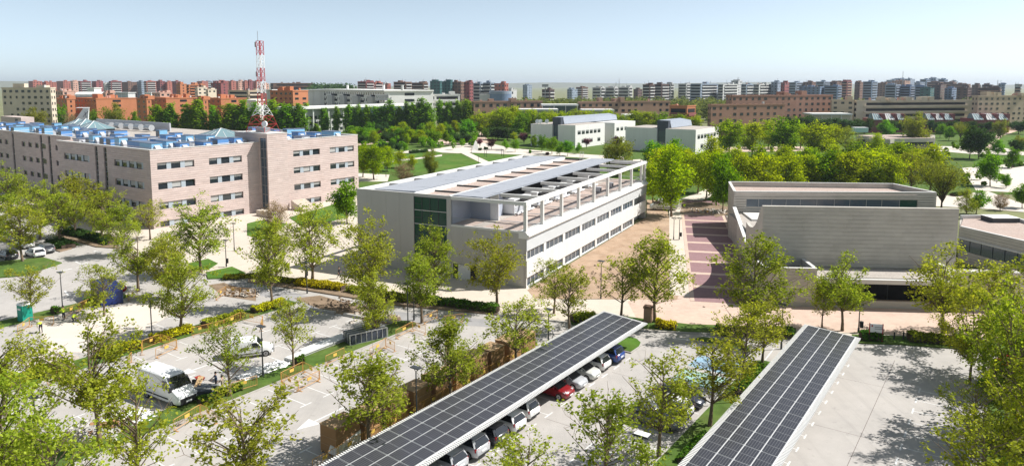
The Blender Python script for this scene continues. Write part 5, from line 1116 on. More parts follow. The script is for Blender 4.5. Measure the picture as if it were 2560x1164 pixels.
# low pavilion with glass box and long fascia in the right park
def low_hall(lab, a, b, ztop, depth, m='mstone'):
    A = un(*a, ztop); B = un(*b, ztop); d = B - A; ang = math.atan2(d.y, d.x); t = thing('low_pavilion', lab, 'pavilion', (A.x, A.y, 0), ang); L_ = d.length
    mb = MB(); mb.box(0, 0, ztop - 1.6, L_, depth, ztop); mb.build('fascia', M[m], t); mb = MB(); mb.box(0.3, 0.3, ztop, L_ - 0.3, depth - 0.3, ztop + 0.06); mb.build('gravel_roof', M['gravel'], t)
    mb = MB(); mb.box(0.4, 0.8, -0.1, L_ - 0.4, depth - 0.4, ztop - 1.62); mb.build('glazing', M['glass'], t)
    for k in range(8): mb = MB(); x = 0.3 + k * (L_ - 0.6) / 7; mb.box(x - 0.18, 0.2, -0.1, x + 0.18, 0.56, ztop - 1.62); mb.build('post', M[m], t)
    return t
low_hall('long low pavilion with pale fascia and dark glazing in the right park', (2226, 349), (2338, 338), 5.0, 10)
low_hall('grey stone pavilion with gravel roof left of the long fascia in the right park', (2140, 338), (2226, 347), 5.2, 22)
a = un(2138, 331, 5.3); gb = thing('glass_box', 'pale turquoise glass box on the grey pavilion roof', 'rooflight', (a.x, a.y, 5.3)); mb = MB(); mb.box(0, 0, 0, 6.2, 4, 2.2); M['aqua'] = mat('aqua_glass', (0.45, 0.66, 0.63), 0.2, spec=0.6); mb.build('panes', M['aqua'], gb)
mb = MB(); mb.box(-0.1, -0.1, 2.2, 6.3, 4.1, 2.32); mb.box(-0.06, -0.06, 0, 0.06, 0.06, 2.2); mb.box(6.14, -0.06, 0, 6.26, 0.06, 2.2); mb.build('frame', M['whitesteel'], gb)
# workshop sheds with slanted glass rooflights
def shed(x0, x1, yt, yb, Y, lab, glass=True):
    a = at_depth(x0, yb, Y); b = at_depth(x1, yb, Y); zt = at_depth(x0, yt, Y).z; t = thing('workshop_shed', lab, 'shed', (a.x, a.y, 0), 0, 'workshop sheds behind the park'); L_ = b.x - a.x; z0 = max(2.0, a.z)
    mb = MB(); mb.box(0, 2, -0.1, L_, 14, z0); mb.build('wall', M['fw_dred'], t)
    mb = MB(); mb.box(L_ * 0.72, 1.8, z0, L_, 14, zt); mb.build('gable', M['fw_dred'], t)
    mb = MB(); mb.hexa([(0, 0.5, z0 - 0.6), (L_ * 0.71, 0.5, z0 - 0.6), (L_ * 0.71, 8, z0 - 0.6), (0, 8, z0 - 0.6), (L_ * 0.15, 5, zt), (L_ * 0.6, 5, zt), (L_ * 0.6, 8, zt), (L_ * 0.15, 8, zt)]); mb.build('rooflight', M['skyglass'] if glass else M['fw_lgrey'], t)
    mb = MB()
    for k in range(4):
        f = k / 3; mb.bar((L_ * 0.71 * f, 0.45, z0 - 0.55), (L_ * (0.15 + 0.45 * f), 4.95, zt + 0.03), 0.25)
    mb.build('glazing_bar', M['fw_lgrey'], t)
for i, (x0, x1) in enumerate([(2186, 2216), (2218, 2246), (2248, 2268), (2322, 2344), (2344, 2366), (2366, 2392), (2438, 2470), (2470, 2502), (2502, 2530)]):
    shed(x0, x1, 285, 297, 416, f'dark red workshop shed with slanted glass rooflight, {ORD[i]} from the left', i % 3 != 1)
flat_roof_hall(2030, 2132, 284, 300, 420, 'white roofed shed hall left of the dark red workshops', 'fw_cream', 'fw_white')
# white marquee beyond the housing
a = at_depth(186, 240, 900); mq = thing('white_marquee', 'low white domed sports hall beyond the orange housing', 'hall', (a.x, a.y, 0)); zt = a.z + 3; mb = MB()
for k in range(8):
    t0, t1 = math.pi * k / 8, math.pi * (k + 1) / 8; r_ = 9
    mb.hexa([(0, 0, zt - 3), (34, 0, zt - 3), (34, 18, zt - 3), (0, 18, zt - 3), (0, 9 - r_ * math.cos(t0), zt - 3 + 5 * math.sin(t0)), (34, 9 - r_ * math.cos(t0), zt - 3 + 5 * math.sin(t0)), (34, 9 - r_ * math.cos(t1), zt - 3 + 5 * math.sin(t1)), (0, 9 - r_ * math.cos(t1), zt - 3 + 5 * math.sin(t1))])
mb.build('roof', M['white'], mq); mb = MB(); mb.box(0.2, 0.2, 0, 33.8, 17.8, zt - 3.02); mb.build('wall', M['fw_lgrey'], mq)
for i, (x0, x1, yt, Y, m) in enumerate([(285, 320, 231, 900, 'lgrey'), (360, 378, 231, 900, 'white'), (215, 235, 219, 1000, 'white'), (610, 640, 250, 560, 'white'), (655, 680, 224, 800, 'lgrey'), (740, 822, 224, 640, 'white')]):
    flat_roof_hall(x0, x1, yt, yt + 10, Y, ['grey warehouse between the pink blocks', 'small white warehouse left of the orange towers', 'white low house below the left skyline', 'white low roof just left of the radio mast', 'pale warehouse behind the radio mast', 'long white hall roof behind the orange block'][i], 'fw_' + m, 'fw_' + m, 20)
# ================================================================== trees and shrubs
def quads_mesh(name, centers, size, rng, m, upbias=0.7, elong=0.75, fold=True):
    n = len(centers); nv = rng.normal(size=(n, 3)); nv[:, 2] = np.abs(nv[:, 2]) + upbias; nv /= np.linalg.norm(nv, axis=1)[:, None]
    tv = rng.normal(size=(n, 3)); tv -= nv * np.sum(tv * nv, axis=1)[:, None]; tv /= np.linalg.norm(tv, axis=1)[:, None]; bv = np.cross(nv, tv)
    s = (size * rng.uniform(0.55, 1.25, n))[:, None]
    v = np.empty((n, 4, 3)); v[:, 0] = centers - tv * s; v[:, 1] = centers - bv * s * elong + nv * s * 0.15; v[:, 2] = centers + tv * s; v[:, 3] = centers + bv * s * elong + nv * s * 0.15
    me = bpy.data.meshes.new(name); me.vertices.add(4 * n); me.vertices.foreach_set('co', v.reshape(-1)); me.loops.add(4 * n); me.loops.foreach_set('vertex_index', np.arange(4 * n, dtype=np.int32))
    me.polygons.add(n); me.polygons.foreach_set('loop_start', np.arange(0, 4 * n, 4, dtype=np.int32)); me.materials.append(M[m]); me.update(calc_edges=True); return me
def tree_proto(seed, h=10.0, clear=0.25, rx=0.33, shape='round', limbs=40, subs=5, leaves=40, ls=0.17, sig=0.05, leaf='lf_plane', bark='bark', tr=0.018, bare=0.0, droop=0.0):
    "returns (trunk mesh, crown mesh) of a tree of height h"
    rng = np.random.default_rng(seed); mb = MB(); pts = []
    cz = h * (clear + (1 - clear) * 0.5); az = h * (1 - clear) * 0.5; ax = rx * h
    lean = rng.normal(size=2) * 0.012 * h; top = h * (0.80 if shape != 'column' else 0.93)
    if shape == 'vase': top = h * 0.45
    def trunk(z): f = z / h; return Vector((lean[0] * f + 0.012 * h * math.sin(f * 7 + seed), lean[1] * f + 0.012 * h * math.cos(f * 6 + seed * 2), z))
    r0 = tr * h; nseg = 7
    for i in range(nseg):
        za, zb = top * i / nseg, top * (i + 1) / nseg
        mb.tube(trunk(za), trunk(zb), r0 * (1.25 if i == 0 else 1 - 0.85 * i / nseg), r0 * (1 - 0.85 * (i + 1) / nseg), 7, caps=False)
    lob = [(rng.normal(size=3), rng.uniform(0.75, 1.2)) for _ in range(7)]
    for _ in range(limbs):
        d = rng.normal(size=3); d /= np.linalg.norm(d)
        g = 1.0
        for c, w in lob:
            k = max(0, np.dot(d, c / np.linalg.norm(c))) ** 4; g = g * (1 - k) + g * w * k
        r = rng.uniform(0.25, 1) ** 0.5 * g
        if shape == 'round': p = np.array([d[0] * ax * r, d[1] * ax * r, cz + d[2] * az * r * 0.98])
        elif shape == 'egg':
            p = np.array([d[0] * ax * r, d[1] * ax * r, cz + d[2] * az * r]); f = (p[2] - cz) / az; p[:2] *= (1.05 - 0.45 * max(0, f) + 0.05 * min(0, f))
        elif shape == 'column': p = np.array([d[0] * ax * r, d[1] * ax * r, cz + d[2] * az * r * 1.0]); f = (p[2] - cz) / az; p[:2] *= (1 - 0.55 * max(0, f) ** 2)
        elif shape == 'vase': p = np.array([d[0] * ax * r, d[1] * ax * r, cz + az * 0.15 + abs(d[2]) * az * 0.8 * r])
        elif shape == 'weep': p = np.array([d[0] * ax * r, d[1] * ax * r, cz + d[2] * az * r])
        hd = math.hypot(p[0], p[1]); za = min(top * 0.96, max(clear * h * 0.85, p[2] - hd * (0.75 if shape != 'column' else 3.0) - 0.04 * h))
        if shape == 'vase': za = rng.uniform(0.12, 0.3) * h
        a = trunk(za); tip = Vector(p) + Vector((lean[0], lean[1], 0)) * (p[2] / h); mid = a.lerp(tip, 0.5) + Vector((0, 0, (-0.05 if shape == 'weep' else 0.02) * h)) + Vector(rng.normal(size=3)) * 0.018 * h
        if shape == 'column': mid = a.lerp(tip, 0.5) + Vector((tip.x - a.x, tip.y - a.y, 0)) * 0.25
        if shape == 'vase': mid = a.lerp(tip, 0.45) + Vector((0, 0, 0.04 * h))
        lr = r0 * rng.uniform(0.22, 0.40); P = []
        for i in range(5):
            t = i / 4; P.append(a * (1 - t) ** 2 + mid * 2 * t * (1 - t) + tip * t * t)
        for i in range(4): mb.tube(P[i], P[i + 1], lr * (1 - 0.2 * i), lr * (1 - 0.2 * (i + 1)), 4, caps=False)
        for s in range(subs):
            t = rng.uniform(0.4, 1.0); b = a * (1 - t) ** 2 + mid * 2 * t * (1 - t) + tip * t * t
            q = b + Vector(rng.normal(size=3)) * (0.055 if shape != 'column' else 0.025) * h + Vector((0, 0, (0.02 if shape != 'weep' else -0.05) * h))
            if shape == 'column': q.z += 0.06 * h
            mb.tube(b, q, lr * 0.3, lr * 0.12, 3, caps=False)
            if rng.random() < bare: continue
            n = int(leaves * rng.uniform(0.5, 1.4)); c = np.array(b.lerp(q, 0.8)); off = rng.normal(size=(n, 3)) * sig * h * np.array([1, 1, 0.85 if shape != 'column' else 2.2])
            if shape == 'weep': off[:, 2] -= np.abs(rng.normal(size=n)) * droop * h
            pts.append(c + off)
    pts = np.concatenate(pts)
    return mb.mesh('trunk', M[bark], smooth=True), quads_mesh('crown', pts, ls, rng, leaf)
PR = {}
for i in range(8): PR[f'plane{i}'] = tree_proto(100 + i, 10, (0.24, 0.22, 0.26, 0.2, 0.24, 0.28, 0.18, 0.23)[i], (0.41, 0.45, 0.38, 0.43, 0.40, 0.47, 0.37, 0.44)[i], ('round', 'egg', 'egg', 'round', 'egg', 'round', 'egg', 'round')[i], 52, 5, 30, 0.125, 0.026, 'lf_plane', bare=0.2)
for i in range(6): PR[f'sparse{i}'] = tree_proto(130 + i, 10, 0.26, (0.45, 0.48, 0.42, 0.5, 0.44, 0.4)[i], 'round', 38, 5, 21, 0.135, 0.024, 'lf_plane', bare=0.25)
for i in range(4): PR[f'mid{i}'] = tree_proto(160 + i, 10, 0.20, (0.40, 0.44, 0.38, 0.42)[i], ('round', 'egg', 'round', 'egg')[i], 46, 5, 27, 0.20, 0.046, 'lf_planeb', bare=0.05)
for i in range(2): PR[f'poplar{i}'] = tree_proto(200 + i, 16, 0.05, (0.13, 0.16)[i], 'column', 70, 4, 24, 0.30, 0.020, 'lf_poplar', tr=0.012)
for i in range(2): PR[f'bright{i}'] = tree_proto(210 + i, 6, 0.28, 0.42, 'round', 26, 5, 34, 0.17, 0.055, 'lf_bright')
for i in range(2): PR[f'green{i}'] = tree_proto(220 + i, 7, 0.22, 0.42, 'round', 28, 5, 36, 0.19, 0.055, 'lf_mid')
for i in range(2): PR[f'dark{i}'] = tree_proto(230 + i, 7, 0.22, 0.48, 'round', 28, 5, 40, 0.19, 0.055, 'lf_dark', 'barkdark')
PR['olive0'] = tree_proto(240, 10, 0.12, 0.55, 'round', 46, 5, 36, 0.22, 0.05, 'lf_olive'); PR['vase0'] = tree_proto(241, 10, 0.15, 0.55, 'vase', 46, 6, 22, 0.14, 0.04, 'lf_olive', 'barkdark', tr=0.02, bare=0.2)
PR['brown0'] = tree_proto(250, 7, 0.10, 0.75, 'round', 60, 6, 20, 0.12, 0.05, 'lf_brown'); PR['pink0'] = tree_proto(251, 5, 0.3, 0.42, 'vase', 26, 5, 22, 0.14, 0.05, 'lf_pink', 'barkdark'); PR['purple0'] = tree_proto(252, 6, 0.25, 0.45, 'round', 28, 5, 30, 0.15, 0.05, 'lf_purple', 'barkdark')
PR['willow0'] = tree_proto(260, 10, 0.12, 0.40, 'weep', 46, 6, 40, 0.20, 0.045, 'lf_poplar', droop=0.06)
HP = {k: (16 if k.startswith('poplar') else 10 if k[:4] in ('plan', 'spar', 'mid0', 'mid1', 'mid2', 'mid3', 'oliv', 'vase', 'will') else {'bright': 6, 'green0': 7, 'green1': 7, 'dark0': 7, 'dark1': 7, 'brown0': 7, 'pink0': 5, 'purple0': 6}.get(k, 6)) for k in PR}
rtree = random.Random(31)
def tree(kind, base, h, label, group=None, sx=1.0, name='plane_tree', rz=None, cat='tree'):
    tm, cmh = PR[kind]; s = h / HP[kind]; o = thing(name, label, cat, base, rz if rz is not None else rtree.uniform(0, 6.28), group, (s * sx, s * sx, s))
    link('trunk', tm, o); link('crown', cmh, o); return o
def tree_px(kind, bx, by, top, label, group=None, sx=1.0, name='plane_tree', dz=0.0):
    p = un(bx, by); h = CAMZ + ray(bx, top).z * (p.y / ray(bx, top).y)
    return tree(kind, (p.x, p.y, dz), h, label, group, sx, name)
def on_row(px, xp):
    lo, hi = 240.0, 3000.0
    for _ in range(60):
        m = (lo + hi) / 2; p = un(px, m)
        # moving down the picture moves towards the camera: x in the grid frame grows on the left side of the rows
        if wpk(p)[0] < xp: lo = m
        else: hi = m
    return un(px, (lo + hi) / 2)
GN = 'young plane trees in the car park'
near = [
 ('plane0', 27, 545, 408, 'plane tree at the left edge before the stone building', 1.2), ('plane1', 191, 590, 430, 'plane tree left of a pair beside the dark clipped hedge', 1.15), ('plane2', 258, 606, 462, 'plane tree right of a pair beside the dark clipped hedge', 1.0), ('sparse1', 375, 600, 488, 'thin brownish tree at the corner of the stone building', 1.0),
 ('plane3', 100, 600, 455, 'bushy plane tree over the white cars at far left', 1.3), ('plane4', 55, 655, 500, 'plane tree on the turf strip in front of the far left cars', 1.2), ('plane1', 503, 682, 497, 'full plane tree by the round lawn patches left of centre', 1.15), ('plane0', 347, 729, 560, 'plane tree standing behind the blue container', 1.25), ('sparse3', 262, 790, 640, 'slim plane tree in front of the blue container', 1.0), ('plane3', 420, 745, 590, 'plane tree right of the blue container', 1.1), ('sparse0', 82, 800, 655, 'plane tree beside the green portable toilet', 1.2), ('plane2', 150, 612, 468, 'plane tree behind the clipped hedge at far left', 1.1), ('plane0', 305, 640, 505, 'plane tree at the plaza edge left of the stone corner', 1.1), ('plane1', -5, 640, 470, 'plane tree cut by the left edge above the white cars', 1.2), ('plane4', 232, 555, 452, 'plane tree close to the shaded stone front', 1.1), ('sparse1', 440, 690, 565, 'light plane tree by the left lawn patch', 1.0),
 ('plane2', 678, 770, 545, 'tall plane tree on the corner of the dug up drive', 0.8), ('plane4', 780, 709, 512, 'plane tree on the promenade beside the walking person', 1.1), ('plane1', 690, 690, 565, 'small plane tree at the lawn corner below the stone stair', 1.1), ('plane0', 454, 835, 640, 'plane tree in the yellow hedge median of the worksite', 1.1), ('sparse2', 733, 922, 745, 'slim plane tree beside the white stacked panels', 1.0), ('sparse0', 573, 992, 800, 'plane tree by the two workers and pallet', 1.0), ('plane3', 245, 1118, 755, 'tall plane tree left of the big white van', 0.85),
 ('sparse1', 352, 1250, 915, 'plane tree in the lower left overlapping the big white van', 0.8), ('sparse2', 615, 1290, 955, 'plane tree cut by the bottom edge left of the cardboard boxes', 1.15), ('plane2', 12, 1035, 810, 'plane tree cut by the left edge left of the big white van', 1.1), ('plane1', 20, 1330, 925, 'leafy plane tree filling the lower left corner', 0.95), ('sparse0', 150, 1420, 1010, 'plane tree rising from below the lower left edge', 0.8),
 ('plane2', 937, 848, 680, 'plane tree beside the dark bundle of steel frames', 1.0), ('plane4', 925, 778, 538, 'tall plane tree before the left half of the office front', 0.85), ('plane0', 1054, 808, 628, 'plane tree on the median end before the office glazing', 1.0), ('plane1', 1087, 752, 558, 'plane tree before the green glazing of the office', 0.95), ('plane3', 1241, 771, 578, 'round plane tree before the right half of the office front', 1.05),
 ('sparse1', 1386, 785, 632, 'slender plane tree at the office corner by the sandy plot', 0.95), ('sparse2', 1422, 833, 655, 'plane tree behind the left canopy end, left one of three', 1.0), ('sparse0', 1553, 800, 615, 'plane tree above the left canopy end beside the sandy plot', 1.0), ('plane0', 1637, 808, 578, 'plane tree next to the square brick pillar', 1.0), ('plane2', 1884, 842, 590, 'broad dark plane tree left of the lecture building entrance', 1.15), ('sparse1', 1908, 908, 740, 'thin plane tree in the median left of the right canopy', 1.05), ('sparse0', 1858, 965, 745, 'thin plane tree on the grass median beyond the parked dark car', 0.95), ('sparse2', 1776, 1066, 815, 'plane tree on the grass median beside the parked cars', 1.05), ('sparse1', 1651, 1142, 865, 'plane tree in front of the parked white car in the middle lot', 1.0),
 ('sparse0', 1513, 1250, 960, 'plane tree at the bottom edge between the canopies, left of the floodlight', 1.15), ('sparse2', 1318, 1330, 1075, 'tree top at the bottom edge below the left canopy cars', 1.2), ('sparse1', 1612, 1320, 1100, 'tree top at the bottom edge near the square floodlight', 1.1), ('sparse2', 2056, 822, 685, 'thin bare plane tree left of the entrance canopy', 0.8), ('plane3', 2102, 828, 628, 'plane tree before the lecture building entrance canopy', 0.95), ('plane0', 2352, 843, 605, 'large plane tree right of the entrance canopy', 1.45), ('sparse0', 2470, 835, 640, 'plane tree with forked trunk near the right edge', 1.25),
 ('sparse1', 2434, 1136, 930, 'plane tree at the right beside the white bay lines', 0.95), ('plane2', 2510, 1110, 700, 'tall yellow green plane tree at the right edge', 0.6), ('plane4', 2560, 960, 640, 'plane tree cut by the right edge beyond the lot', 1.1), ('plane1', 2425, 960, 740, 'plane tree over the red flowers on the right', 0.85), ('plane3', 2560, 1290, 850, 'leafy plane tree filling the lower right corner', 0.72), ('sparse2', 2440, 1330, 1020, 'tree top at the bottom right edge below the bay lines', 1.0), ('plane0', 2640, 1080, 700, 'plane tree just entering at the right edge', 1.1)]
for i_, (kd, bx, by, tp, lab, sx) in enumerate(near): tree_px(f'plane{(int(kd[-1]) + 3 * i_) % 8}' if kd[:5] == 'plane' else f'sparse{(int(kd[-1]) + 2 * i_) % 6}', bx, by, tp, lab, GN, min(sx * 1.04, 1.12), dz=0.1)
for kd, px, tp, lab, sx in [('plane4', 1125, 785, 'full plane tree rising between the cardboard boxes and left canopy', 1.05), ('sparse1', 1290, 722, 'plane tree above the far cardboard boxes', 1.15), ('sparse0', 924, 862, 'wide open plane tree above the near cardboard boxes', 1.25), ('sparse2', 1165, 850, 'small plane tree against the left canopy edge', 0.9), ('sparse1', 962, 900, 'small plane tree behind the near canopy edge', 0.9)]:
    p = on_row(px, -38.7); h = CAMZ + ray(px, tp).z * (p.y / ray(px, tp).y); tree(kd, (p.x, p.y, 0.1), h, lab, GN, sx)
# rows and groups behind: (kind, base x, base y, top y, width factor)
def grow(rows_, where, name, what, group):
    rows_ = sorted(rows_, key=lambda r: r[1]); 
    for i, r_ in enumerate(rows_):
        tree_px(r_[0], r_[1], r_[2], r_[3], f'{ORD[i]} {what} from left {where}', group, r_[4] if len(r_) > 4 else 1.0, name)
mk = lambda i: ('mid0', 'mid1', 'mid2', 'mid3', 'mid1', 'green0', 'mid3', 'mid0', 'mid2', 'plane1', 'mid1')[i % 11]
grow([(mk(i), x, b, t_, s) for i, (x, b, t_, s) in enumerate([(1632, 508, 395, 0.9), (1678, 543, 370, 0.95), (1718, 470, 372, 1.0), (1765, 500, 382, 0.9), (1790, 512, 385, 0.9), (1806, 533, 395, 0.7), (1655, 478, 365, 1.0), (1745, 482, 368, 1.0)])], 'along the pink brick road', 'plane_tree', 'dense plane tree', 'plane trees by the brick road')
grow([(mk(i + 1), x, b, t_, s) for i, (x, b, t_, s) in enumerate([(1850, 498, 390, 1.1), (1905, 495, 384, 1.2), (1962, 490, 380, 1.2), (2020, 486, 390, 1.1), (2060, 485, 383, 1.15), (2115, 488, 376, 1.2), (2172, 484, 362, 1.2), (2222, 488, 385, 1.15), (2275, 485, 376, 1.2), (2325, 480, 366, 1.1)])], 'in the row behind the lecture building', 'plane_tree', 'dense plane tree', 'plane trees behind the lecture building')
grow([(mk(i + 2), x, b, t_, s) for i, (x, b, t_, s) in enumerate([(1822, 396, 298, 1.15), (1880, 392, 304, 1.1), (1920, 372, 303, 1.2), (1958, 394, 298, 1.15), (2000, 372, 308, 1.2), (2048, 398, 300, 1.25), (2085, 376, 312, 1.2), (2115, 385, 316, 1.1), (1780, 435, 345, 1.0), (1835, 440, 362, 1.1), (1895, 442, 365, 1.2), (1960, 440, 362, 1.1), (2020, 442, 366, 1.2), (2085, 440, 364, 1.2), (2140, 440, 360, 1.2), (2240, 448, 352, 1.2), (2290, 440, 362, 1.1), (1715, 432, 372, 1.0), (1650, 440, 378, 1.0)])], 'in the second rank behind the lecture building', 'plane_tree', 'light green plane tree', 'plane trees in the right park')
tree_px('vase0', 2352, 528, 385, 'grey olive spreading tree with dark forked limbs at the lecture building corner', None, 0.95, 'spreading_tree')
tree_px('olive0', 1542, 440, 342, 'big rounded olive green tree behind the office roof', None, 0.85, 'round_tree')
tree_px('bright0', 1626, 425, 357, 'vivid green ball tree left of the right pavilion', None, 1.0, 'round_tree'); tree_px('bright1', 1692, 425, 352, 'large vivid green ball tree before the right pavilion', None, 1.25, 'round_tree'); tree_px('green0', 1655, 420, 365, 'mid green tree between the two vivid ball trees', None, 1.0, 'round_tree')
tree_px('olive0', 2290, 372, 280, 'largest olive green tree above the low pavilion', None, 0.75, 'round_tree'); tree_px('mid1', 2190, 402, 336, 'grey green tree in front of the grey pavilion', None, 1.0, 'plane_tree'); tree_px('bright1', 2215, 345, 302, 'vivid green low tree left of the olive tree', None, 1.3, 'round_tree')
tree_px('green1', 2423, 396, 322, 'dark green tree left of a tall pair in the right park', None, 0.95, 'park_tree'); tree_px('dark0', 2447, 398, 298, 'tall dark green tree right of a pair in the right park', None, 0.75, 'park_tree'); tree_px('olive0', 2500, 345, 297, 'grey olive tree near the meadow at far right', None, 0.8, 'park_tree'); tree_px('vase0', 2400, 352, 302, 'grey leafing tree behind the tall dark pair', None, 0.9, 'park_tree')
grow([('green0', 2475, 465, 388, 1.0), ('bright0', 2515, 470, 437, 1.0), ('green1', 2530, 420, 372, 1.0), ('plane1', 2415, 545, 470, 1.0), ('bright1', 2440, 535, 478, 1.1), ('brown0', 2500, 525, 478, 0.7), ('green0', 2555, 520, 462, 1.0), ('bright0', 2495, 392, 350, 1.0), ('green1', 2470, 415, 380, 0.9), ('dark1', 2540, 388, 345, 1.0), ('bright0', 2350, 345, 312, 1.1), ('bright1', 2372, 352, 318, 1.1), ('olive0', 2545, 380, 338, 0.8)], 'around the right hand park plaza', 'park_tree', 'small park tree', 'small trees in the right park')
grow([('dark0', x, 335, y, s * 1.15) for x, y, s in [(1920, 286, 1.0), (1950, 287, 1.0), (1980, 285, 1.1), (2010, 286, 1.0), (2030, 282, 1.1), (2075, 290, 1.0), (2105, 288, 1.0), (2140, 292, 1.1), (2160, 290, 1.0), (2235, 296, 1.1), (2335, 295, 1.0), (2360, 297, 1.1), (2418, 296, 1.0), (2465, 298, 1.0), (2545, 295, 1.2), (2255, 297, 1.0), (2390, 296, 1.0)]], 'along the back of the right park', 'dark_tree', 'dark round evergreen tree', 'dark evergreens at the back of the park')
# poplars
grow([(f'poplar{i % 2}', x, 335, y - 2, s * 1.6) for i, (x, y, s) in enumerate([(769, 265, 1.0), (813, 270, 0.8), (842, 272, 0.7), (876, 262, 1.0), (898, 268, 0.85), (920, 262, 0.9), (938, 272, 0.9), (958, 265, 1.1), (977, 258, 1.0), (997, 266, 0.9), (1017, 262, 1.0), (1035, 256, 1.0), (1054, 253, 1.1), (1072, 258, 1.0)])], 'in the long row before the white buildings', 'poplar_tree', 'slim upright poplar', 'poplars in the long row')
grow([(f'poplar{i % 2}', x, 328, y, s * 1.3) for i, (x, y, s) in enumerate([(1101, 255, 1.0), (1123, 252, 1.05), (1144, 256, 1.0), (1166, 248, 1.1)])], 'in the group of four tall poplars', 'poplar_tree', 'tall upright poplar', 'group of four poplars')
grow([(('poplar0', 'poplar1')[int(x) % 2], x, 352, y - 6, s * 1.9) for x, y, s in [(395, 266, 0.95), (432, 270, 1.0), (470, 272, 0.9), (500, 262, 1.0), (536, 275, 0.8), (575, 262, 1.1), (612, 262, 1.0), (640, 268, 0.8), (682, 262, 1.0), (715, 262, 1.0), (745, 262, 0.9), (790, 318, 1.2)]], 'behind the stone building roof', 'poplar_tree', 'wispy broad poplar', 'poplars behind the stone building')
# trees behind the stone building on the left
tree_px('olive0', 85, 345, 268, 'rounded green tree before the cream apartment block', None, 0.8, 'round_tree'); tree_px('green0', 152, 340, 266, 'dark green tree right of the cream apartment block', None, 0.7, 'round_tree'); tree_px('brown0', 178, 340, 276, 'brownish bare tree left of the aircraft fin', None, 0.5, 'round_tree'); tree_px('olive0', 293, 345, 257, 'large olive tree before the orange housing', None, 0.75, 'round_tree'); tree_px('bright0', 238, 345, 280, 'yellow green tree right of the aircraft fin', None, 0.6, 'round_tree'); tree_px('green1', 340, 345, 280, 'small green tree at the end of the olive tree', None, 0.6, 'round_tree'); tree_px('mid0', 115, 340, 268, 'grey green tree touching the cream block corner', None, 0.7, 'round_tree')
# central park
grow([('dark0', 956, 383, 352, 0.75), ('dark1', 976, 384, 350, 0.75), ('dark0', 996, 383, 352, 0.75)], 'of three round trees on the path', 'round_tree', 'dark green lollipop tree', 'three round trees in the park')
grow([('mid0', 907, 443, 355, 0.9), ('mid2', 933, 449, 360, 1.15), ('mid1', 968, 428, 368, 1.1), ('mid3', 1000, 420, 376, 1.2), ('mid0', 950, 412, 372, 1.1), ('mid1', 1030, 425, 388, 1.1)], 'of the light trees beside the stone building end', 'plane_tree', 'fresh green park tree', 'park trees beside the stone building')
tree_px('brown0', 1010, 455, 402, 'large brown budding thicket tree beside the office roof', None, 0.85, 'budding_tree'); tree_px('olive0', 1078, 440, 372, 'yellow olive tree behind the office roof edge', None, 0.6, 'round_tree'); tree_px('brown0', 690, 575, 498, 'bare pinkish tree at the foot of the stone stair tower', None, 0.75, 'budding_tree'); tree_px('green0', 868, 560, 458, 'spreading green tree on the lawn between the two big buildings', None, 0.95, 'round_tree')
tree_px('purple0', 947, 354, 322, 'dark purple leaved tree on the left of the park', None, 0.9, 'plum_tree'); tree_px('pink0', 1200, 370, 345, 'pink blossoming plum tree on the plaza', None, 1.0, 'plum_tree'); tree_px('purple0', 1229, 373, 342, 'dark red plum tree right of the pink one', None, 1.0, 'plum_tree'); tree_px('pink0', 1466, 372, 344, 'pink plum tree before the left pavilion', None, 1.0, 'plum_tree'); tree_px('purple0', 1545, 372, 336, 'dark purple plum tree between the pavilions', None, 1.0, 'plum_tree'); tree_px('pink0', 1310, 362, 330, 'pinkish bare tree left of the left pavilion', None, 1.1, 'plum_tree')
grow([(k_, x_, b_, t_ - 3, s_ * 1.35) for k_, x_, b_, t_, s_ in [('green0', 905, 352, 322, 1.0), ('bright0', 925, 350, 325, 1.0), ('bright1', 882, 352, 320, 1.1), ('green1', 968, 348, 325, 0.9), ('bright0', 985, 352, 322, 1.0), ('green0', 1005, 352, 325, 1.0), ('green1', 1018, 355, 320, 0.7), ('dark0', 1152, 361, 330, 1.1), ('dark1', 1172, 362, 336, 0.8), ('green0', 1098, 350, 332, 1.0), ('green1', 1115, 360, 330, 0.7), ('green0', 1088, 362, 338, 0.8), ('bright0', 1165, 345, 305, 1.0), ('dark1', 1245, 350, 316, 1.1), ('dark0', 1268, 350, 316, 1.2), ('bright1', 1238, 340, 308, 1.2), ('bright0', 1290, 345, 315, 1.0), ('bright0', 1068, 348, 330, 0.8), ('green1', 1040, 356, 333, 0.9)]], 'in the middle of the park', 'park_tree', 'small green park tree', 'small trees in the central park')
grow([('bright0', 1380, 385, 345, 1.2), ('bright1', 1399, 390, 356, 1.0), ('bright0', 1419, 390, 354, 1.1), ('green0', 1355, 380, 340, 0.9), ('bright1', 1265, 376, 350, 0.9), ('bright0', 1288, 380, 350, 0.9), ('green1', 1335, 372, 338, 0.8), ('bright1', 1445, 385, 358, 0.8)], 'lining the plaza before the left pavilion', 'park_tree', 'bright green plaza tree', 'bright trees on the plaza')
grow([(mk(i), x, b, t_, s) for i, (x, b, t_, s) in enumerate([(1205, 342, 275, 1.1), (1228, 338, 285, 1.2), (1255, 341, 268, 1.2), (1284, 339, 264, 1.2), (1330, 342, 276, 1.2), (1306, 344, 283, 1.1), (1352, 343, 279, 1.2), (1378, 342, 272, 1.2), (1408, 343, 278, 1.2), (1436, 342, 272, 1.2), (1465, 341, 279, 1.2), (1488, 342, 275, 1.2), (1516, 342, 277, 1.2), (1545, 340, 284, 1.1), (1590, 341, 276, 1.3), (1622, 342, 282, 1.2), (1652, 342, 284, 1.2), (1700, 338, 284, 1.3), (1738, 338, 285, 1.2), (1790, 338, 283, 1.3), (1840, 336, 294, 1.3)])], 'in the line behind the pavilions', 'plane_tree', 'fresh green plane tree', 'plane trees behind the pavilions')
rg = random.Random(44); extra_ = []
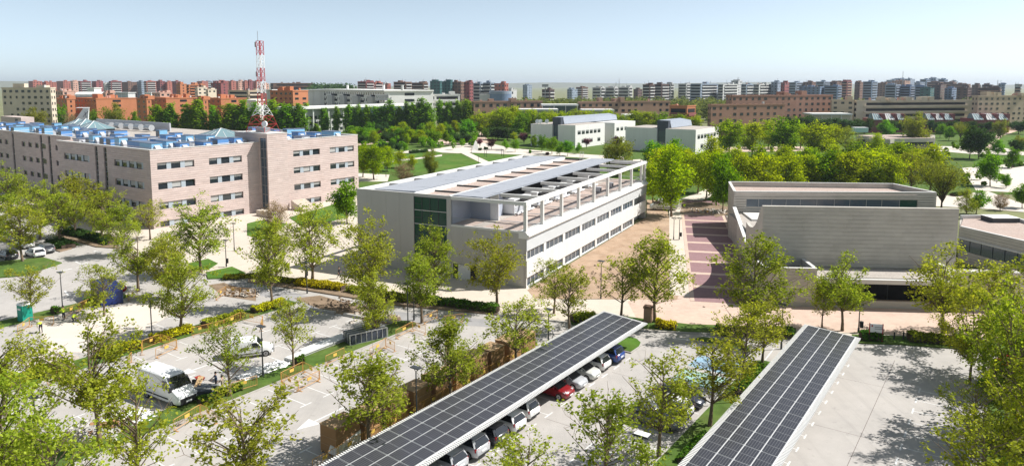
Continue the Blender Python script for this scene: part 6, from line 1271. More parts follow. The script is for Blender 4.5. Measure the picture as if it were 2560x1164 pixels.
for k in range(26):
    x_ = 884 + k * 10.5 + rg.uniform(-4, 4); b_ = rg.uniform(338, 366) if x_ < 1120 else rg.uniform(332, 345); extra_.append((rg.choice(['green0', 'green1', 'bright0', 'bright1', 'mid1', 'dark0', 'mid3']), x_, b_, b_ - rg.uniform(26, 40), rg.uniform(0.9, 1.3)))
grow(extra_, 'scattered before the poplars', 'park_tree', 'leafy park tree', 'trees scattered before the poplars')
grow([(rg.choice(['mid0', 'mid1', 'mid2', 'green0']), 1190 + k * 24, rg.uniform(352, 362) if k not in (0, 1, 2, 3) else 348, rg.uniform(318, 330), rg.uniform(0.9, 1.1)) for k in range(6)], 'left of the left pavilion', 'park_tree', 'light green tree', 'trees left of the pavilion')
# palm-like dark plant
tree_px('dark1', 1124, 345, 318, 'dark spiky palm below the four poplars', None, 0.9, 'palm_tree')
# bundled far woods: nobody could count these
def wood(name, label, spots_, m, seed, hh=(7, 13), qs=0.9):
    rng = np.random.default_rng(seed); P = []
    for x, y in spots_:
        h = rng.uniform(*hh); r = h * rng.uniform(0.3, 0.45); d = rng.normal(size=(110, 3)); d /= np.linalg.norm(d, axis=1)[:, None]; d *= rng.uniform(0.55, 1, (110, 1)); P.append(np.array([x, y, h * 0.55]) + d * np.array([r, r, h * 0.45]))
    o = link(name, quads_mesh(name, np.concatenate(P), qs, rng, m)); tag(o, label, 'wood'); o['kind'] = 'stuff'; return o
rw_ = random.Random(91)
def belt(x0, x1, Y0, Y1, n):
    out = []
    for _ in range(n):
        Y = rw_.uniform(Y0, Y1); x = rw_.uniform(x0, x1); out.append(((x - CX) / F * Y, Y))
    return out
wood('far_wood', 'belt of hazy green trees below the middle skyline', belt(1290, 1830, 520, 780, 330), 'lf_wood', 5, (10, 17), 1.2)
wood('far_wood', 'dark green trees below the left skyline', belt(150, 640, 720, 1000, 130), 'lf_dark', 6, (8, 14), 1.2)
wood('far_wood', 'trees along the base of the right skyline', belt(1830, 2560, 560, 800, 190), 'lf_wood', 7, (8, 15), 1.2)
wood('far_wood', 'dark pines on the skyline right of the radio mast', belt(780, 880, 1000, 1150, 70), 'lf_dark', 8, (22, 32), 2.0)
wood('far_wood', 'hazy trees around the round tank', belt(1120, 1320, 560, 700, 70), 'lf_wood', 9, (9, 16), 1.2)
wood('park_thicket', 'mixed green shrubs under the poplars and around the park', belt(600, 1190, 300, 380, 150), 'lf_mid', 12, (2.5, 5), 0.45)
wood('park_thicket', 'mixed green shrubs at the foot of the right park trees', belt(1600, 2560, 190, 330, 170), 'lf_mid', 13, (1.2, 3.0), 0.4)

# hedges: leafy bands along a path given by photograph pixels on the ground
def hedge(label, pts, w, h, leaf, name='hedge', z0=0.12, world=False, lump=0.25, dens=75, ls=0.13, group=None):
    P = [Vector((p[0], p[1], 0)) for p in pts] if world else [un(*p) for p in pts]; O = P[0].copy(); rng = np.random.default_rng(int(abs(O.x * 31 + O.y * 17)) + 1)
    t = thing(name, label, 'hedge', (O.x, O.y, z0), 0, group); pts_ = []; mb = MB()
    for a, b in zip(P[:-1], P[1:]):
        d = b - a; L_ = d.length; d.normalize(); nrm = Vector((-d.y, d.x, 0)); n = int(L_ * (w + 2 * h) * dens) + 10
        s = rng.uniform(0, L_, n); k = rng.uniform(0, 1, n); hh = h * (1 - lump + lump * (0.5 + 0.5 * np.sin(s * 2.3 + rng.uniform(0, 6)) * np.sin(s * 0.9 + 1)) + rng.normal(size=n) * 0.05)
        ang = k * math.pi; yy = np.cos(ang) * w / 2 * (1 + rng.normal(size=n) * 0.10); zz = np.abs(np.sin(ang)) ** 0.5 * hh * (1 + rng.normal(size=n) * 0.07)
        q = np.array(a - O)[None, :] + s[:, None] * np.array(d)[None, :] + yy[:, None] * np.array(nrm)[None, :]; q[:, 2] = zz; pts_.append(q)
        aa, bb = a - O, b - O; wv = nrm * (w * 0.36)
        mb.prism([tuple((aa - wv).xy), tuple((bb - wv).xy), tuple((bb + wv).xy), tuple((aa + wv).xy)], -0.02, h * 0.62)
    mb.build('inner_branches', M['barkdark'], t); link('foliage', quads_mesh('foliage', np.concatenate(pts_), ls, rng, leaf), t); return t
def wp(x, y): return tuple(pk(x, y).xy)
hedge('bright yellow hedge on the promenade below the walking person', [(745, 712), (860, 726)], 1.9, 0.9, 'lf_yellow'); hedge('green hedge continuing the yellow one below the office front', [(872, 728), (1000, 752), (1020, 756)], 1.6, 0.9, 'lf_yg')
hedge('long green leafy hedge along the promenade before the office', [(1040, 755), (1160, 770), (1245, 782)], 1.5, 1.0, 'lf_hedge'); hedge('low green hedge at the curve of the drive', [(560, 697), (640, 694), (735, 708)], 1.6, 0.5, 'lf_yg')
hedge('yellow shrubs beside the brick pillar', [(1640, 818), (1690, 824)], 1.5, 0.9, 'lf_yellow'); hedge('yellow and green shrubs behind the left canopy end', [(1430, 805), (1490, 800)], 1.8, 0.9, 'lf_yg'); hedge('green hedge left of the right canopy end', [(1790, 835), (1880, 838), (1980, 842)], 1.5, 1.0, 'lf_hedge'); hedge('green clipped shrubs beside the information sign', [(2150, 848), (2205, 852)], 1.6, 1.1, 'lf_hedge'); hedge('yellow hedge right of the information sign', [(2270, 852), (2350, 858), (2420, 866)], 1.8, 1.0, 'lf_yg')
hedge('dark clipped hedge in front of the stone building plaza', [(165, 583), (215, 593), (285, 612)], 2.6, 1.1, 'lf_dark'); hedge('dark clipped hedge at the tip of the far left car row', [(135, 607), (172, 622)], 3.0, 1.0, 'lf_dark')
for i, (a, b, lab, lf) in enumerate([((-75.6, 33), (-75.0, 37), 'yellow hedge by the near barrier of the worksite median', 'lf_yellow'), ((-75.4, 38.5), (-75.2, 43), 'yellow hedge in the middle of the worksite median', 'lf_yellow'), ((-75.3, 44.5), (-75.0, 49.5), 'yellow green hedge at the far part of the worksite median', 'lf_yg'), ((-75.2, 51), (-75.0, 55.5), 'yellow hedge at the far tip of the worksite median', 'lf_yellow'), ((-75.5, 22), (-75.3, 30), 'yellow hedge at the left end of the worksite median', 'lf_yg')]): hedge(lab, [wp(*a), wp(*b)], 1.5, 0.9, lf, world=True)
hedge('green shrubs on the turf strip between the vans and panels', [wp(-57.2, 33), wp(-56.8, 37)], 0.9, 0.6, 'lf_hedge', world=True); hedge('single green shrub beside the white stacked panels', [wp(-57.4, 43.6), wp(-57.2, 44.4)], 0.9, 0.9, 'lf_hedge', 'shrub', world=True)
hedge('small dark shrub beside the green portable toilet', [wp(-95.0, 36.6), wp(-95.0, 37.4)], 1.3, 0.9, 'lf_hedge', 'shrub', world=True); hedge('round dark shrub at the foot of the left lamp post', [wp(-94.8, 40.2), wp(-94.6, 41.2)], 1.3, 1.0, 'lf_hedge', 'shrub', world=True)
hedge('green ground shrubs under the right canopy edge', [wp(-18.6, 48), wp(-18.5, 53)], 1.0, 0.6, 'lf_hedge', world=True); hedge('green ground shrubs in the median beyond the dark car', [wp(-18.8, 62), wp(-18.6, 70)], 1.3, 0.7, 'lf_hedge', world=True)
hedge('red flowering bush under the right hand trees', [wp(0.4, 82), wp(1.6, 85.5)], 2.2, 1.0, 'flower', 'flower_bush', world=True, dens=55); hedge('yellow flowering shrubs along the right edge of the lot', [wp(2.6, 63), wp(3.2, 73)], 2.6, 1.7, 'lf_yellow', world=True); hedge('green trimmed block hedge beside the right lot', [wp(-0.2, 76), wp(0.5, 79)], 2.4, 1.1, 'lf_bright', world=True); hedge('dark shaded hedge block right of the trimmed green one', [wp(0.2, 74.2), wp(3.2, 77.6)], 2.2, 1.6, 'lf_dark', world=True); hedge('dense green shrubs in the lower right corner', [wp(1.5, 50), wp(2.2, 61)], 3.0, 1.3, 'lf_hedge', world=True)
for i, (p, q) in enumerate([((1880 + 18, 402), (1880 + 30, 404)), ((1322, 383), (1328, 383)), ((1364, 388), (1372, 388)), ((1196, 376), (1204, 376)), ((1210, 374), (1220, 374))]):
    hedge(f'small clipped bush on the park plaza, {ORD[i]} of five' if i else 'small clipped bush in the right park', [p, q], 1.6, 1.1, ['lf_hedge', 'lf_bright', 'lf_purple', 'lf_dark', 'lf_dark'][i], 'shrub', z0=0.0, ls=0.2)
hedge('long low clipped hedge in the right park plaza', [(2380, 490), (2415, 488)], 1.8, 0.9, 'lf_dark', z0=0.0); hedge('low clipped hedge on the plaza at the far right', [(2528, 418), (2556, 414)], 2.0, 0.9, 'lf_dark', z0=0.0); hedge('rose bed hedge beside the lawn in the central park', [(1025, 383), (1068, 380)], 2.0, 1.1, 'lf_dark', z0=0.0, ls=0.25); hedge('climbing dark pergola plants in the central park', [(1026, 357), (1078, 352)], 6, 3.6, 'lf_dark', z0=0.0, ls=0.3, dens=30)
# ================================================================== vehicles
def paint(name, col):
    k = 'paint_' + name
    if k not in M:
        M[k] = mat(k, col, 0.28, spec=0.5); b = M[k].node_tree.nodes['Principled BSDF']; b.inputs['Coat Weight'].default_value = 0.6; b.inputs['Coat Roughness'].default_value = 0.08
    return M[k]
for k, c in dict(white=(0.76, 0.76, 0.75), silver=(0.42, 0.43, 0.45), pearl=(0.58, 0.58, 0.54), dark=(0.03, 0.033, 0.04), navy=(0.025, 0.03, 0.05), blue=(0.012, 0.05, 0.22), red=(0.22, 0.008, 0.012), grey=(0.12, 0.125, 0.13), skyblue=(0.05, 0.2, 0.5)).items(): paint(k, c)
def ring(y, w, zb, zt, r=0.1):
    return [(-w * 0.86, y, zb), (w * 0.86, y, zb), (w * 0.97, y, zb + r * 1.4), (w, y, (zb + zt) / 2), (w * 0.98, y, zt - r), (w * 0.86, y, zt), (-w * 0.86, y, zt), (-w * 0.98, y, zt - r), (-w, y, (zb + zt) / 2), (-w * 0.97, y, zb + r * 1.4)]
def wheel(parent, x, y, r, w=0.2):
    s = 1 if x > 0 else -1; mb = MB(); mb.tube((x - s * w, y, r), (x, y, r), r, n=18); o = mb.build('wheel', M['tyre'], parent)
    mb = MB(); mb.tube((x, y, r), (x + s * 0.015, y, r), r * 0.66, n=14); mb.build('rim', M['rim'], o)
    mb = MB(); mb.tube((x + s * 0.016, y, r), (x + s * 0.03, y, r), r * 0.2, n=8); mb.build('hub', M['black'], o)
def car(label, loc, rz, col, L=4.2, W=1.78, H=1.48, suv=0.0, name='parked_car', group='cars parked on the campus', sedan=False):
    t = thing(name, label, 'car', loc, rz, group); P = paint(col, (0, 0, 0)); a = L / 4.2; w = W / 2; hb = 0.97 + suv * 0.12; zt = H
    st = [(-2.1, w * 0.80, 0.38, hb * 0.80), (-2.04, w * 0.93, 0.27, hb * 0.95), (-1.75, w * 0.98, 0.2, hb), (-0.6, w, 0.19, hb), (0.6, w, 0.19, hb * 0.985), (1.2, w * 0.99, 0.19, hb * 0.93), (1.7, w * 0.95, 0.2, hb * 0.84), (1.98, w * 0.86, 0.25, hb * 0.72), (2.1, w * 0.70, 0.33, hb * 0.60)]
    mb = MB(); mb.loft([ring(y * a, ww, zb + suv * 0.06, z_) for y, ww, zb, z_ in st]); body = mb.build('body', P, t, smooth=True, fixn=True)
    rr_ = -1.25 if sedan else -1.62; rb = -1.75 if sedan else -2.0
    def cr(y, wb, wt, z_): return [(-wb, y * a, hb - 0.03), (wb, y * a, hb - 0.03), (wt, y * a, z_), (-wt, y * a, z_)]
    mb = MB(); mb.loft([cr(rb, w * 0.88, w * 0.86, hb), cr(rr_, w * 0.90, w * 0.74, zt - 0.07), cr(-0.4, w * 0.92, w * 0.75, zt - 0.02), cr(0.25, w * 0.92, w * 0.74, zt - 0.06), cr(0.5, w * 0.91, w * 0.73, zt - 0.14), cr(1.25, w * 0.88, w * 0.84, hb - 0.02)]); mb.build('windows', M['carglass'], t, fixn=True)
    mb = MB(); mb.loft([[(-w * 0.70, rr_ * a - 0.02, zt - 0.09), (w * 0.70, rr_ * a - 0.02, zt - 0.09), (w * 0.70, rr_ * a - 0.02, zt - 0.03), (-w * 0.70, rr_ * a - 0.02, zt - 0.03)], [(-w * 0.77, -0.4 * a, zt - 0.05), (w * 0.77, -0.4 * a, zt - 0.05), (w * 0.72, -0.4 * a, zt + 0.02), (-w * 0.72, -0.4 * a, zt + 0.02)], [(-w * 0.76, 0.30 * a, zt - 0.10), (w * 0.76, 0.30 * a, zt - 0.10), (w * 0.71, 0.30 * a, zt - 0.03), (-w * 0.71, 0.30 * a, zt - 0.03)]]); mb.build('roof', P, t, smooth=True, fixn=True)
    mb = MB()
    for s in (-1, 1):
        mb.bar((s * w * 0.90, 1.2 * a, hb - 0.03), (s * w * 0.745, 0.3 * a, zt - 0.07), 0.07, 0.05); mb.bar((s * w * 0.925, -0.35 * a, hb - 0.03), (s * w * 0.765, -0.35 * a, zt - 0.04), 0.09, 0.04); mb.bar((s * w * 0.90, (rb + 0.1) * a, hb - 0.03), (s * w * 0.75, rr_ * a, zt - 0.08), 0.20, 0.06)
    mb.build('pillars', P, t)
    if not sedan: mb = MB(); mb.box(-w * 0.62, (rr_ - 0.14) * a, zt - 0.10, w * 0.62, rr_ * a, zt - 0.05); mb.build('spoiler', P, t)
    for x in (-w + 0.02, w - 0.02):
        for y in (-1.28 * a, 1.33 * a): wheel(t, x + (0.03 if x > 0 else -0.03), y, 0.31 + suv * 0.05)
    for s in (-1, 1):
        mb = MB(); mb.hexa([(s * w * 0.52, 2.00 * a, hb * 0.60), (s * w * 0.80, 1.93 * a, hb * 0.62), (s * w * 0.80, 1.80 * a, hb * 0.64), (s * w * 0.52, 1.85 * a, hb * 0.64), (s * w * 0.50, 1.97 * a, hb * 0.74), (s * w * 0.86, 1.84 * a, hb * 0.78), (s * w * 0.86, 1.66 * a, hb * 0.83), (s * w * 0.50, 1.78 * a, hb * 0.82)]); mb.build('headlight', M['clearlamp'], t, fixn=True)
        mb = MB(); mb.hexa([(s * w * 0.66, -2.11 * a, hb * 0.70), (s * w * 0.96, -2.0 * a, hb * 0.70), (s * w * 0.96, -1.9 * a, hb * 0.70), (s * w * 0.66, -1.95 * a, hb * 0.70), (s * w * 0.64, -2.08 * a, hb * 0.92), (s * w * 0.96, -1.98 * a, hb * 0.94), (s * w * 0.96, -1.86 * a, hb * 0.94), (s * w * 0.64, -1.9 * a, hb * 0.92)]); mb.build('tail_light', M['redlamp'], t, fixn=True)
        mb = MB(); mb.box(s * w * 0.98, 0.78 * a, hb - 0.02, s * (w + 0.17), 0.92 * a, hb + 0.13); mb.build('mirror', P, t)
    mb = MB(); mb.box(-0.26, -2.14 * a, hb * 0.60, 0.26, -2.08 * a, hb * 0.71); mb.build('number_plate', M['plate'], t); mb = MB(); mb.box(-0.26, 2.085 * a, hb * 0.40, 0.26, 2.13 * a, hb * 0.51); mb.build('number_plate', M['plate'], t)
    mb = MB(); mb.box(-w * 0.45, 2.02 * a, hb * 0.53, w * 0.45, 2.10 * a, hb * 0.60); mb.build('grille', M['black'], t)
    mb = MB(); mb.box(-w * 0.72, -2.12 * a, 0.26 + suv * 0.06, w * 0.72, -2.0 * a, 0.42 + suv * 0.06); mb.build('bumper', M['black'], t)
    return t
NIN, NOUT = -PTH + math.pi / 2, -PTH - math.pi / 2
def bay(x, k): p = pk(x, 55.53 + 2.53 * k); return (p.x, p.y, 0.0)
car('dark blue people carrier, last car under the far end of the left canopy', bay(-33.3, 3), NIN, 'blue', 4.5, 1.85, 1.66, 1)
car('white hatchback with red tail lights next to the dark blue people carrier', bay(-33.3, 2), NIN, 'white', 4.0, 1.74, 1.49)
car('pearl white hatchback parked nose out under the left canopy', bay(-33.2, 1), NOUT, 'pearl', 4.35, 1.80, 1.46)
car('silver hatchback parked nose out beside the pearl white one', bay(-33.2, 0), NOUT, 'silver', 4.3, 1.80, 1.46)
car('dark red car parked nose out under the left canopy', bay(-33.2, -1), NOUT, 'red', 4.4, 1.80, 1.45)
car('white city car with square rear under the middle of the left canopy', bay(-33.4, -3), NIN, 'white', 3.8, 1.70, 1.54)
car('white hatchback beside the square white city car', bay(-33.3, -4), NIN, 'white', 4.2, 1.76, 1.47)
car('black hatchback between the white and silver cars under the canopy', bay(-33.3, -5), NIN, 'dark', 4.3, 1.78, 1.47)
car('silver sport utility car with rear light cluster under the near canopy', bay(-33.3, -6), NIN, 'silver', 4.3, 1.82, 1.68, 1)
car('silver estate car at the bottom edge under the left canopy', bay(-33.4, -7), NIN, 'silver', 4.4, 1.78, 1.50)
car('grey car under the left canopy cut by the bottom edge', bay(-33.4, -8), NIN, 'grey', 4.3, 1.78, 1.48)
car('dark navy saloon facing the grass median in the middle lot', bay(-22.9, 1), NOUT, 'navy', 4.6, 1.82, 1.46, sedan=True)
car('white hatchback between two dark cars in the middle lot', bay(-22.9, 0), NIN, 'white', 4.2, 1.78, 1.50)
car('dark grey car half hidden by trees in the middle lot', bay(-22.9, -1), NOUT, 'grey', 4.4, 1.8, 1.48)
for i, (x, y, c, lab) in enumerate([(16, 582, 'white', 'white car at the far left edge, highest of the group'), (30, 600, 'silver', 'silver car below the white one at the far left edge'), (62, 618, 'white', 'white car under trees, middle of the far left group'), (88, 640, 'white', 'white car nearest the turf strip at far left'), (112, 630, 'grey', 'grey car right of the white ones at far left'), (20, 645, 'dark', 'dark car in the far left row behind trees'), (355, 672, 'silver', 'silver car passing behind the trees above the blue container')]):
    p = un(x, y); car(lab, (p.x, p.y, 0), NIN if i < 6 else -PTH - 1.2, c)
p = pk(6.5, 73.5); car('bright blue car at the right edge behind the yellow shrubs', (p.x, p.y, 0), NIN, 'skyblue')
def van(label, loc, rz, L=6.0, W=2.05, H=2.55, compact=False, dark_side=True, open_door=False):
    t = thing('delivery_van', label, 'van', loc, rz, 'white vans'); P = M['paint_white']; w = W / 2; a = L / 6.0; hz = H / 2.55
    if compact: st = [(-3.0, w * 0.95, 0.38, H * 0.94), (-2.9, w, 0.28, H), (0.2, w, 0.26, H), (0.75, w * 0.98, 0.26, H * 0.92), (1.45, w * 0.97, 0.26, H * 0.63), (2.2, w * 0.96, 0.26, H * 0.56), (2.8, w * 0.88, 0.3, H * 0.46), (3.0, w * 0.74, 0.38, H * 0.36)]
    else: st = [(-3.0, w * 0.97, 0.42, H * 0.96), (-2.92, w, 0.34, H), (0.3, w, 0.32, H * 1.01), (0.85, w * 0.995, 0.32, H * 0.995), (1.2, w * 0.99, 0.32, H * 0.95), (1.6, w * 0.985, 0.32, H * 0.80), (2.12, w * 0.98, 0.32, H * 0.595), (2.45, w * 0.96, 0.32, H * 0.53), (2.75, w * 0.92, 0.33, H * 0.46), (2.95, w * 0.85, 0.37, H * 0.39), (3.05, w * 0.72, 0.45, H * 0.31)]
    def vr(y, ww, zb, zt):
        return [(-ww * 0.92, y * a, zb), (ww * 0.92, y * a, zb), (ww, y * a, zb + 0.12), (ww, y * a, zb + (zt - zb) * 0.55), (ww * 0.965, y * a, zt - 0.24), (ww * 0.92, y * a, zt - 0.09), (ww * 0.80, y * a, zt - 0.015), (ww * 0.5, y * a, zt), (-ww * 0.5, y * a, zt), (-ww * 0.80, y * a, zt - 0.015), (-ww * 0.92, y * a, zt - 0.09), (-ww * 0.965, y * a, zt - 0.24), (-ww, y * a, zb + (zt - zb) * 0.55), (-ww, y * a, zb + 0.12)]
    mb = MB(); mb.loft([vr(*s) for s in st]); bo_ = mb.build('body', P, t, smooth=True, fixn=True)
    bm = bmesh.new(); bm.from_mesh(bo_.data)
    for e in bm.edges: e.smooth = e.calc_face_angle(0) < R(28)
    bm.to_mesh(bo_.data); bm.free()
    y0, z0, y1, z1 = (0.75, H * 0.92, 1.45, H * 0.63) if compact else (1.2, H * 0.95, 2.12, H * 0.595)
    f = lambda k: (y0 + (y1 - y0) * k) * a; g_ = lambda k: z0 + (z1 - z0) * k
    mb = MB(); mb.hexa([(-w * 0.78, f(0.08) + 0.01, g_(0.08) - 0.04), (w * 0.78, f(0.08) + 0.01, g_(0.08) - 0.04), (w * 0.86, f(0.95) + 0.01, g_(0.95) - 0.04), (-w * 0.86, f(0.95) + 0.01, g_(0.95) - 0.04), (-w * 0.78, f(0.08) + 0.05, g_(0.08) + 0.05), (w * 0.78, f(0.08) + 0.05, g_(0.08) + 0.05), (w * 0.86, f(0.95) + 0.05, g_(0.95) + 0.05), (-w * 0.86, f(0.95) + 0.05, g_(0.95) + 0.05)]); mb.build('windscreen', M['carglass'], t, fixn=True)
    zs0, zs1 = H * 0.58, H * 0.85
    for s in (-1, 1):
        mb = MB(); ya = (y1 - 0.1) * a; mb.hexa([(s * w * 0.99, ya - 1.25 * a, zs0), (s * w * 0.99, ya, zs0), (s * (w + 0.015), ya, zs0), (s * (w + 0.015), ya - 1.25 * a, zs0), (s * w * 0.93, ya - 1.2 * a, zs1), (s * w * 0.93, ya - 0.55 * a, zs1), (s * (w * 0.97 + 0.015), ya - 0.55 * a, zs1), (s * (w * 0.97 + 0.015), ya - 1.2 * a, zs1)]); mb.build('door_window', M['carglass'], t, fixn=True)
        mb = MB(); mb.box(s * w * 0.99, (y1 - 0.05) * a, H * 0.56, s * (w + 0.24), (y1 + 0.12) * a, H * 0.70); mb.build('mirror', M['black'], t)
        mb = MB(); mb.box(s * w * 0.5, 2.88 * a, H * 0.36, s * w * 0.86, 2.98 * a, H * 0.45); mb.build('headlight', M['clearlamp'], t)
        mb = MB(); mb.box(s * w * 0.86, -3.02 * a, H * 0.35, s * w * 0.97, -2.96 * a, H * 0.6); mb.build('tail_light', M['redlamp'], t)
        mb = MB(); mb.box(s * w * 1.0, -2.6 * a, 0.62 * hz, s * (w + 0.02), 1.6 * a, 0.74 * hz); mb.build('side_moulding', M['black'], t)
        for y in (-1.7 * a, 1.95 * a): wheel(t, s * (w - 0.02), y, 0.34, 0.22)
        if dark_side and s == -1: mb = MB(); mb.box(s * w * 1.0, -0.9 * a, 0.75 * hz, s * (w + 0.012), 0.75 * a, H * 0.86); mb.build('open_side_door', M['void'], t)
    mb = MB(); mb.box(-w * 0.72, 3.0 * a, 0.36, w * 0.72, 3.09 * a, H * 0.34); mb.build('front_bumper', M['black'], t)
    mb = MB(); mb.box(-0.27, 3.09 * a, 0.5, 0.27, 3.11 * a, 0.62); mb.build('number_plate', M['plate'], t)
    mb = MB()
    for k in (-1.8, -0.6): mb.box(-w * 0.8, k * a, H * 1.0, w * 0.8, (k + 0.06) * a, H * 1.02)
    mb.build('roof_rib', P, t)
    if open_door:
        mb = MB(); mb.box(w * 0.98, -3.9 * a, 0.4, w * 1.04, -3.02 * a, H * 0.92); mb.build('rear_door', P, t)
    return t
p = pk(-60.7, 32.2); van('large white van with open side door parked by the turf strip', (p.x, p.y, 0), NOUT + 0.06, 6.0, 2.05, 2.6)
A = un(592, 900); B = un(678, 890); d = B - A; c = (A + B) / 2 + Vector((-0.6, 0.9, 0)); van('small white delivery van parked near the white stacked panels', (c.x, c.y, 0), math.atan2(d.y, d.x) - math.pi / 2, 4.4, 1.85, 1.85, True, False)
A = un(1630, 526); B = un(1692, 528); d = A - B; c = (A + B) / 2 + Vector((0, 0.8, 0.11)); van('white van with open rear door beyond the sandy plot', c, math.atan2(d.y, d.x) - math.pi / 2, 6.0, 2.0, 2.5, False, False, True)

# ================================================================== site objects
def barrier_proto():
    t = thing('site_barrier', '', 'barrier', group='orange steel site barriers'); mb = MB()
    for a, b in (((0, 0, 0.12), (0, 0, 1.08)), ((2.2, 0, 0.12), (2.2, 0, 1.08)), ((0, 0, 1.08), (2.2, 0, 1.08)), ((0, 0, 0.2), (2.2, 0, 0.2))): mb.tube(a, b, 0.024, n=6)
    mb.build('frame', M['orange'], t); mb = MB()
    for k in range(1, 15): mb.tube((k * 0.147, 0, 0.2), (k * 0.147, 0, 1.08), 0.008, n=4, caps=False)
    mb.build('bars', M['orange'], t); mb = MB(); mb.box(0.9, -0.02, 0.62, 1.3, 0.02, 0.9); mb.build('plate', M['yellowsign'], t)
    for x in (0.15, 2.05): mb = MB(); mb.box(x - 0.03, -0.25, 0, x + 0.03, 0.25, 0.03); mb.box(x - 0.02, -0.02, 0.03, x + 0.02, 0.02, 0.2); mb.build('foot', M['orange'], t)
    return t
BAR = barrier_proto(); bused = [False]; bn = {}
def barrier(a, b, where):
    d = b - a; L_ = d.length; n = max(1, round(L_ / 2.35)); rz = math.atan2(d.y, d.x); s = L_ / n / 2.28
    for i in range(n):
        q = a + d * (i / n); bn[where] = bn.get(where, 0) + 1; lab = f'orange site barrier {where}, {ORD[bn[where] - 1]} panel'
        if not bused[0]: bused[0] = True; BAR.location = (q.x, q.y, 0.01); BAR.rotation_euler = (0, 0, rz); BAR['label'] = lab; BAR.scale = (s, 1, 1)
        else: dup(BAR, (q.x, q.y, 0.01), rz, lab, None, (s, 1, 1))
def bpx(pts, where):
    for a, b in zip(pts[:-1], pts[1:]): barrier(un(*a), un(*b), where)
bpx([(45, 838), (75, 815), (137, 812)], 'left of the bending worker near the portable toilet'); bpx([(160, 795), (235, 762)], 'right of the bending worker'); bpx([(320, 752), (345, 742)], 'beside the blue container')
bpx([(355, 888), (357, 875), (402, 858), (443, 872), (388, 898)], 'around the excavation behind the big white van'); bpx([(480, 842), (562, 822)], 'along the yellow hedge median'); bpx([(560, 822), (602, 802), (658, 812), (652, 830)], 'around the tip of the yellow hedge median')
bpx([(436, 1080), (502, 1040), (542, 1062)], 'on the turf strip before the big white van'); bpx([(580, 985), (645, 965)], 'beside the two workers'); bpx([(703, 958), (758, 930), (800, 952), (745, 980), (703, 958)], 'around the square pit on the middle lot edge'); bpx([(815, 915), (862, 893)], 'below the white stacked panels'); bpx([(925, 895), (965, 868), (988, 880)], 'near the steel frame bundle'); bpx([(990, 848), (1032, 826), (1065, 838)], 'at the far end of the middle lot'); bpx([(1060, 812), (1095, 795)], 'beside the far hedge')
bpx([(540, 752), (565, 735), (640, 742)], 'at the bend of the dug up drive'); bpx([(1110, 812), (1160, 805)], 'at the drive beyond the cardboard boxes'); bpx([(440, 700), (480, 690)], 'on the left of the lawn'); bpx([(120, 965), (190, 940)], 'left of the rubble heap'); bpx([(330, 905), (320, 920)], 'by the left lamp')
bpx([(1735, 536), (1780, 538)], 'across the brick road')
for k in range(11): barrier(pk(-40.0, 31.5 + k * 2.4), pk(-40.0, 33.85 + k * 2.4), 'standing along the cardboard boxes')
# palletised cardboard boxes
rbx = random.Random(14)
for k in range(10):
    u = 35.2 + k * 2.78 + rbx.uniform(-0.1, 0.1); p = pk(-41.2 + rbx.uniform(-0.1, 0.1), u); h = rbx.choice([1.95, 2.1, 2.25]); l = 2.15 if k else 2.4
    t = thing('cardboard_crate', f'tall cardboard crate beside the left canopy, {ORD[k]} from the near end' + (', wrapped in plastic' if k == 0 else ''), 'crate', (p.x, p.y, 0), -PTH + rbx.uniform(-0.03, 0.03), 'cardboard crates along the canopy')
    mb = MB(); mb.box(-0.9, -l / 2, 0.14, 0.9, l / 2, h); mb.build('carton', M['card'], t, bevel=0.015); mb = MB(); mb.box(-0.94, -l / 2 - 0.03, h, 0.94, l / 2 + 0.03, h + 0.05); mb.build('lid', M['carddark'], t)
    mb = MB()
    for x in (-0.8, 0, 0.8): mb.box(x - 0.07, -l / 2, 0.0, x + 0.07, l / 2, 0.14)
    mb.build('pallet', M['timber'], t); mb = MB()
    for z in (0.75, 1.4): mb.box(-0.91, -l / 2 - 0.012, z, 0.91, l / 2 + 0.012, z + 0.03)
    mb.build('strap', M['carddark'], t)
    if k == 0: mb = MB(); mb.hexa([(0.0, -l / 2 - 0.05, 0.2), (0.96, -l / 2 - 0.05, 0.2), (0.96, l / 2 + 0.05, 0.3), (0.0, l / 2 + 0.05, 0.3), (0.3, -l / 2 - 0.05, 0.9), (0.95, -l / 2 - 0.05, 0.8), (0.95, l / 2 + 0.05, 1.3), (0.3, l / 2 + 0.05, 1.2)]); mb.build('plastic_sheet', M['wrap'], t)
# steel frame bundle on the lot
p = un(915, 850); sfb = thing('steel_frame_bundle', 'dark galvanised bundle of scaffold frames on the parking bay', 'steel bundle', (p.x, p.y, 0), -PTH - math.pi / 2 + 1.25)
for k in range(9):
    mb = MB(); x = -0.9 + k * 0.22
    for z in (0.15, 1.25): mb.bar((x, -2.2, z), (x, 2.2, z), 0.07)
    for q in range(8): mb.bar((x, -2.2 + q * 0.63, 0.15), (x, -2.2 + q * 0.63, 1.25), 0.06)
    mb.build('frame', M['galv'] if k % 3 else M['darkclad'], sfb)
mb = MB(); mb.box(-1.0, -1.6, 0.0, 1.1, -1.4, 0.1); mb.box(-1.0, 1.4, 0.0, 1.1, 1.6, 0.1); mb.build('skid', M['timber'], sfb); mb = MB(); mb.box(-0.85, -2.0, 0.2, 0.85, 2.0, 1.1); mb.build('core', M['darkclad'], sfb)
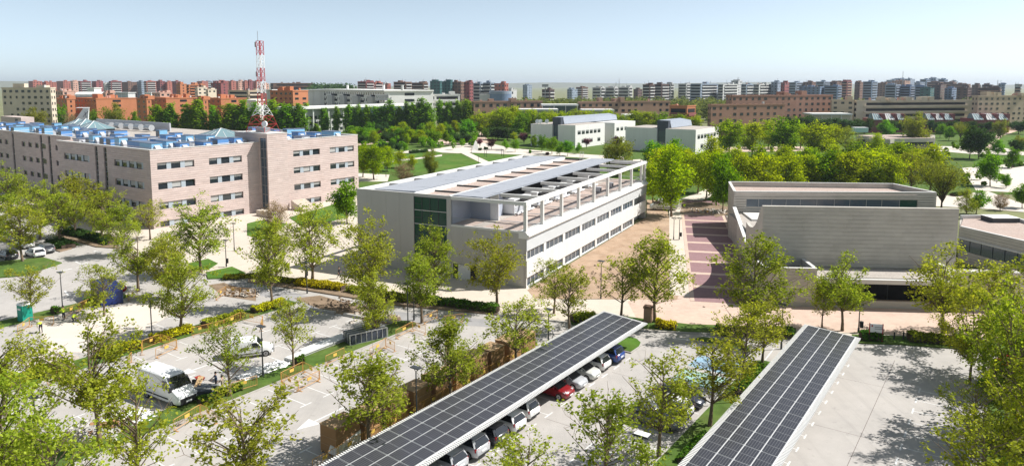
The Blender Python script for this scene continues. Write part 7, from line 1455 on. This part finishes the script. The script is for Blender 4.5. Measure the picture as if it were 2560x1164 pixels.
# stacks of white panels
for i, (x, u, l, n, lab) in enumerate([(-59.6, 49.0, 6.0, 3, 'farther stack of long white panels on the parking bays'), (-58.9, 47.3, 7.4, 4, 'nearer stack of long white panels beside the turf strip')]):
    p = pk(x, u); t = thing('panel_stack', lab, 'panel stack', (p.x, p.y, 0), -PTH + 0.03, 'stacks of white panels')
    for k in range(n):
        mb = MB(); o_ = rbx.uniform(-0.1, 0.1); mb.box(-0.5 + o_, -l / 2, 0.12 + k * 0.1, 0.5 + o_, l / 2 + rbx.uniform(-0.2, 0.2), 0.20 + k * 0.1); mb.build('panel', M['whitepanel'], t)
    mb = MB()
    for y in (-l / 2 + 0.6, 0, l / 2 - 0.6): mb.box(-0.55, y, 0, 0.55, y + 0.12, 0.12)
    mb.build('bearer', M['timber'], t)
p = pk(-58.8, 40.8); ps = thing('plastic_sheet', 'crumpled clear plastic sheeting on the ground near the lamp post', 'plastic sheet', (p.x, p.y, 0.0), -PTH); mb = MB(); rr2 = random.Random(3); G = 12
gp = [[(-1.0 + 2.0 * i / G + rr2.uniform(-0.1, 0.1), -2.6 + 5.2 * j / G + rr2.uniform(-0.1, 0.1), 0.05 + rr2.random() * 0.28) for j in range(G + 1)] for i in range(G + 1)]
for i in range(G):
    for j in range(G): mb.poly([gp[i][j], gp[i + 1][j], gp[i + 1][j + 1], gp[i][j + 1]])
mb.build('sheet', M['wrap'], ps)
# pallet with dark bundles, plank and wheelbarrow
p = un(515, 985); pl = thing('loaded_pallet', 'pallet of dark wrapped bundles beside the workers', 'pallet', (p.x, p.y, 0), -PTH + 0.5); mb = MB()
for k in range(6): mb.box(-0.9, -0.8 + k * 0.28, 0.0, 0.9, -0.68 + k * 0.28, 0.12)
mb.build('slats', M['timber'], pl)
for k in range(8): mb = MB(); mb.tube((-0.85, -0.65 + (k % 4) * 0.42, 0.30 + (k // 4) * 0.30), (0.85, -0.65 + (k % 4) * 0.42, 0.30 + (k // 4) * 0.30), 0.17, n=10); mb.build('bundle', M['greysteel'] if k % 2 else M['darkclad'], pl)
p = un(492, 984); pk_ = thing('plank', 'long timber board leaning on the loaded pallet', 'plank', (p.x, p.y, 0.02), -PTH + 0.75); mb = MB(); mb.hexa([(-0.25, -1.5, 0.0), (0.25, -1.5, 0.0), (0.25, 1.5, 1.0), (-0.25, 1.5, 1.0), (-0.25, -1.5, 0.05), (0.25, -1.5, 0.05), (0.25, 1.5, 1.05), (-0.25, 1.5, 1.05)]); mb.build('board', M['timber'], pk_)
p = un(500, 958); wbw = thing('wheelbarrow', 'red wheelbarrow standing behind the loaded pallet', 'wheelbarrow', (p.x, p.y, 0), 1.0, scale=0.75); mb = MB(); mb.hexa([(-0.3, -0.4, 0.45), (0.3, -0.4, 0.45), (0.25, 0.4, 0.5), (-0.25, 0.4, 0.5), (-0.42, -0.55, 0.8), (0.42, -0.55, 0.8), (0.36, 0.6, 0.85), (-0.36, 0.6, 0.85)]); M['wbred'] = mat('barrow_red', (0.30, 0.03, 0.02), 0.6); mb.build('tray', M['wbred'], wbw, fixn=True); mb = MB(); mb.tube((-0.06, 0.75, 0.2), (0.06, 0.75, 0.2), 0.2, n=14); mb.build('wheel', M['tyre'], wbw); mb = MB()
for s in (-1, 1): mb.tube((s * 0.08, 0.75, 0.22), (s * 0.3, -1.1, 0.62), 0.025, n=5); mb.tube((s * 0.25, -0.4, 0.48), (s * 0.28, -0.5, 0.0), 0.025, n=5)
mb.build('handles', M['greysteel'], wbw)
# blue container, sign drum, portable toilet
p = un(268, 752); bc = thing('site_container', 'blue corrugated steel site container with dark end door', 'container', (p.x, p.y, 0), -PTH + math.pi / 2 - 0.2)
mb = MB(); mb.box(-1.2, -2.4, 0.1, 1.2, 2.4, 2.5); mb.build('body', M['bluecont'], bc); mb = MB()
for k in range(22): mb.box(-1.26, -2.3 + k * 0.21, 0.25, -1.2, -2.18 + k * 0.21, 2.35); mb.box(1.2, -2.3 + k * 0.21, 0.25, 1.26, -2.18 + k * 0.21, 2.35)
mb.build('corrugation', M['bluecont'], bc); mb = MB(); mb.box(-1.15, 2.41, 0.2, 1.15, 2.47, 2.4); mb.box(-0.02, 2.48, 0.2, 0.02, 2.52, 2.4); mb.build('end_door', M['navy'], bc); mb = MB(); mb.box(0.3, 2.48, 1.7, 0.8, 2.5, 2.15); mb.build('white_plate', M['plate'], bc); mb = MB()
for x in (-1.2, 1.2):
    for y in (-2.4, 2.4): mb.box(x - 0.08, y - 0.08, 0, x + 0.08, y + 0.08, 2.56)
mb.build('corner_post', M['navy'], bc)
p = un(308, 742); rsn = thing('round_sign', 'red round site sign with white centre beside the container', 'sign', (p.x, p.y, 0), 0.2); mb = MB(); mb.tube((0, 0, 0), (0, 0, 1.3), 0.04); mb.build('post', M['greysteel'], rsn); mb = MB(); mb.tube((0, -0.05, 1.2), (0, 0.0, 1.2), 0.5, n=20); mb.build('disc', M['redlamp'], rsn); mb = MB(); mb.box(-0.3, -0.08, 1.15, 0.3, -0.055, 1.42); mb.build('bar', M['plate'], rsn)
p = un(64, 803); loo = thing('portable_toilet', 'green portable toilet with white roof', 'toilet', (p.x, p.y, 0), -0.5); mb = MB(); mb.box(-0.58, -0.58, 0.12, 0.58, 0.58, 2.1); mb.build('cabin', M['green_loo'], loo, bevel=0.03); mb = MB(); mb.hexa([(-0.62, -0.62, 2.1), (0.62, -0.62, 2.1), (0.62, 0.62, 2.1), (-0.62, 0.62, 2.1), (-0.5, -0.5, 2.3), (0.5, -0.5, 2.3), (0.5, 0.5, 2.3), (-0.5, 0.5, 2.3)]); mb.build('roof', M['whiteplastic'], loo); mb = MB(); mb.box(-0.45, -0.61, 0.2, 0.45, -0.585, 2.0); mb.build('door', M['green_loo'], loo); mb = MB(); mb.box(-0.3, -0.64, 1.55, 0.3, -0.615, 1.75); mb.build('label', M['whiteplastic'], loo); mb = MB(); mb.box(-0.55, -0.55, 0, 0.55, 0.55, 0.12); mb.build('skid', M['frame'], loo)
# rubble
def rubble(label, px, n, spread, m, seed, mx=0.35):
    r_ = random.Random(seed); O = un(*px); mb = MB()
    for _ in range(n):
        x, y = r_.gauss(0, spread), r_.gauss(0, spread * 0.7); s = r_.uniform(0.06, mx); z = max(0, 0.35 * (1 - math.hypot(x, y) / (2 * spread))); a = r_.uniform(0, 3.14); c_, s_ = math.cos(a) * s, math.sin(a) * s
        mb.hexa([(x - c_ + s_, y - s_ - c_, z), (x + c_ + s_, y + s_ - c_, z), (x + c_ - s_, y + s_ + c_, z), (x - c_ - s_, y - s_ + c_, z), (x - c_ * 0.7, y - s_ * 0.8, z + s), (x + c_, y + s_ * 0.7, z + s * 0.8), (x + c_ * 0.6, y + s_, z + s * 0.9), (x - c_, y + s_ * 0.6, z + s * 0.7)])
    o = mb.build('rubble', M[m]); o.location = (O.x, O.y, 0.015); tag(o, label, 'rubble'); o['kind'] = 'stuff'
rubble('grey rubble heap by the left worksite median', (132, 905), 150, 1.1, 'rubble', 1); rubble('white debris scattered below the big white van', (235, 1085), 110, 1.7, 'concrete', 2, 0.2); rubble('broken bricks piled near the tall plane tree', (275, 1068), 70, 0.8, 'card', 3, 0.2); rubble('white offcuts on the ground beside the van', (330, 1045), 60, 1.0, 'whiteplastic', 4, 0.25); rubble('earth clods along the dug trench', (860, 765), 120, 2.2, 'earth', 5, 0.2); rubble('rubble across the far end of the brick road', (1775, 530), 130, 2.2, 'rubble', 6, 0.4); rubble('broken concrete lumps on the dug earth', (935, 792), 60, 1.2, 'rubble', 7, 0.3); rubble('stones along the trench near the drive bend', (600, 735), 60, 1.5, 'rubble', 8, 0.25); rubble('clods on the sandy plot', (1480, 700), 140, 6.0, 'earth', 9, 0.2)
for i, ((x0, y0), (x1, y1)) in enumerate([((775, 775), (838, 784)), ((860, 788), (905, 796)), ((925, 800), (985, 806))]):
    A, B = un(x0, y0), un(x1, y1); t = thing('concrete_kerb_beam', f'loose concrete kerb beam by the trench, {ORD[i]} from the left', 'kerb', (A.x, A.y, 0), math.atan2(B.y - A.y, B.x - A.x), 'loose kerb beams'); mb = MB(); mb.box(0, -0.15, 0.02, (B - A).length, 0.15, 0.32); mb.build('beam', M['concrete'], t)
# ================================================================== street furniture
def lamp(label, base, h, dbl=False, bin_=False, flood=False):
    t = thing('lamp_post', label, 'lamp post', (base.x, base.y, 0.02), -PTH, 'lamp posts'); mb = MB(); mb.tube((0, 0, 0), (0, 0, h), 0.075, 0.05, 8); mb.build('pole', M['post'], t); mb = MB(); mb.tube((0, 0, 0), (0, 0, 0.6), 0.11, n=8); mb.build('base', M['post'], t)
    if flood: mb = MB(); mb.box(-0.55, -0.35, h, 0.55, 0.35, h + 0.12); mb.build('lamp_head', M['post'], t); mb = MB(); mb.box(-0.5, -0.3, h + 0.121, 0.5, 0.3, h + 0.14); mb.build('top_cover', M['whitesteel'], t)
    else:
        mb = MB(); mb.tube((0, 0, h), (-0.3, 0, h + 0.35), 0.03, n=5); mb.tube((0, 0, h), (0.3, 0, h + 0.35), 0.03, n=5); mb.build('bracket', M['post'], t); mb = MB(); mb.box(-0.45, -0.25, h + 0.34, 0.45, 0.25, h + 0.42); mb.build('lamp_head', M['post'], t); mb = MB(); mb.box(-0.38, -0.2, h + 0.32, 0.38, 0.2, h + 0.338); mb.build('lens', M['clearlamp'], t)
    if bin_: mb = MB(); mb.tube((0.28, 0, 0.7), (0.28, 0, 1.4), 0.19, 0.21, 10); mb.build('litter_bin', M['black'], t)
def lamp_px(label, bx, by, top, **k):
    p = un(bx, by); h = CAMZ + ray(bx, top).z * (p.y / ray(bx, top).y); lamp(label, p, h - 0.4, **k)
for a in [('lamp post left of the blue container', 157, 776, 680), ('lamp post in the yellow hedge median', 381, 853, 735), ('lamp post beside the small white van', 658, 943, 815), ('lamp post at the far end of the left canopy boxes', 1371, 862, 772), ('lamp post on the median before the office glazing', 1020, 818, 708), ('lamp post at the right of the left lawn', 768, 733, 655), ('lamp post on the sandy plot edge', 1502, 748, 652), ('lamp post left of the brick road', 1684, 600, 545), ('lamp post in the median left of the right canopy', 1953, 872, 760), ('lamp post behind the parked navy saloon', 1846, 1008, 890), ('lamp post by the ramp wall of the stone building', 586, 628, 558), ('far lamp post in the left of the central park', 965, 442, 418), ('lamp post on the lawn beside the office roof', 1196, 412, 390), ('lamp post near the promenade dug bed', 1035, 800, 690), ('tall lamp on the plaza of the park', 1178, 383, 345), ('lamp post by the left plaza trees', 237, 598, 565)]: lamp_px(*a)
lamp_px('lamp post with litter bin on the promenade left of the office', 848 - 84, 700, 612, bin_=True); lamp_px('lamp post with litter bin beside the lawn patch', 566, 668, 600, bin_=True); lamp_px('lamp post with litter bin left of the information sign', 2146, 832, 760, bin_=True); lamp_px('lamp post with litter bin on the brick road edge', 1698, 600, 545, bin_=True)
p = on_row(1042, -38.6); lamp('lamp post between the cardboard crates and the left canopy', p, CAMZ + ray(1042, 918).z * (p.y / ray(1042, 918).y) - 0.4); p = un(1602, 1250); lamp('lamp post with square white floodlight at the bottom edge', p, CAMZ + ray(1602, 1088).z * (p.y / ray(1602, 1088).y), flood=True); p = un(97, 1165); lamp('lamp post with dark flat head at lower left', p, CAMZ + ray(97, 1005).z * (p.y / ray(97, 1005).y), flood=False)
# information sign
p = un(2172, 853); q = un(2205, 856); sg2 = thing('information_sign', 'white information board on two red posts before the entrance canopy', 'sign', (p.x, p.y, 0.1), math.atan2(q.y - p.y, q.x - p.x)); w_ = (q - p).length
M['signred'] = mat('sign_red', (0.35, 0.03, 0.03), 0.5); mb = MB(); mb.box(-0.05, -0.05, 0, 0.05, 0.05, 2.0); mb.build('post', M['signred'], sg2); mb = MB(); mb.box(w_ - 0.05, -0.05, 0, w_ + 0.05, 0.05, 2.0); mb.build('post', M['signred'], sg2); mb = MB(); mb.box(0.05, -0.03, 1.0, w_ - 0.05, 0.03, 1.95); mb.build('board', M['whiteplastic'], sg2)
mb = MB(); mb.box(0.5, -0.045, 1.58, 1.2, -0.031, 1.66); mb.box(0.5, -0.045, 1.38, 1.5, -0.031, 1.46); mb.build('printed_line', M['greysteel'], sg2); mb = MB(); mb.box(0.18, -0.045, 1.62, 0.32, -0.031, 1.82); mb.build('emblem', M['signred'], sg2)
# square brick pillar
p = un(1620, 806); pil = thing('brick_pillar', 'square brown brick pillar with capped top at the promenade', 'pillar', (p.x, p.y, 0.1), -0.4); mb = MB(); mb.box(-0.45, -0.45, 0, 0.45, 0.45, 1.75); mb.build('shaft', M['fw_tan'], pil); mb = MB(); mb.box(-0.52, -0.52, 1.75, 0.52, 0.52, 1.95); mb.build('cap', M['fw_brown'], pil); mb = MB()
for k in range(9): mb.box(-0.455, -0.455, 0.18 * k + 0.17, 0.455, 0.455, 0.18 * k + 0.18)
mb.build('joint', M['joint'], pil)
for i, x in enumerate((2235, 2258)):
    p = un(x, 850); bo = thing('bollard', f'dark bollard right of the information sign, {("left", "right")[i]} of two', 'bollard', (p.x, p.y, 0.1), 0, 'bollards'); mb = MB(); mb.tube((0, 0, 0), (0, 0, 0.8), 0.09, n=10); mb.build('shaft', M['post'], bo); mb = MB(); mb.tube((0, 0, 0.8), (0, 0, 0.86), 0.11, 0.06, n=10); mb.build('cap', M['post'], bo)
# white triangular sculpture and playground frame in the park
p = un(1187, 375); scu = thing('white_sculpture', 'white triangular sculpture on the park plaza', 'sculpture', (p.x, p.y, 0), 0.4); mb = MB(); mb.hexa([(-1.6, -0.6, 0), (1.6, -0.6, 0), (1.2, 0.6, 0), (-1.2, 0.6, 0), (0.3, -0.2, 4.2), (0.9, -0.2, 3.6), (0.9, 0.2, 3.6), (0.3, 0.2, 4.2)]); mb.build('block', M['white'], scu); mb = MB(); mb.box(-1.9, -0.9, -0.02, 1.9, 0.9, 0.05); mb.build('plinth', M['concrete'], scu)
p = un(1235, 392); pg_ = thing('play_frame', 'dark steel play frame on the small lawn in the park', 'play frame', (p.x, p.y, 0), 0.3); mb = MB()
for x in (-3.5, 3.5):
    for y in (-1.5, 1.5): mb.tube((x, y, 0), (x, y, 2.8), 0.08, n=6)
mb.build('upright', M['post'], pg_); mb = MB(); mb.tube((-3.5, -1.5, 2.8), (3.5, -1.5, 2.8), 0.08, n=6); mb.tube((-3.5, 1.5, 2.8), (3.5, 1.5, 2.8), 0.08, n=6); mb.tube((-3.5, -1.5, 2.8), (-3.5, 1.5, 2.8), 0.08, n=6); mb.tube((3.5, -1.5, 2.8), (3.5, 1.5, 2.8), 0.08, n=6); mb.build('crossbar', M['post'], pg_)

# ================================================================== people
def person(label, loc, rz, pose, top, legs, hat=None, scale=1.0):
    t = thing('person', label, 'person', loc, rz, scale=scale)
    J = dict(pel=(0, 0, 0.95), spine=(0, 0, 1.15), chest=(0, 0, 1.38), neck=(0, 0.01, 1.52), head=(0, 0.03, 1.66), crown=(0, 0.02, 1.76))
    for s, n in ((1, 'r'), (-1, 'l')):
        J['hip' + n] = (s * 0.10, 0, 0.92); J['knee' + n] = (s * 0.11, 0.02, 0.5); J['ank' + n] = (s * 0.11, -0.02, 0.08); J['toe' + n] = (s * 0.12, 0.18, 0.04)
        J['sho' + n] = (s * 0.19, 0, 1.43); J['elb' + n] = (s * 0.25, -0.02, 1.15); J['wri' + n] = (s * 0.26, 0.10, 0.92)
    J.update(pose)
    for n in 'rl':
        w_ = Vector(J['wri' + n]); e_ = Vector(J['elb' + n]); d = (w_ - e_).normalized(); J['palm' + n] = tuple(w_ + d * 0.08)
        a = d.orthogonal().normalized()
        for k in range(4): J[f'f{k}{n}'] = tuple(w_ + d * (0.15 + 0.015 * (k % 3)) + a * (k - 1.5) * 0.022)
        J['th' + n] = tuple(w_ + d * 0.07 + a * 0.06)
    E_ = [('pel', 'spine'), ('spine', 'chest'), ('chest', 'neck'), ('neck', 'head'), ('head', 'crown')]
    for n in 'rl': E_ += [('pel', 'hip' + n), ('hip' + n, 'knee' + n), ('knee' + n, 'ank' + n), ('ank' + n, 'toe' + n), ('chest', 'sho' + n), ('sho' + n, 'elb' + n), ('elb' + n, 'wri' + n), ('wri' + n, 'palm' + n)] + [('palm' + n, f'f{k}{n}') for k in range(4)] + [('palm' + n, 'th' + n)]
    Rr = dict(pel=0.15, spine=0.145, chest=0.16, neck=0.06, head=0.10, crown=0.085, hip=0.095, knee=0.062, ank=0.045, toe=0.04, sho=0.075, elb=0.045, wri=0.034, palm=0.036, th=0.011)
    names = list(J); ix = {n: i for i, n in enumerate(names)}; me = bpy.data.meshes.new('body'); me.from_pydata([J[n] for n in names], [(ix[a], ix[b]) for a, b in E_], [])
    ob = bpy.data.objects.new('body', me); COL.objects.link(ob); md = ob.modifiers.new('s', 'SKIN'); sv = me.skin_vertices[0].data
    for n in names:
        k = n if n in Rr else n[:-1]; r_ = Rr.get(k, 0.010); sv[ix[n]].radius = (r_, r_); sv[ix[n]].use_root = n == 'pel'
    ob.modifiers.new('d', 'SUBSURF').levels = 1; dg = bpy.context.evaluated_depsgraph_get(); m2 = bpy.data.meshes.new_from_object(ob.evaluated_get(dg)); bpy.data.objects.remove(ob)
    mats_ = [M[top], M[legs], M['skin'], M['black']]
    for x in mats_: m2.materials.append(x)
    def cls(n):
        if n[:2] in ('hi', 'kn', 'an') or n == 'pel': return 1
        if n[:2] == 'to': return 3
        if n in ('neck', 'head', 'crown') or n[:2] in ('wr', 'pa', 'th', 'f0', 'f1', 'f2', 'f3'): return 2
        return 0
    jn = [(Vector(J[n]), cls(n)) for n in names]
    for f in m2.polygons: f.material_index = min(jn, key=lambda q: (q[0] - f.center).length)[1]; f.use_smooth = True
    link('body', m2, t); mb = MB(); hd = Vector(J['head']); cr_ = Vector(J['crown']); up = (cr_ - hd).normalized()
    mb.loft([[tuple(hd + up * (0.02 + 0.035 * i) + (up.orthogonal().normalized() * math.cos(a) + up.cross(up.orthogonal().normalized()) * math.sin(a)) * r_) for a in [k * math.pi / 4 for k in range(8)]] for i, r_ in enumerate((0.108, 0.112, 0.10, 0.075, 0.03))]); mb.build('helmet' if hat else 'hair', M[hat or 'hair'], t, smooth=True)
    mb = MB(); fw = Vector((0, 1, 0)) if abs(up.z) > 0.7 else Vector((0, 0.3, -1)).normalized(); mb.bar(hd + fw * 0.09 - up * 0.02, hd + fw * 0.115 - up * 0.035, 0.025, 0.03); mb.build('nose', M['skin'], t)
    return t
bend = dict(spine=(0, 0.08, 1.08), chest=(0, 0.36, 1.12), neck=(0, 0.50, 1.10), head=(0, 0.60, 1.06), crown=(0, 0.70, 1.03), shor=(0.19, 0.38, 1.12), shol=(-0.19, 0.38, 1.12), elbr=(0.22, 0.48, 0.86), elbl=(-0.22, 0.46, 0.86), wrir=(0.18, 0.58, 0.62), wril=(-0.16, 0.60, 0.62), kneer=(0.13, 0.12, 0.5), kneel=(-0.13, 0.1, 0.5), pel=(0, -0.08, 0.92))
kneelp = dict(pel=(0, -0.05, 0.5), spine=(0, 0.05, 0.68), chest=(0, 0.26, 0.82), neck=(0, 0.38, 0.88), head=(0, 0.46, 0.92), crown=(0, 0.53, 0.98), hipr=(0.11, 0, 0.46), hipl=(-0.11, 0, 0.46), kneer=(0.14, 0.32, 0.42), kneel=(-0.15, 0.20, 0.10), ankr=(0.14, 0.22, 0.08), ankl=(-0.14, -0.2, 0.08), toer=(0.14, 0.4, 0.04), toel=(-0.14, -0.36, 0.04), shor=(0.19, 0.28, 0.84), shol=(-0.19, 0.28, 0.84), elbr=(0.24, 0.42, 0.62), elbl=(-0.22, 0.42, 0.60), wrir=(0.14, 0.58, 0.40), wril=(-0.12, 0.58, 0.38))
walk = dict(kneer=(0.10, 0.20, 0.52), ankr=(0.10, 0.30, 0.10), toer=(0.10, 0.48, 0.08), kneel=(-0.10, -0.06, 0.5), ankl=(-0.10, -0.36, 0.12), toel=(-0.10, -0.22, 0.03), elbr=(0.24, -0.14, 1.15), wrir=(0.24, -0.10, 0.92), elbl=(-0.24, 0.10, 1.16), wril=(-0.22, 0.26, 0.98))
reach = dict(elbr=(0.26, 0.18, 1.2), wrir=(0.18, 0.40, 1.12), elbl=(-0.26, 0.18, 1.2), wril=(-0.16, 0.40, 1.10))
p = un(103, 832); person('worker in yellow high visibility jacket bending over the pale slab', (p.x, p.y, 0.01), 0.9, bend, 'hivis', 'darkcloth', 'whiteplastic')
p = un(182, 805); person('crouching worker in yellow high visibility jacket near the barriers', (p.x, p.y, 0.01), -0.6, kneelp, 'hivis', 'darkcloth')
p = un(160, 800); person('worker in yellow high visibility jacket standing behind the crouching one', (p.x, p.y, 0.01), 1.3, reach, 'hivis', 'darkcloth')
p = un(45, 1128); person('worker in high visibility vest at the lower left corner', (p.x, p.y, 0.01), 1.0, reach, 'hivis', 'bluecloth')
p = un(541, 975); person('worker in navy jacket standing at the loaded pallet', (p.x, p.y, 0.01), 2.2, reach, 'bluecloth', 'darkcloth', None)
p = un(557, 984); person('worker in beige clothes beside the navy one at the pallet', (p.x, p.y, 0.01), 1.6, reach, 'beigecloth', 'beigecloth', None)
p = un(848, 698); person('person in dark clothes walking along the promenade', (p.x, p.y, 0.10), -1.35, walk, 'darkcloth', 'darkcloth')
# ================================================================== the air
mb = MB(); mb.box(-12600, -2600, -1.2, 12600, 12600, 84); hz = mb.build('haze', []); hz['kind'] = 'stuff'
hm = bpy.data.materials.new('haze_air'); hm.use_nodes = True; N = hm.node_tree.nodes; N.clear(); ho = N.new('ShaderNodeOutputMaterial'); pv_ = N.new('ShaderNodeVolumePrincipled')
pv_.inputs['Color'].default_value = (0.78, 0.88, 1.0, 1); pv_.inputs['Density'].default_value = 0.00008; pv_.inputs['Anisotropy'].default_value = 0.2
hm.node_tree.links.new(pv_.outputs[0], ho.inputs['Volume']); hz.data.materials.append(hm)
